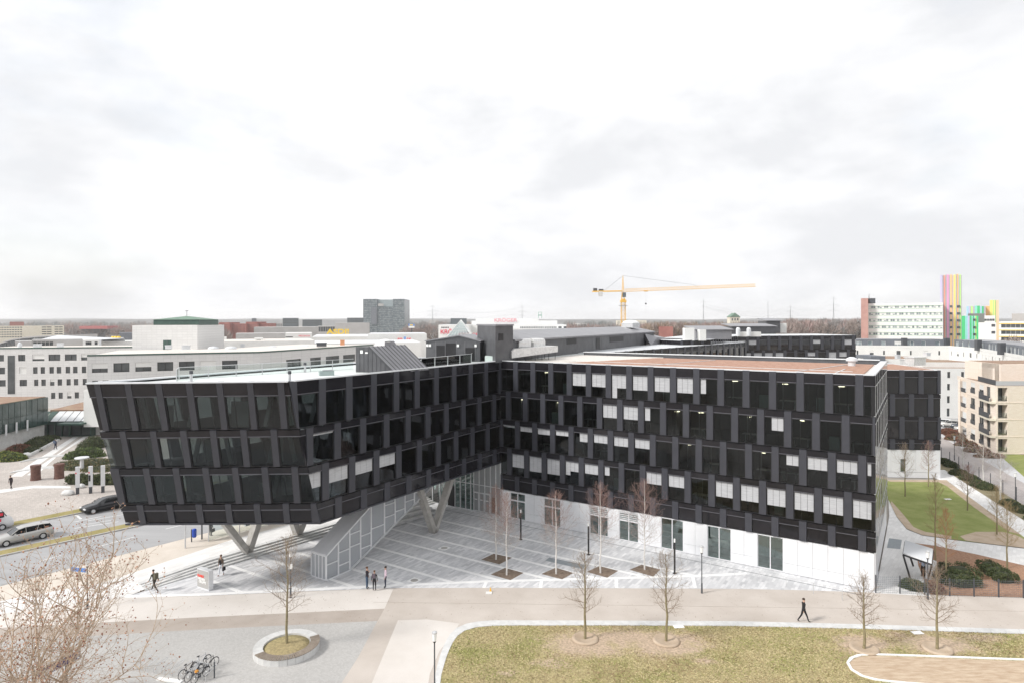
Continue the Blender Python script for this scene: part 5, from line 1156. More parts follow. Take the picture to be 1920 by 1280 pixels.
for i in range(4):
    a, b_ = rowsB[i][2][0]; mb = MB(); f2.el(mb, a, b_, zfl[i]+.25, zfl[i]+1.15, -.2, -.15); mb.build('loggia_railing', M['clear'], bb)
    mb = MB(); f2.el(mb, 0, LB, zfl[i]-.02, zfl[i]+.06, -.1, .05); f.el(mb, 0, LA, zfl[i]-.02, zfl[i]+.06, -.1, .05); mb.build('cornice', M['beige'], bb)
    a, b_ = rowsA[i][2][2]
    if i < 3:
        mb = MB(); f.el(mb, a-1.0, LA+.0, zfl[i]-.18, zfl[i]+.12, -.3, .9); mb.build('balcony_slab', M['cream'], bb)
        mb = MB(); f.el(mb, a-1.0, b_+.1, zfl[i]+.15, zfl[i]+1.0, .82, .88); mb.build('balcony_railing', M['dgrey'], bb)
    for a, b_ in rowsA[i][2][:2]: mb = MB(); f.el(mb, a-.05, b_+.05, zfl[i]+.45, zfl[i]+1.15, .02, .06); mb.build('window_railing', M['dgrey'], bb)
    # balconies at the far left end
    if i < 3:
        e_ = Q0-axq*2.4; bkq = Vector((-axq.y, axq.x, 0))
        mb = MB(); q = [e_-bkq*.2, Q0-bkq*.2, Q0+bkq*2.2, e_+bkq*2.2]; mb.prism([(p.x, p.y) for p in q], zfl[i]-.75, zfl[i]+.1); mb.build('corner_balcony', M['beige'], bb)
        mb = MB(); q = [e_-bkq*.18, Q0-bkq*.18, Q0-bkq*.12, e_-bkq*.12]; mb.prism([(p.x, p.y) for p in q], zfl[i]+.12, zfl[i]+.9); mb.build('balcony_railing', M['dgrey'], bb)
mb = MB(); e_ = Q0-axq*1.3+Vector((.3, 1.4, 0)); mb.bar((e_.x, e_.y, 0), (e_.x, e_.y, zt_-.3), .5, .5); mb.build('corner_pillar', M['beige'], bb)
mb = MB(); q = [Q0-axq*2.2, Q0, Q0+Vector((1.5, 3.5, 0)), Q0-axq*2.2+Vector((1.5, 3.5, 0))]; mb.prism([(p.x, p.y) for p in q], zt_-.7, zt_); mb.build('roof_overhang', M['beige'], bb)
# setback storey
s0_ = Q1+Vector((-1.5, 4.0, 0)); vtz = D(1872, 682, 110).z
mb = MB(); q = [D(1841, 700, 115), D(1880, 700, 110), D(2010, 700, 110), D(2010, 700, 122), D(1841, 700, 124)]
fS, LS = block(bb, D(1841, 700, 115), D(1876, 700, 110), 8, zt_, vtz, 'beige', [(zt_+.4, zt_+2.4, [(upx(1861, 700, D(1841, 700, 115), D(1876, 700, 110))[0], upx(1865, 700, D(1841, 700, 115), D(1876, 700, 110))[0])])], name='setback_wall')
block(bb, D(1876, 700, 110), D(2010, 700, 110), 10, zt_, vtz, 'beige', [(zt_+.5, zt_+2.2, [(1.4, 3.5), (7, 9)])], name='setback_wall', roofm='brownroof', dv=D(1841, 700, 115)*Vector((1, 1, 0)).length-D(1876, 700, 110) if 0 else (Vector((D(1841, 700, 115).x-D(1876, 700, 110).x, 5, 0))))
mb = MB(); a, b_ = Q1+Vector((.2, .3, 0)), Q0.lerp(Q1, .42)+Vector((.4, .5, 0)); mb.bar((a.x, a.y, zt_+.4), (b_.x, b_.y, zt_+.4), .05, .95); mb.build('roof_railing', M['dgrey'], bb)
mb = MB(); a = Q1+Vector((.2, .3, 0)); b_ = Q2+Vector((0, .3, 0)); mb.bar((a.x, a.y, zt_+.35), (b_.x, b_.y, zt_+.35), .06, .8); mb.build('roof_parapet', M['greylt'], bb)
# ================================================================ SKYLINE
def fbox(name, label, cat, u0, u1, vt, Y, dep, m, rows=None, z0=0, group=None, roofm=None, shade=None, tiers=None, glass='wing', th=.3, fr='frame'):
    PA, PB = facing(u0, u1, Y); r_ = empty(name, Vector((PA.x, PA.y, 0)), label, cat, group)
    zt_ = D((u0+u1)/2, vt, Y).z
    f, L = block(r_, PA, PB, dep, z0, zt_, m, px_rows(PA, PB, rows) if rows else [], roofm=roofm, shade=shade, glass=glass, th=th, fr=fr)
    return r_, f, L, PA, PB, zt_
def band(u0, u1, n, fill=.7): 
    s = (u1-u0)/n; return [(u0+i*s+s*(1-fill)/2, u0+i*s+s*(1+fill)/2) for i in range(n)]
def facing(u0, u1, Y):      # a front wall square to the line of sight
    a, b_ = ray(u0, 620), ray(u1, 620); mx = (a.x+b_.x)/2
    Y1 = Y*(a.x*mx+1)/(b_.x*mx+1); return D(u0, 620, Y), D(u1, 620, Y1)
# cream block far left
fbox('cream_slab_building', 'long cream slab building with rows of small windows on the far left skyline', 'building', -40, 120, 611.5, 620, 20, 'cream', [(v, v+1.9, band(-38, 42, 16)+band(78, 97, 2, .92)+band(102, 118, 2, .9)) for v in (613.5, 618, 622.5, 626.8, 631.5)]+[], glass='wing')
fbox('brown_roofed_block', 'flat brown roofed block behind the cream slab building', 'building', 18, 45, 603.5, 800, 20, 'redbrick')
# arched hall
ah = empty('arched_hall', D(50, 640, 300), 'low hall with a curved grey glazed roof at far left', 'hall')
mb = MB(); cp = [(-60, 662), (-20, 650), (0, 642.5), (20, 636), (45, 632), (75, 629.5), (105, 628.5)]
T_ = [D(u, v, 300) for u, v in cp]
for i in range(len(T_)-1):
    a, b_ = T_[i], T_[i+1]; mb.hexa([(a.x, a.y, 0), (b_.x, b_.y, 0), (b_.x, b_.y+30, 0), (a.x, a.y+30, 0), (a.x, a.y, a.z), (b_.x, b_.y, b_.z), (b_.x, b_.y+30, b_.z), (a.x, a.y+30, a.z)])
mb.build('hall_body', M['halls'], ah)
for i in range(1, len(T_)-1):
    a, b_ = T_[i], T_[i+1]
    for k in range(3):
        p, q = a.lerp(b_, k/3+.03), a.lerp(b_, (k+1)/3-.03); mb = MB(); mb.hexa([(p.x, p.y-.3, p.z-3.2), (q.x, q.y-.3, q.z-3.2), (q.x, q.y, q.z-3.2), (p.x, p.y, p.z-3.2), (p.x, p.y-.3, p.z-.6), (q.x, q.y-.3, q.z-.6), (q.x, q.y, q.z-.6), (p.x, p.y, p.z-.6)]); mb.build('glass_panel', M['wing'], ah)
# pavilions behind the grey offices
for (u0, u1, v0, Y, m, nm, lb) in ((28, 60, 640, 205, 'halls', 'roof_pavilion', 'pale boxy roof pavilion at far left behind the grey offices'), (60, 155, 637, 210, 'halls', 'glazed_pavilion', 'low grey glazed pavilion below a flat white roof, behind the grey offices'), (155, 186, 637, 208, 'render', 'white_roof_cabin', 'small white roof cabin with two dark windows behind the grey offices'), (186, 232, 634, 260, 'halls', 'grey_shed', 'long grey shed left of the yellow tanks')):
    rws_ = [(640.5, 646.5, [(160.5, 171.5), (177.5, 183)])] if nm == 'white_roof_cabin' else ([(641, 648, band(62, 100, 5, .85))] if nm == 'glazed_pavilion' else None)
    fbox(nm, lb, 'building', u0, u1, v0, Y, 12, m, rws_)
r_ = empty('white_tent_roof', D(110, 634, 230), 'shallow white tent-like roof behind the grey offices on the left', 'roof')
a, b_ = D(74, 636.5, 230), D(190, 636.5, 230); pk = D(108, 628.5, 236); mb = MB(); mb.add([(a.x, a.y, a.z), (b_.x, b_.y, b_.z), (b_.x, b_.y+14, b_.z), (a.x, a.y+14, a.z), (pk.x, pk.y, pk.z), (a.x, a.y, 0), (b_.x, b_.y, 0), (b_.x, b_.y+14, 0), (a.x, a.y+14, 0)], [(0, 1, 4), (1, 2, 4), (2, 3, 4), (3, 0, 4), (0, 5, 6, 1), (2, 7, 8, 3)]); mb.build('canvas', M['cap'], r_)
for i, u in enumerate((212, 217.5, 223)):
    p = D(u, 640, 265); mb = MB(); mb.lathe((p.x, p.y, 0), [(.75, 0), (.75, p.z+1.6), (.5, p.z+2.1)], 12); mb.cur = 1
    tag(mb.build('yellow_tank', [M['yellow']]), ['left', 'middle', 'right'][i]+' one of three upright yellow tanks left of the tiled tower', 'tank', 'yellow tanks')
fbox('red_roofed_arena', 'grey building with a pinkish red roof far behind the yellow tanks', 'building', 152, 198, 617, 900, 30, 'greyw', roofm='redbrick')
a, b_ = D(149, 613.5, 895), D(201, 613.5, 895); mb = MB(); mb.prism([(a.x, a.y), (b_.x, b_.y), (b_.x, b_.y+30), (a.x, a.y+30)], D(170, 617, 895).z, D(170, 611.5, 895).z); tag(mb.build('red_hall_roof', mat('faded_red_roof', (.42, .12, .12), .8)), 'faded red hall roof far beyond the yellow tanks', 'roof')
fbox('dark_shed', 'dark grey shed beside the tiled tower on the skyline', 'building', 224, 249, 624, 420, 20, 'greyw')
fbox('low_white_hall', 'long low white hall with red stripe left of the tiled tower', 'building', 190, 250, 640, 240, 14, 'render')
# red brick complex
steps = [(383, 411, 607.5), (411, 430, 604.5), (430, 461, 607), (461, 482, 603.5), (482, 501, 606.5)]
rc = empty('red_brick_complex', D(440, 620, 640), 'stepped red brick office complex on the skyline right of the tower', 'building')
for i, (a, b_, v) in enumerate(steps):
    PA, PB = D(a, 620, 640+i*6), D(b_, 620, 640+i*6)
    block(rc, PA, PB, 25, 0, upx(a, v, PA, PB)[1], 'redbrick', px_rows(PA, PB, [(vv, vv+1.7, band(a+1, b_-1, int((b_-a)/2.6), .5)) for vv in (609, 612.8, 616.6, 620.4, 624.2) if vv > v+1]))
fbox('square_turret', 'small grey turret rising behind the red brick complex', 'tower', 472, 481, 597, 760, 10, 'greyw')
for (a, b_, v, Y, m, lb) in ((530, 560, 596.5, 900, 'glz', 'tallest glazed office box on the skyline left of centre'), (567, 604, 599.5, 880, 'glz', 'wide low glazed office box right of the tallest one'), (651, 682, 596, 1000, 'glz', 'dark glazed office just left of the big glass tower'), (500, 530, 606, 860, 'halls', 'low grey office beside the red brick complex')):
    fbox('glazed_office', lb, 'office building', a, b_, v, Y, 30, m, [(vv, vv+1.6, band(a+.8, b_-.8, 9, .7)) for vv in (v+2, v+5, v+8)], group='glazed offices on the skyline')
fbox('grey_warehouse', 'long windowless grey warehouse before the glazed offices', 'warehouse', 476, 600, 613.5, 560, 40, 'halls')
fbox('glass_fronted_hall', 'small blue glass fronted hall between the two grey warehouses', 'hall', 596, 629, 611.5, 520, 30, 'halls', [(613, 622, band(597, 628, 7, .85))])
fbox('grey_warehouse', 'tall windowless grey warehouse behind the yellow letters', 'warehouse', 628, 693, 605.5, 480, 40, 'halls')
fbox('white_retail_hall', 'long flat white retail hall in front of the grey warehouses', 'hall', 442, 535, 625.5, 300, 20, 'halls')
fbox('white_retail_hall', 'white retail hall with a small white box and red lettering', 'hall', 535, 585, 624.5, 285, 20, 'render', [(631, 632.8, [(535.5, 549)])])
fbox('white_roof_plant', 'white plant box with a grille on the near retail roof', 'roof unit', 477, 493, 633.5, 230, 6, 'render', [(637, 639, [(481, 489)])])
fbox('white_roof_plant', 'narrow white chimney box on the near retail roof', 'roof unit', 418, 425, 631.5, 240, 4, 'render')
fbox('retail_roof', 'low pale flat retail roof behind the green-edged tiled block', 'roof', 385, 590, 640.5, 215, 30, 'render', roofm='palegravel')
fbox('retail_roof', 'wide white flat roof in front of the yellow letters', 'roof', 585, 700, 631.5, 330, 60, 'render', roofm='cap')
fbox('retail_roof', 'near white flat roof left of the gabled plant room', 'roof', 560, 790, 644, 240, 40, 'render', roofm='cap')
# text
def text(name, body, a, right, size, m, label, cat='sign', parent=None, up=Vector((0, 0, 1)), depth=.05, sx=1.0, bold=.0):
    cu = bpy.data.curves.new(name, 'FONT'); cu.body = body; cu.size = size; cu.extrude = depth; cu.offset = bold
    ob = bpy.data.objects.new('tmp', cu); COL.objects.link(ob); bpy.context.view_layer.update()
    me = bpy.data.meshes.new_from_object(ob.evaluated_get(bpy.context.evaluated_depsgraph_get())); bpy.data.objects.remove(ob)
    me.name = name; me.materials.clear(); me.materials.append(m)
    right = Vector(right).normalized(); nrm = right.cross(up); mt = Matrix((right*sx, up, nrm)).transposed().to_4x4(); me.transform(mt)
    o = bpy.data.objects.new(name, me); COL.objects.link(o)
    if parent is not None: o.parent = parent; o.location = Vector(a)-wloc(parent)
    else: o.location = a; tag(o, label, cat)
    return o
text('roof_letters', 'ASDI!', D(613, 626.2, 329), (1, 0, 0), 3.6, M['yellow'], 'big yellow roof letters before the tall grey warehouse', sx=1.35, bold=.12)
text('small_lettering', 'MEDIFOX', D(560, 631.5, 284.5), (1, 0, 0), 1.1, M['red'], 'small red lettering on the white retail hall', sx=1.1)
# big glass tower
tk = empty('glass_office_tower', D(720, 620, 800), 'tall grey glass office tower with a notched top on the skyline', 'office tower')
for (a, b_, v) in ((681, 707.5, 561), (707.5, 737, 575.5), (737, 758.5, 561)):
    PA, PB = D(a, 620, 800), D(b_, 620, 800); n = max(2, int((b_-a)/2.4))
    rr = [(vv, vv+2.3, band(a+.3, b_-.3, n, .74)) for vv in np.arange(v+1.2, 624, 3.3)]
    block(tk, PA, PB, 40, 0, upx(a, v, PA, PB)[1], 'glz', px_rows(PA, PB, rr), glass='wing2', fr='wing2')
PA, PB = D(707.5, 620, 806), D(737, 620, 806); block(tk, PA, PB, 25, 30, upx(710, 562, PA, PB)[1], 'glz2', px_rows(PA, PB, [(vv, vv+2.6, band(708, 736.5, 8, .85)) for vv in (563.5, 567, 570.5)]), glass='wing3', fr='glz2')
a, b_ = D(709, 573, 799), D(719.5, 573, 799); mb = MB(); mb.prism([(a.x, a.y-.5), (b_.x, a.y-.5), (b_.x, a.y), (a.x, a.y)], D(710, 574, 799).z, D(710, 569.5, 799).z); mb.build('pale_panel', M['halls'], tk)
a, b_ = D(696, 573, 799), D(706.5, 573, 799); mb = MB(); mb.prism([(a.x, a.y-.5), (b_.x, a.y-.5), (b_.x, a.y), (a.x, a.y)], D(700, 608, 799).z, D(700, 576, 799).z); mb.build('dark_strip', M['greyw'], tk)
# retail hall with coloured letters
rh = fbox('furniture_hall', 'long white hall with big red and blue letters right of centre', 'hall', 690, 800, 626, 290, 30, 'render', roofm='cap')[0]
t = D(745.5, 638.8, 289.5)
text('letters', 'ro', t, (1, 0, 0), 2.6, M['red'], '', parent=rh, sx=.9, bold=.08); text('letters', 'll', D(757, 638.8, 289.5), (1, 0, 0), 2.6, M['blue'], '', parent=rh, sx=.9, bold=.08); text('letters', 'er', D(762, 638.8, 289.5), (1, 0, 0), 2.6, M['red'], '', parent=rh, sx=.9, bold=.08)
bs = empty('advert_pylon', D(771, 615, 420), 'blue and yellow advertising board on a post right of the glass tower', 'sign')
mb = MB(); a, b_ = D(766, 615, 420), D(777, 615, 420); mb.prism([(a.x, a.y), (b_.x, a.y), (b_.x, a.y+.4), (a.x, a.y+.4)], D(770, 611.5, 420).z, D(770, 607.5, 420).z); mb.build('upper_board', M['blue'], bs)
mb = MB(); mb.prism([(a.x+.8, a.y-.1), (b_.x-.8, a.y-.1), (b_.x-.8, a.y), (a.x+.8, a.y)], D(770, 610.7, 420).z, D(770, 608.5, 420).z); mb.build('yellow_band', M['yellow'], bs)
mb = MB(); mb.prism([(a.x, a.y), (b_.x, a.y), (b_.x, a.y+.4), (a.x, a.y+.4)], D(770, 615, 420).z, D(770, 611.6, 420).z); mb.build('lower_board', M['render'], bs)
mb = MB(); mb.tube(((a.x+b_.x)/2, a.y+.2, 0), ((a.x+b_.x)/2, a.y+.2, D(770, 615, 420).z), .3, .3, 6); mb.build('post', M['dgrey'], bs)
# white store with pyramid
st_ = empty('white_store', D(930, 620, 400), 'large white store with tiered roofs and red lettering on the skyline', 'store')
for (a, b_, v, Y, dp, rr) in ((878, 1062, 609, 400, 40, [(612.5, 616.5, band(975, 1020, 14, .6)+band(1021, 1044, 7, .6)+[(1047, 1053), (1057, 1062)])]), (884, 1045, 601.5, 420, 30, None), (892, 1010, 597.6, 430, 24, None), (905, 1074, 616, 392, 10, [(619.5, 621, band(985, 1060, 14, .5))]), (822, 880, 609, 380, 30, [(613, 615.5, band(827, 842, 5, .8)), ])):
    PA, PB = D(a, 620, Y), D(b_, 620, Y); block(st_, PA, PB, dp, 0, upx((a+b_)/2, v, PA, PB)[1], 'render', px_rows(PA, PB, rr) if rr else [], roofm='cap')
fl = (('KRÖGER', 926.5, 603.4, 419.5, 3.1, 1.25), ('KRÖGER', 825.5, 626, 379.5, 3.6, 1.0), ('KRÖGER', 859.5, 630.5, 370, 2.6, 1.35))
for b_, u, v, Y, sz, sx in fl: text('red_lettering', b_, D(u, v, Y), (1, 0, 0), sz, M['redhaze' if Y > 400 else 'redf'], '', parent=st_, sx=sx, bold=.05)
mb = MB(); a, b_ = D(855, 631, 370.3), D(897, 631, 370.3); mb.prism([(a.x, a.y), (b_.x, a.y), (b_.x, a.y+3), (a.x, a.y+3)], 0, D(870, 626, 370).z); mb.build('fascia', M['render'], st_)
py = empty('glass_pyramid', D(865, 620, 360), 'greenish glass pyramid in front of the white store', 'pyramid')
ap = D(864.5, 599.5, 362); b0 = [D(838, 631, 352), D(884, 631, 352), D(891, 631, 372), D(845, 631, 372)]
for i in range(4):
    p, q = b0[i], b0[(i+1) % 4]
    mb = MB(); mb.add([p, q, ap], [(0, 1, 2)]); mb.build('glass_face', M['pyr'], py)
mb = MB()
for p in b0: mb.tube(p, ap, .16, .1, 4)
for i in (0,): 
    for k in range(1, 7): mb.tube(b0[0].lerp(b0[1], k/7), ap, .08, .04, 3)
    for k in range(1, 6): mb.tube(b0[0].lerp(ap, k/6), b0[1].lerp(ap, k/6), .08, .08, 3)
mb.build('glazing_bars', M['render'], py)
mb = MB(); mb.hexa([(b0[0].x, b0[0].y, 0), (b0[1].x, b0[1].y, 0), (b0[2].x, b0[2].y, 0), (b0[3].x, b0[3].y, 0)]+b0); mb.build('base', M['render'], py)
gt = D(1012, 597, 410); r_ = empty('green_sign_frame', gt, 'small green square sign frame on the white store roof', 'sign')
mb = MB(); a, b_, z0, z1 = D(1009.5, 597, 410), D(1015.5, 597, 410), D(1010, 597, 410).z, D(1010, 585.5, 410).z
mb.bar((a.x, a.y, z0), (a.x, a.y, z1), .2, .2); mb.bar((b_.x, a.y, z0), (b_.x, a.y, z1), .2, .2); mb.bar((a.x, a.y, z1), (b_.x, a.y, z1), .2, .2); mb.bar((a.x, a.y, z0+2), (b_.x, a.y, z0+2), .2, .5); mb.build('frame', mat('sign_green', (.10, .35, .22), .5), r_)
# ---- white slab with brick end and striped towers
ws = empty('white_slab_building', D(1700, 620, 330), 'long white office slab with green lined window bands and brick end wall', 'office building')
PA, PB = facing(1628, 1768, 330); rr = []
for v in (574, 586.5, 598.5, 611, 624, 636): rr.append((v, v+4.4, band(1629, 1767, 34, .9)))
f, L = block(ws, PA, PB, 16, 0, upx(1700, 568.5, PA, PB)[1], 'render', px_rows(PA, PB, rr), glass='wing2', fr='halls', shade=lambda r, c: (1 if (c*7+r*5) % 11 < 4 else (.6 if (c+r) % 5 == 0 else 0)))
for v in (574, 586.5, 598.5, 611, 624, 636):
    z = upx(1700, v, PA, PB)[1]; mb = MB(); f.el(mb, 0, L, z, z+.18, -.1, .06); z = upx(1700, v+4.4, PA, PB)[1]; f.el(mb, 0, L, z-.18, z, -.1, .06); mb.build('green_line', mat('pale_green_line', (.35, .55, .40), .6), ws)
PA, PB = facing(1614.5, 1628, 327); zt_ = upx(1620, 559.5, PA, PB)[1]; axb = (PB-PA); axb.z = 0; axb.normalize(); bkb = Vector((-axb.y, axb.x, 0)); mb = MB(); mb.prism([((PA).x, PA.y), (PB.x, PB.y), ((PB+bkb*12).x, (PB+bkb*12).y), ((PA+bkb*12).x, (PA+bkb*12).y)], 0, zt_); mb.build('brick_end', M['pinkbrick'], ws)
mb = MB(); p = D(1633, 566, 334); mb.box((p.x, p.y, zt_-3), (3, 3, 3.2)); mb.tube((p.x-1, p.y, zt_), (p.x-1, p.y, zt_+2.5), .15, .1, 4); mb.build('roof_plant', M['dgrey'], ws)
def striped(name, label, u0, u1, vt, vb, Y, cols, winrows=()):
    r_ = empty(name, D(u0, 640, Y), label, 'tower'); n = len(cols); zb_ = 0; x = u0; tot = sum(c[1] for c in cols)
    for i, (c, w_, dv) in enumerate(cols):
        a = x; b_ = x+(u1-u0)*w_/tot; x = b_
        F0, F1 = facing(u0, u1, Y); ta, tb_ = (a-u0)/(u1-u0), (b_-u0)/(u1-u0); PA, PB = F0.lerp(F1, ta), F0.lerp(F1, tb_); zt_ = upx(a, vt+dv, PA, PB)[1]
        off = .25*(i % 2); e_ = (PB-PA); e_.z = 0; e_.normalize(); k_ = Vector((-e_.y, e_.x, 0)); mb = MB(); mb.prism([((PA+e_*.03-k_*off).x, (PA+e_*.03-k_*off).y), ((PB-e_*.03-k_*off).x, (PB-e_*.03-k_*off).y), ((PB-e_*.03+k_*9).x, (PB-e_*.03+k_*9).y), ((PA+e_*.03+k_*9).x, (PA+e_*.03+k_*9).y)], 0, zt_); mb.build('stripe_panel', stripe(c), r_)
        if c in ('orange', 'lilac', 'sky') and i > 3:
            for v in winrows:
                z = upx(a, v, PA, PB)[1]; mb = MB(); pm = (PA+PB)/2-k_*(off+.05); mb.box((pm.x, pm.y, z-.5), (1.0, .3, 1.1), math.atan2(e_.y, e_.x)); mb.build('window', M['wing'], r_)
    return r_
SC = {}
def stripe(c):
    rgb = {'lilac': (.52, .48, .66), 'grey': (.42, .40, .45), 'red': (.78, .30, .26), 'pink': (.70, .30, .50), 'orange': (.82, .48, .20), 'yellow': (.83, .74, .20), 'peach': (.85, .55, .35), 'lime': (.48, .75, .25), 'green': (.05, .50, .18), 'mint': (.25, .65, .55), 'sky': (.38, .60, .72)}[c]
    if c not in SC: SC[c] = mat('stripe_'+c, rgb, .6, tuple(min(1, x*1.06+.01) for x in rgb), .1)
    return SC[c]
striped('striped_tower', 'tallest tower painted in vertical lilac, pink, orange and yellow stripes', 1763, 1804, 516, 640, 322, [('lilac', 2, 0), ('grey', 1.2, 0), ('red', 1, 0), ('peach', .6, 0), ('grey', 1.3, -1), ('pink', 1.9, -1), ('grey', 1.2, 0), ('orange', 1.5, -1), ('grey', .9, 0), ('peach', 1, 0), ('yellow', 1.6, -1), ('grey', 1.0, -2), ('orange', 1.5, -2), ('lilac', .7, 0), ('lime', 1.6, -1), ('grey', .9, 0)], (575, 588, 601, 614, 627))
striped('striped_tower', 'lower green and mint striped block right of the tallest tower', 1803, 1834.5, 592.5, 640, 316, [('green', 4.2, 0), ('mint', 2, 0), ('sky', 1.8, 0), ('lilac', 1.8, 0), ('green', 2.4, -.5), ('mint', 1.5, 0), ('green', 1.5, 0), ('sky', 1, 0), ('lime', 2, 0), ('green', 2.2, 0)], (600, 614, 627, 639))
striped('striped_tower', 'distant striped block in mint and yellow behind the green one', 1812, 1848, 574.5, 600, 420, [('sky', 2, 0), ('lilac', 1.5, 0), ('lime', 2, 0), ('grey', 1.4, 0), ('mint', 2, -1), ('green', 2.4, -1), ('sky', 1.6, 0), ('green', 1.5, 0), ('grey', 1.5, 0)], ())
striped('striped_tower', 'distant orange and yellow striped tower near the right edge', 1848, 1873, 563, 600, 420, [('orange', 4, 11), ('yellow', 3, 0), ('lime', 1.6, 0), ('yellow', 1, 0), ('green', .7, 0), ('peach', 2.6, 0)], ())
wr = fbox('white_balcony_block', 'white block with stacked dark balconies beside the green striped block', 'apartment building', 1834.5, 1868, 605, 300, 16, 'render', [(vv, vv+5, [(1859, 1866)]) for vv in (608, 621)], glass='greyw2')[0]
fbox('grey_upper_block', 'plain pale grey block behind the striped towers', 'building', 1815, 1846, 588, 330, 8, 'halls')
fbox('white_upper_office', 'small white rooftop office with a dark window band right of the stripes', 'building', 1845, 1866, 592, 360, 8, 'render', [(598, 602, band(1845.5, 1865, 4, .9))])
PA, PB = facing(1873, 1960, 250); pk_ = empty('parking_deck_building', PA, 'white building with yellow lined storeys and dark window bands at right edge', 'building')
f, L = block(pk_, PA, PB, 20, 0, upx(1900, 603, PA, PB)[1], 'render', px_rows(PA, PB, [(608, 614.5, band(1877, 1950, 8, .95)), (620, 626.5, band(1877, 1950, 8, .95)), (632, 638, band(1877, 1950, 8, .95))]), roofm='cap')
for v in (606.5, 618.5, 630.5): z = upx(1900, v, PA, PB)[1]; mb = MB(); f.el(mb, 0, L, z-.25, z, -.1, .08); mb.build('yellow_strip', M['yellow'], pk_)
fbox('plain_grey_box', 'plain pale grey box on the skyline above the right edge', 'building', 1897, 1960, 588, 420, 20, 'halls')
# green gabled tower house
r_ = empty('gabled_water_tower', D(1378, 600, 620), 'pale tower house with a green gabled roof on the skyline', 'tower')
a, b_ = D(1369, 605, 620), D(1387.5, 605, 620); z0, z1, z2 = 0, D(1378, 594.5, 620).z, D(1378, 587, 620).z
mb = MB(); mb.prism([(a.x, a.y), (b_.x, a.y), (b_.x, a.y+9), (a.x, a.y+9)], z0, z1); mb.build('wall', M['cream'], r_)
mb = MB(); xm = (a.x+b_.x)/2; mb.add([(a.x-.6, a.y-.4, z1), (b_.x+.6, a.y-.4, z1), (xm, a.y-.4, z2), (a.x-.6, a.y+9.4, z1), (b_.x+.6, a.y+9.4, z1), (xm, a.y+9.4, z2)], [(0, 1, 2), (5, 4, 3), (0, 2, 5, 3), (1, 4, 5, 2)]); mb.build('roof', M['greenr'], r_)
for i in range(3): mb = MB(); mb.box((a.x+2.2+i*2.6, a.y-.05, z1-3.5), (1.2, .2, 2.2)); mb.build('window', M['wing'], r_)
# far long buildings behind the centre
fbox('far_terraced_building', 'faint long pale terraced building right behind the crane mast', 'building', 1155, 1212, 601, 1300, 30, 'cream', [(v, v+.9, band(1157, 1210, 9, .8)) for v in (602.5, 605, 607.5)])
for (u0, u1, v, Y, m, lb) in ((1075, 1100, 607, 900, 'render', 'small white house among the far trees left of the crane'), (1235, 1262, 612.5, 520, 'redbrick', 'long red roofed house among the trees right of the crane'), (1262, 1285, 612, 560, 'redbrick', 'second red roofed house among the trees right of the crane'), (805, 822, 600, 1500, 'halls', 'faint grey block far right of the glass tower'), (845, 875, 597, 700, 'glz', 'dark glazed block rising behind the glass pyramid')):
    fbox('far_building', lb, 'building', u0, u1, v, Y, 14, m)
# ---- tower crane
cr = empty('tower_crane', D(1168, 618, 300), 'yellow tower crane with a long lattice jib above the skyline', 'crane')
CY_ = 300; sc_ = CY_/F
X = lambda u, v, dy=0: D(u, v, CY_+dy)
def lattice(mb, a, b_, w_, n, r=.09, tri=False):
    a = Vector(a); b_ = Vector(b_); ax = (b_-a).normalized()
    if abs(ax.z) > .8: s1, s2 = Vector((1, 0, 0)), Vector((0, 1, 0))
    else: s1, s2 = ax.cross(Vector((0, 0, 1))).normalized(), Vector((0, 0, 1))
    cs = [(-1, -1), (1, -1), (1, 1), (-1, 1)] if not tri else [(-1, -1), (1, -1), (0, 1)]
    off = [(s1*x+s2*y)*w_/2 for x, y in cs]
    for o in off: mb.tube(a+o, b_+o, r*1.5, r*1.5, 4)
    k = len(off)
    for i in range(n):
        p, q = a.lerp(b_, i/n), a.lerp(b_, (i+1)/n)
        for j in range(k):
            j2 = (j+1) % k
            mb.tube(p+off[j], q+off[j2], r, r, 3)
            mb.tube(p+off[j], p+off[j2], r, r, 3)
mb = MB(); lattice(mb, (X(1168.5, 600).x, CY_, 0), X(1168.5, 566), 1.9, 22, .075); mb.build('mast', M['crane'], cr)
mb = MB(); mb.box(X(1168.5, 567)-Vector((0, 0, 0)), (2.7, 2.4, .9)); mb.box(X(1168.5, 563), (2.0, 2.0, .6)); mb.build('slewing_ring', M['crane'], cr)
mb = MB(); mb.box(X(1170, 557.5), (1.6, 1.8, 2.2)); mb.build('cab', M['glz'], cr)
mb = MB(); p = X(1168.5, 573.5); mb.box(p, (3.8, 3.4, .12)); mb.build('platform', M['dgrey'], cr)
mb = MB(); 
for o in (-.6, .6):
    for y in (-.6, .6): mb.tube(X(1168, 562)+Vector((o, y, 0)), X(1168, 516.5), .16, .1, 4)
for i in range(1, 6):
    v = 562-(45*i/6); k = 1-i/6.; mb.tube(X(1168, v)+Vector((-.6*k, 0, 0)), X(1168, v)+Vector((.6*k, 0, 0)), .07, .07, 3)
mb.build('peak', M['crane'], cr)
mb = MB(); a, b_ = X(1172, 545.5), X(1417, 535); lattice(mb, a+Vector((0, 0, .2)), b_, 1.35, 62, .05, True); mb.build('jib', M['crane'], cr)
mb = MB(); a, b_ = X(1110.5, 546.8), X(1166, 546); mb.bar(a, b_, 1.2, .55); mb.build('counter_jib', M['crane'], cr)
mb = MB(); mb.box(X(1126, 556), (1.9, 1.4, 2.3)); mb.build('counterweight', M['concl'], cr)
mb = MB(); mb.box(X(1116, 545.5), (1.8, 1.2, 1.2)); mb.box(X(1127, 545.5), (2.2, 1.0, .8)); mb.build('winch', M['dgrey'], cr)
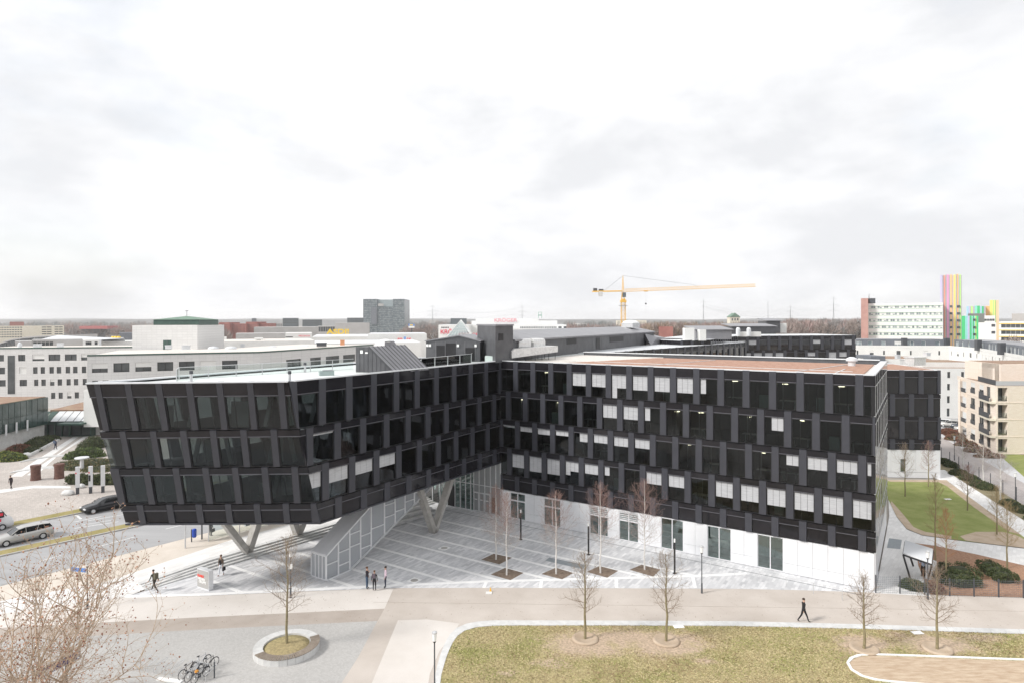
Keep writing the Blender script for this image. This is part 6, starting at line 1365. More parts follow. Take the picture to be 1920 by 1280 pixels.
mb = MB(); mb.tube(X(1168.5, 517), X(1133, 545), .05, .05, 3); mb.tube(X(1168.5, 517), X(1300, 534), .05, .05, 3); mb.tube(X(1300, 534), X(1310, 539), .05, .05, 3); mb.build('tie_rods', M['dgrey'], cr)
mb = MB(); mb.box(X(1211, 547), (1.7, 1.0, .5)); mb.build('trolley', M['crane'], cr)
mb = MB(); mb.tube(X(1211, 547), X(1211, 569), .03, .03, 3); mb.tube(X(1211, 571), X(1211, 590), .02, .02, 3); mb.build('hoist_rope', M['dgrey'], cr); mb = MB(); mb.box(X(1211, 571), (.6, .5, .7)); mb.build('hook_block', M['dark'], cr)
# ---- pylons
def pylon(u, vt, vb, Y, w_, label, arms=((.93, .5), (.78, 1.0), (.64, .85))):
    r_ = empty('electricity_pylon', D(u, 620, Y)*1.0, label, 'pylon', 'electricity pylons on the horizon')
    top = D(u, vt, Y).z; x = D(u, 600, Y).x; wb_ = w_*Y/F*.25; mb = MB(); rr = .09*Y/600
    for sx in (-1, 1):
        for sy in (-1, 1): mb.tube((x+sx*wb_*.5, Y+sy*wb_*.5, 0), (x+sx*.3, Y+sy*.3, top*.62), rr, rr, 3); mb.tube((x+sx*.3, Y+sy*.3, top*.62), (x, Y, top), rr, rr*.5, 3)
    n = 9
    for i in range(n):
        z0, z1 = top*.62*i/n, top*.62*(i+1)/n; a0, a1 = wb_*.5*(1-i/n)+.3*i/n, wb_*.5*(1-(i+1)/n)+.3*(i+1)/n
        mb.tube((x-a0, Y-a0, z0), (x+a1, Y-a1, z1), rr*.6, rr*.6, 3); mb.tube((x+a0, Y-a0, z0), (x-a1, Y-a1, z1), rr*.6, rr*.6, 3)
    mb.build('lattice_tower', M['lattice'], r_)
    for h, k in arms:
        mb = MB(); hw = w_*Y/F*.5*k; mb.tube((x-hw, Y, top*h), (x, Y, top*h+.04*top), rr*.5, rr*.8, 3); mb.tube((x+hw, Y, top*h), (x, Y, top*h+.04*top), rr*.5, rr*.8, 3); mb.tube((x-hw, Y, top*h), (x+hw, Y, top*h), rr*.6, rr*.6, 3); mb.build('cross_arm', M['lattice'], r_)
    return [(x-w_*Y/F*.5*k, Y, top*h) for h, k in arms]+[(x+w_*Y/F*.5*k, Y, top*h) for h, k in arms]
p1 = pylon(811, 571, 605, 950, 22, 'faint pylon just right of the glass tower'); p2 = pylon(979, 571.5, 600, 900, 14, 'pylon rising behind the white store'); p3 = pylon(1319, 559, 606, 700, 13, 'tall pylon right of the crane hook', ((.9, .9), (.8, .5)))
p4 = pylon(1482, 572, 600, 900, 12, 'faint pylon above the far black wing'); p5 = pylon(1563, 556, 597, 800, 21, 'tallest pylon left of the brick ended slab')
mb = MB()
for a, b_ in ((p1, p2), (p3, p4), (p4, p5)):
    for i in (0, 1, 3, 4):
        A, B = Vector(a[min(i, len(a)-1)]), Vector(b_[min(i, len(b_)-1)]); prev = A
        for k in range(1, 11): q = A.lerp(B, k/10); q.z -= 9*4*(k/10)*(1-k/10); mb.tube(prev, q, .045, .045, 3); prev = q
tag(mb.build('power_lines', M['lattice']), 'thin power lines sagging between the distant pylons', 'power lines')
mb = MB(); mb.tube((D(1440, 600, 800).x, 800, 0), (D(1440, 564, 800).x, 800, D(1440, 564, 800).z), .35, .15, 4); tag(mb.build('mast', M['lattice']), 'thin grey mast between the two right pylons', 'mast')
# ---- hills
def ridge(name, Y, pts, m, dep=900):
    mb = MB(); a = [D(u, v, Y) for u, v in pts]
    V = []; Fc = []; 
    for p in a: V += [(p.x, Y, -1), (p.x, Y, p.z), (p.x*(1+dep/Y), Y+dep, p.z*.9)]
    for i in range(len(a)-1): Fc += [(3*i, 3*i+3, 3*i+4, 3*i+1), (3*i+1, 3*i+4, 3*i+5, 3*i+2)]
    mb.add(V, Fc); o = mb.build(name, m); o['kind'] = 'structure'; return o
hm = mat('hazed_hill', (.22, .225, .235), .95, (.32, .325, .33), .012, detail=8)  # hill tone lifted pale, distance haze put into the colour
def rp(v0, amp, seed): 
    rr = random.Random(seed); L = []; v = v0
    for i in range(60): u = -700+i*56; v += (v0-v)*.25+rr.uniform(-amp, amp); L.append((u, v))
    return L
ridge('far_hills', 3900, rp(597.5, 1.0, 3), hm, 300); ridge('near_hills', 2700, rp(600.2, .7, 5), hm, 300)
# ================================================================ TREES
def tubes_np(T, n=3):
    A = np.array([t[0] for t in T], dtype=float); B = np.array([t[1] for t in T], dtype=float); ra = np.array([t[2] for t in T]); rb = np.array([t[3] for t in T])
    dd = B-A; dd /= np.maximum(np.linalg.norm(dd, axis=1, keepdims=True), 1e-9)
    ref = np.where(np.abs(dd[:, 2:3]) > .9, np.array([[1., 0, 0]]), np.array([[0, 0, 1.]]))
    u = np.cross(dd, ref); u /= np.linalg.norm(u, axis=1, keepdims=True); w_ = np.cross(dd, u)
    V = []
    for k in range(n):
        c, s_ = math.cos(2*math.pi*k/n), math.sin(2*math.pi*k/n); V.append(A+(u*c+w_*s_)*ra[:, None])
    for k in range(n):
        c, s_ = math.cos(2*math.pi*k/n), math.sin(2*math.pi*k/n); V.append(B+(u*c+w_*s_)*rb[:, None])
    V = np.stack(V, 1); m = len(T); base = (np.arange(m)*2*n)[:, None]
    Fs = [base+np.array([[k, (k+1) % n, n+(k+1) % n, n+k]]) for k in range(n)]
    return V.reshape(-1, 3), np.concatenate(Fs, 0)
def grow(rnd, p, d_, L, r, lvl, maxl, out, up, spread, seg=4, kids=(6, 5, 3), wob=.18, tips=None):
    pts = [Vector(p)]; dr = Vector(d_).normalized(); n = seg if lvl < 2 else 2 if lvl < maxl else 2
    for i in range(n):
        dr = (dr+Vector((rnd.gauss(0, wob), rnd.gauss(0, wob), rnd.gauss(0, wob)+up*.22))).normalized()
        q = pts[-1]+dr*L/n; r0, r1 = r*(1-.75*i/n), r*(1-.75*(i+1)/n); out.append((pts[-1][:], q[:], max(r0, .005), max(r1, .0045))); pts.append(q)
    if tips is not None and lvl >= maxl-1: tips.append(pts[-1])
    if lvl >= maxl: return
    k = kids[min(lvl, len(kids)-1)]
    for j in range(k):
        f = (j+.6+rnd.random()*.5)/(k+.4); f = min(f, .98); i = min(int(f*n), n-1); q = pts[i].lerp(pts[i+1], f*n-i)
        ax = (pts[i+1]-pts[i]).normalized(); o = ax.orthogonal().normalized(); o.rotate(Matrix.Rotation(rnd.random()*6.283, 3, ax)); nd = (ax*(1-spread*.45)+o*spread).normalized()
        grow(rnd, q, nd, L*rnd.uniform(.38, .6)*(1.15-.5*f), r*.5, lvl+1, maxl, out, up, spread, seg, kids, wob, tips)
def make_tree(name, label, base, h, tr, crown_r, first, nb, seed, barkm, twigm, up=.9, maxl=2, kids=(6, 4), group=None, lean=(0, 0), spread=.75, angle=1.0, shape=1.0, cat='tree', trunkseg=7, twk=1.0):
    rnd = random.Random(seed); base = Vector(base); r_ = empty(name, base, label, cat, group)
    T = []; pts = [base-Vector((0, 0, .05))]
    for i in range(trunkseg):
        f = (i+1)/trunkseg; pts.append(base+Vector((lean[0]*f+rnd.gauss(0, .03*h/7), lean[1]*f+rnd.gauss(0, .03*h/7), h*f)))
    trunk = []
    for i in range(trunkseg): trunk.append((pts[i][:], pts[i+1][:], tr*(1-.85*i/trunkseg), tr*(1-.85*(i+1)/trunkseg)))
    B = []; tips = []
    for j in range(nb):
        f = first+(1-first)*(j+.3)/nb*.96; x = f*trunkseg; i = min(int(x), trunkseg-1); q = pts[i].lerp(pts[i+1], x-i)
        g_ = (f-first)/(1-first); L = crown_r*(math.sin(math.pi*min(1, (.22+.78*g_)**shape))*.95+.12)*rnd.uniform(.8, 1.2)
        az = j*2.399+rnd.uniform(-.4, .4); el = angle*(.35+.8*g_)
        grow(rnd, q, (math.cos(az)*math.cos(el), math.sin(az)*math.cos(el), math.sin(el)), L*1.15, tr*.34*(1-.55*f), 0, maxl, B, up*.5, spread, 4, kids, .12, tips)
    V, Fc = tubes_np(trunk, 8); npmesh('trunk', V, Fc, barkm, r_)
    if twk != 1: B = [(a, b_, ra*twk, rb*twk) for a, b_, ra, rb in B]
    V, Fc = tubes_np(B, 3); npmesh('crown', V, Fc, twigm, r_)
    return r_, B, tips
bark = mat('young_tree_bark', (.21, .18, .10), .9, (.30, .255, .15), 6, bump=.3); twig = mat('bare_twigs', (.29, .225, .17), .9)
twigr = mat('reddish_twigs', (.33, .21, .18), .9); birchb = mat('white_birch_bark', (.72, .70, .67), .8, (.62, .60, .57), 5, detail=8, stretch=(1, 1, 4)); twigw = mat('pale_birch_twigs', (.45, .40, .37), .9); twigy = mat('ochre_twigs', (.33, .24, .12), .9)
for (u, v, h, r, sd_, lb) in ((1097, 1197, 6.0, 1.45, 21, 'bare young tree on the lawn, leftmost of the row of four'), (1249, 1201, 6.1, 1.5, 22, 'bare young tree on the lawn, second from the left'), (1620, 1215, 4.9, 1.25, 23, 'smallest bare young tree, standing on the lawn below the white corner'), (1757, 1216, 5.6, 1.45, 24, 'bare young tree on the lawn nearest the bicycle shelter')):
    make_tree('young_tree', lb, P(u, v, .03), h, .10, r, .30, 24, sd_, bark, twig, maxl=2, kids=(6, 4), group='bare young trees along the lawn edge')
    p = P(u, v, .03); mb = MB(); prf = [(.98, 0), (.90, .10), (.78, .13), (.68, .09), (.55, .03), (.0, .03)]
    mb.lathe(p, prf, 22); o = mb.build('soil_ring', M['soil'], smooth=True); o['kind'] = 'structure'
make_tree('young_tree', 'bare young tree growing in the round stone planter', P(538, 1207, .3), 7.2, .10, 1.9, .30, 26, 25, bark, twig, maxl=2, kids=(6, 4))
bl_ = [(930, 1048, 7.0, 1.3, 'white birch in the pit nearest the entrance, leftmost of five'), (950, 1077, 7.2, 1.4, 'white birch with a trunk just right of the leftmost, nearer the path'), (1043, 1075, 7.3, 1.5, 'white birch standing before the grey steel grate'), (1126, 1073, 8.0, 1.6, 'white birch between the grate and the rightmost birch'), (1209, 1067, 8.0, 1.7, 'rightmost white birch, with a dense reddish top')]
for i, (u, v, h, r, lb) in enumerate(bl_):
    r_, B, _ = make_tree('birch_tree', lb, P(u, v, .016), h, .08, r*1.15, .27, 46, 31+i, birchb, [twigw], up=1.3, maxl=2, kids=(6, 4), group='white birches in square soil pits', angle=.85, spread=.7, shape=.8, twk=.8)
    cr_o = [c for c in r_.children if c.name.startswith('crown')][0]; cr_o.data.materials.append(twigr)
    nf = len(cr_o.data.polygons); zc = np.empty(nf*3, dtype=np.float32); cr_o.data.polygons.foreach_get('center', zc); zc = zc.reshape(-1, 3)[:, 2]
    th_ = h*.55; cr_o.data.polygons.foreach_set('material_index', ((zc+NR.normal(0, h*.10, nf)) > th_).astype(np.int32))
gar = [(1754, 1054, 8.2, 1.2, 'y', 'tallest bare tree with greenish bark behind the bicycle shelter'), (1773.7, 1087, 6.2, 1.1, 'r', 'bare tree with a dense orange brown crown left of the dark hedge'), (1888.6, 1064, 5.9, 1.4, 'y', 'bare tree at the right edge of the mulch bed'), (1697, 930, 6.6, 1.4, 'n', 'bare tree on the garden lawn before the small green window'), (1740.7, 912, 6.2, 1.1, 'r', 'bare orange tipped tree before the white annex base'), (1814, 956, 5.2, 1.3, 'r', 'bare tree by the right edge of the garden lawn'), (1869, 1001, 5.0, 1.2, 'y', 'bare tree at the lower right tip of the garden lawn')]
for i, (u, v, h, r, k, lb) in enumerate(gar):
    make_tree('young_tree', lb, P(u, v, .03), h, .08, r, .32, 24, 51+i, mat('tan_bark', (.34, .27, .15), .9) if i == 0 else bark, {'y': twigy, 'r': mat('orange_brown_twigs', (.34, .17, .08), .9) if i == 1 else twigr, 'n': twig}[k], up=1.2, maxl=2, kids=(6, 4), group='bare garden trees', angle=1.2, spread=.6)
for i, (u, v, h, lb) in enumerate(((1805.5, 886, 5.9, 'farthest of three white stemmed birches by the dark fence'), (1843.7, 911, 5.5, 'middle of three white stemmed birches by the dark fence'), (1876, 936, 5.9, 'nearest of three white stemmed birches by the dark fence'))):
    make_tree('birch_tree', lb, P(u, v, .02), h, .09, 1.5, .32, 24, 61+i, birchb, twigw, up=1.0, maxl=2, kids=(6, 4), group='white birches along the dark fence')
# plane tree close by on the left
def plane_tree():
    rnd = random.Random(5); base = Vector((-23.2, 29.5, 0)); r_ = empty('plane_tree', base, 'large bare plane tree with brown seed balls filling the lower left corner', 'tree')
    T = []; B = []; tips = []
    top = base+Vector((.3, 0, 4.0)); T.append((base[:], top[:], .32, .26))
    mains = []
    for az, el, L, r in ((-.15, .62, 8.6, .12), (.12, .38, 7.8, .11), (.0, .75, 7.2, .15), (.75, .95, 7.2, .14), (1.7, .95, 7.6, .15), (2.9, .9, 7, .13), (4.2, .85, 6.5, .14), (5.4, .7, 6.8, .14), (.3, 1.35, 8.2, .17), (-.45, .45, 7.0, .12), (.45, .5, 7.5, .12), (1.2, .62, 7.5, .12)):
        grow(rnd, top-Vector((0, 0, rnd.random()*.8)), (math.cos(az)*math.cos(el), math.sin(az)*math.cos(el), math.sin(el)), L, r, 0, 3, B, .55, .78, 6, (9, 5, 4), .16, tips)
    B = [(a, b_, max(.0035, ra*.5), max(.0035, rb*.5)) for a, b_, ra, rb in B]
    V, Fc = tubes_np(T, 10); npmesh('trunk', V, Fc, mat('plane_bark', (.38, .34, .26), .9, (.50, .46, .36), 3, detail=6), r_)
    V, Fc = tubes_np(B, 3); npmesh('crown', V, Fc, mat('tan_plane_twigs', (.54, .43, .33), .9, (.38, .29, .21), 4), r_)
    # seed balls and withered leaves on the twig ends
    P_ = np.array([t[:] for t in tips]); P_ = P_[NR.permutation(len(P_))[:6500]]; P_ = P_+NR.normal(0, .05, P_.shape)-np.array([0, 0, .05])
    n = len(P_); s_ = NR.uniform(.022, .045, n); s_[NR.random(n) < .2] *= 1.35
    o = np.array([[1, 0, 0], [-1, 0, 0], [0, 1, 0], [0, -1, 0], [0, 0, 1], [0, 0, -1]], dtype=float); Fo = np.array([(0, 2, 4), (2, 1, 4), (1, 3, 4), (3, 0, 4), (2, 0, 5), (1, 2, 5), (3, 1, 5), (0, 3, 5)])
    V = (P_[:, None, :]+o[None]*s_[:, None, None]*NR.uniform(.7, 1.3, (n, 6, 1))).reshape(-1, 3); Fc = (Fo[None]+(np.arange(n)*6)[:, None, None]).reshape(-1, 3)
    q = npmesh('seed_balls', V, Fc, [mat('brown_seed_ball', (.27, .13, .085), .95), mat('orange_brown_leaf', (.52, .30, .20), .9)], r_, mi=np.repeat((NR.random(n) < .45).astype(int), 8)); q['kind'] = 'stuff'
plane_tree()
# ================================================================ SHRUBS AND HEDGES
def leafy(name, label, ells, n, cols, cat='shrub', leaf=.07, group=None, box=False, long=1.6, core=True):
    P0 = []; tot = sum(e[1][0]*e[1][1]+e[1][0]*e[1][2] for e in ells)
    for c, s_ in ells:
        k = int(n*(s_[0]*s_[1]+s_[0]*s_[2])/tot); v = NR.normal(0, 1, (k, 3)); v /= np.linalg.norm(v, axis=1, keepdims=True); v[:, 2] = np.abs(v[:, 2])*1.0-.12
        if box: v = np.sign(v)*np.abs(v)**.45
        rr = NR.uniform(.78, 1.06, (k, 1)); P0.append(np.array(c)+v*rr*np.array(s_))
    P0 = np.concatenate(P0); k = len(P0); a = NR.normal(0, 1, (k, 3)); a /= np.linalg.norm(a, axis=1, keepdims=True); b_ = NR.normal(0, 1, (k, 3)); b_ -= a*(a*b_).sum(1, keepdims=True); b_ /= np.linalg.norm(b_, axis=1, keepdims=True)
    s_ = leaf*NR.uniform(.6, 1.3, (k, 1)); V = np.stack([P0-a*s_*long, P0+b_*s_*.6, P0+a*s_*long, P0-b_*s_*.6], 1).reshape(-1, 3); Fc = (np.arange(k)*4)[:, None]+np.array([[0, 1, 2, 3]])
    r_ = empty(name, Vector(ells[0][0]), label, cat, group)
    q = npmesh('foliage', V, Fc, cols, r_, mi=NR.randint(0, len(cols), k)); q['kind'] = 'stuff'
    if core:
        mb = MB()
        for c, s_ in ells:
            mb.ico(c, 1, (s_[0]*.82, s_[1]*.82, s_[2]*.82), 2, .12)
        mb.build('dark_core', mat('dark_core_fill', (.035, .04, .02), .95), r_)  # dark ellipsoids added as a core to fill the foliage
    return r_
lg = [mat('hedge_leaf_dark', (.035, .055, .018), .7), mat('hedge_leaf_mid', (.06, .085, .028), .7), mat('hedge_leaf_olive', (.09, .10, .035), .7)]
lb_ = [mat('bright_leaf', (.14, .19, .05), .7), mat('mid_leaf', (.08, .13, .04), .7), mat('yellow_green_leaf', (.28, .28, .06), .7)]
lr_ = [mat('russet_twig_leaf', (.22, .09, .06), .9), mat('brown_twig_leaf', (.16, .085, .06), .9)]
lo_ = [mat('olive_ground_cover', (.13, .135, .055), .9), mat('dry_ground_cover', (.24, .19, .10), .9), lg[1]]
def E_(u, v, rx, ry, rz, z=0): return (tuple(P(u, v, z)), (rx, ry, rz))
leafy('box_hedge', 'large dark green block hedge in the rust mulch bed', [E_(1781, 1092, 1.1, 1.0, .95), E_(1801, 1094, 1.2, 1.1, .95), E_(1798, 1078, 1.5, 1.3, .95), E_(1814, 1093, .8, 1.0, .9)], 7000, lg, 'hedge', .05, box=True)
leafy('box_hedge', 'slanting dark green hedge at right in the rust mulch bed', [E_(1853, 1067, .8, .8, .8), E_(1865, 1077, 1.0, .9, .85), E_(1880, 1087, 1.0, .9, .9)], 5000, lg, 'hedge', .05, box=True)
leafy('box_hedge', 'dark green hedge clump behind the fence beside the bicycle shelter', [E_(1703, 1100, .75, .6, .85), E_(1717, 1104, .8, .6, .85), E_(1737, 1106, .9, .5, .7)], 5000, lg, 'hedge', .05)
leafy('bare_shrub', 'reddish bare shrub behind the fence right of the dark hedge clump', [E_(1752, 1108, .8, .6, .8)], 1600, lr_, 'shrub', .05, long=4, core=False)
leafy('box_hedge', 'small dark hedge by the fence near the annex corner', [E_(1771, 868, 1.0, 1.3, .9), E_(1784, 874, 1.0, 1.2, .9)], 2600, lg, 'hedge', .09)
leafy('box_hedge', 'long dark hedge between the garden path and the dark fence', [E_(1798, 889, 1.3, 1.3, .9), E_(1818, 899, 1.3, 1.3, .9), E_(1838, 911, 1.3, 1.3, .9), E_(1851, 916, 1.2, 1.1, .9)], 5200, lg, 'hedge', .09)
leafy('box_hedge', 'dark hedge by the fence at the right edge of the picture', [E_(1893, 946, 1.1, 1.1, .8), E_(1915, 958, 1.2, 1.2, .8), E_(1945, 975, 1.3, 1.2, .8)], 3000, lg, 'hedge', .08)
leafy('bare_shrub', 'low reddish shrubs in front of the beige apartment building', [E_(1792, 824, 1.8, 1.6, 1.2), E_(1812, 835, 1.8, 1.5, 1.1), E_(1832, 846, 2.2, 1.5, .9), E_(1855, 856, 2.4, 1.3, .7)], 3400, lr_+[lo_[1]], 'shrub', .13, long=2.5)
leafy('bare_shrub', 'reddish hedge beside the parked cars by the apartment balconies', [E_(1778, 812, 1.8, 1.4, 1.1), E_(1790, 816, 1.8, 1.3, 1.1)], 1800, lr_, 'shrub', .13, long=2.5)
leafy('green_shrub', 'yellow green shrub cluster at the left edge before the green wing', [E_(8, 858, 1.7, 1.5, 1.3, ZT), E_(22, 862, 2.0, 1.6, 1.4, ZT), E_(34, 861, 1.3, 1.2, 1.0, ZT)], 3600, lb_, 'shrub', .11)
leafy('russet_shrub', 'rounded reddish brown shrub left of the light striped path', [E_(36, 846, 2.1, 1.8, 1.4, ZT)], 1800, lr_, 'shrub', .1, long=2.5)
leafy('green_shrub', 'dark green shrubs along the wall left of the light striped path', [E_(58, 846, 1.6, 1.4, 1.0, ZT), E_(66, 836, 2.2, 1.6, 1.3, ZT), E_(78, 829, 2.4, 1.6, 1.3, ZT), E_(92, 824, 2.0, 1.5, 1.0, ZT)], 4600, lg, 'shrub', .1)
leafy('green_shrub', 'tall dark evergreen shrub right of the light striped path', [E_(166, 842, 1.9, 1.7, 1.9, ZT), E_(176, 838, 2.0, 1.6, 2.2, ZT)], 3000, lg, 'shrub', .1)
leafy('green_shrub', 'bright green shrub group beside the steps of the striped path', [E_(141, 858, 1.8, 1.5, 1.3, ZT), E_(155, 856, 2.0, 1.6, 1.6, ZT), E_(170, 855, 2.3, 1.5, 1.7, ZT)], 4200, lb_[:2]+[lg[1]], 'shrub', .11)
leafy('ground_cover', 'low olive ground cover bed behind the white sign columns', [E_(128, 872, 2.2, 1.6, .8, ZT), E_(150, 870, 3.2, 2, .7, ZT), E_(176, 868, 3.2, 2.4, .7, ZT), E_(140, 879, 2, 1.0, .8, ZT), E_(190, 880, 3, 2, .6, ZT)], 5200, lo_, 'ground cover', .1)
leafy('green_hedge', 'clipped hedge standing behind the three white sign columns', [E_(142, 906, 1.2, .7, 1.35, ZT), E_(158, 906.5, 1.2, .7, 1.4, ZT), E_(174, 907, 1.2, .7, 1.4, ZT), E_(190, 907, 1.2, .7, 1.4, ZT), E_(206, 907, 1.2, .7, 1.4, ZT)], 6500, lg+[lo_[0]], 'hedge', .09, box=True)
# tufts of straw and fresh grass on the lawn
lawnp = np.array([(p.x, p.y) for p in pp(0, *inner)]+[(P(2300, 1400).x, P(2300, 1400).y)])
def inpoly(x, y, poly):
    c = np.zeros(len(x), bool); n = len(poly)
    for i in range(n):
        x0, y0 = poly[i]; x1, y1 = poly[(i+1) % n]
        k = ((y0 > y) != (y1 > y)) & (x < (x1-x0)*(y-y0)/(y1-y0+1e-12)+x0); c ^= k
    return c
k = 90000; X_ = NR.uniform(-6, 40, k); Y_ = NR.uniform(36, 47.6, k)
ply = np.array([(p.x, p.y) for p in pl]); ok = inpoly(X_, Y_, lawnp) & ~inpoly(X_, Y_, ply)
for u, v, rx, ry in ((1100, 1207, 2.6, 1.5), (1250, 1207, 2.6, 1.5), (1180, 1200, 3, 1.2), (1618, 1208, 1.6, 1.1), (1757, 1208, 2.4, 1.2)):
    c = P(u, v); ok &= (((X_-c.x)/rx)**2+((Y_-c.y)/ry)**2 > NR.uniform(.6, 1.5, k))
cl = np.sin(X_*1.3+Y_*.7)+np.sin(Y_*1.9-X_*.4)+np.sin(X_*.31+2)+NR.normal(0, 1.1, k)
X_, Y_, cl = X_[ok], Y_[ok], cl[ok]; n = len(X_); a_ = NR.uniform(0, 6.283, n); s_ = NR.uniform(.03, .075, n); h_ = NR.uniform(.01, .05, n)
V = np.stack([np.stack([X_-np.cos(a_)*s_, Y_-np.sin(a_)*s_, np.full(n, .028)], 1), np.stack([X_+np.cos(a_)*s_, Y_+np.sin(a_)*s_, np.full(n, .03)], 1), np.stack([X_+np.sin(a_)*s_*.7, Y_-np.cos(a_)*s_*.7, .03+h_], 1)], 1).reshape(-1, 3)
mi_ = np.where(cl > 1.7, 1, np.where(cl < -1.3, 2, 0)); mi_[NR.random(n) < .12] = 2
o = npmesh('grass_tufts', V, np.arange(3*n).reshape(-1, 3), [mat('straw_tuft', (.50, .42, .24), .95), mat('green_tuft', (.27, .28, .09), .95), mat('brown_tuft', (.30, .22, .12), .95)], None, mi=mi_); tag(o, 'short dry and fresh grass tufts covering the front lawn', 'grass', kind='stuff')
# ================================================================ FAR WOODS (one mass each)
def woods(name, label, u0, u1, vt, Y, n, dep, cols, rad=7, per=130):
    V = []; k = 0; xs = []
    for i in range(n):
        y = Y+NR.uniform(0, dep); u = NR.uniform(u0, u1); top = D(u, vt, Y).z*NR.uniform(.72, 1.02); r = rad*NR.uniform(.6, 1.1)
        c = np.array([D(u, 600, y).x, y, top-r*.9]); v = NR.normal(0, 1, (per, 3)); v /= np.linalg.norm(v, axis=1, keepdims=True); v *= NR.uniform(.3, 1, (per, 1))**.6
        p = c+v*np.array([r, r, r*.95]); a = v*.9+np.array([0, 0, .9])+NR.normal(0, .25, (per, 3)); a /= np.linalg.norm(a, axis=1, keepdims=True); b_ = NR.normal(0, 1, (per, 3)); b_ -= a*(a*b_).sum(1, keepdims=True); b_ /= np.linalg.norm(b_, axis=1, keepdims=True)
        L = r*.28; W_ = r*.055
        V.append(np.stack([p-a*L-b_*W_, p-a*L+b_*W_, p+a*L], 1).reshape(-1, 3)); xs += [NR.randint(0, len(cols))]*per
        t = np.array([[c[0]-.25, y, 0], [c[0]+.25, y, 0], [c[0], y, top]]); V.append(t); xs.append(0)
    V = np.concatenate(V); Fc = np.arange(len(V)).reshape(-1, 3); o = npmesh(name, V, Fc, cols, None, mi=np.array(xs)); tag(o, label, 'woods', kind='stuff'); return o
wc = [mat('hazed_wood_brown', (.30, .245, .22), .95), mat('hazed_wood_red', (.34, .245, .225), .95), mat('hazed_wood_grey', (.26, .25, .245), .95)]  # wood tones paled to stand in for distance haze
wdk = [mat('hazed_evergreen', (.18, .20, .20), .95), wc[2]]  # evergreen tone paled the same way, haze in the colour
woods('bare_woods', 'belt of bare reddish trees left of the brick ended slab', 1470, 1625, 597.5, 520, 150, 160, wc, 8)
woods('bare_woods', 'bare reddish trees beyond the long plant house around the crane', 1200, 1480, 603, 520, 210, 160, [wc[0], wc[1], mat('hazed_wood_ochre', (.30, .225, .16), .95)], 7)
woods('bare_woods', 'bare trees between the white store and the crane', 1062, 1200, 606.5, 560, 90, 120, wc, 7)
woods('dark_woods', 'dark tree line behind the white store and crane', 1060, 1600, 601, 1300, 190, 300, wdk, 13, 90)
woods('dark_woods', 'dark hazy tree line right of the glass tower', 758, 900, 601.5, 1100, 80, 250, wdk+[wc[0]], 11, 90)
woods('bare_woods', 'grey brown trees between the glass tower and the white store', 758, 835, 608, 640, 60, 120, wc, 8)
woods('bare_woods', 'bare trees before the red brick complex', 386, 425, 618, 470, 26, 60, wc, 7)
woods('dark_woods', 'hazy wooded strip on the far left horizon', -60, 420, 602, 1500, 190, 400, wdk+[wc[0]], 14, 90)
woods('bare_woods', 'grey brown trees behind the yellow tanks', 118, 250, 606.5, 900, 90, 200, wc, 10, 90)
woods('dark_woods', 'hazy tree line behind the striped towers', 1590, 2000, 600.5, 1300, 120, 300, wdk, 13, 90)
woods('bare_woods', 'bare trees before the parking deck at right edge', 1870, 1960, 628, 215, 14, 25, wc, 3.2, 110)
# ================================================================ HAZE
hz = MB(); hz.hexa([(-3000, -200, -1.6), (3000, -200, -1.6), (3000, 4400, -1.6), (-3000, 4400, -1.6), (-3000, -200, 75), (3000, -200, 75), (3000, 4400, 75), (-3000, 4400, 75)])
hm_ = bpy.data.materials.new('haze_air'); hm_.use_nodes = True; nt = hm_.node_tree; nt.nodes.clear()
pv = N(nt, 'ShaderNodeVolumePrincipled'); pv.inputs['Color'].default_value = (.985, .99, 1, 1); pv.inputs['Density'].default_value = .00015; pv.inputs['Anisotropy'].default_value = .55; S.cycles.volume_bounces = 4
ou = N(nt, 'ShaderNodeOutputMaterial'); nt.links.new(pv.outputs[0], ou.inputs['Volume'])
hzo = hz.build('haze', hm_); tag(hzo, kind='stuff', label='thin pale haze in the air over the whole scene', cat='haze')
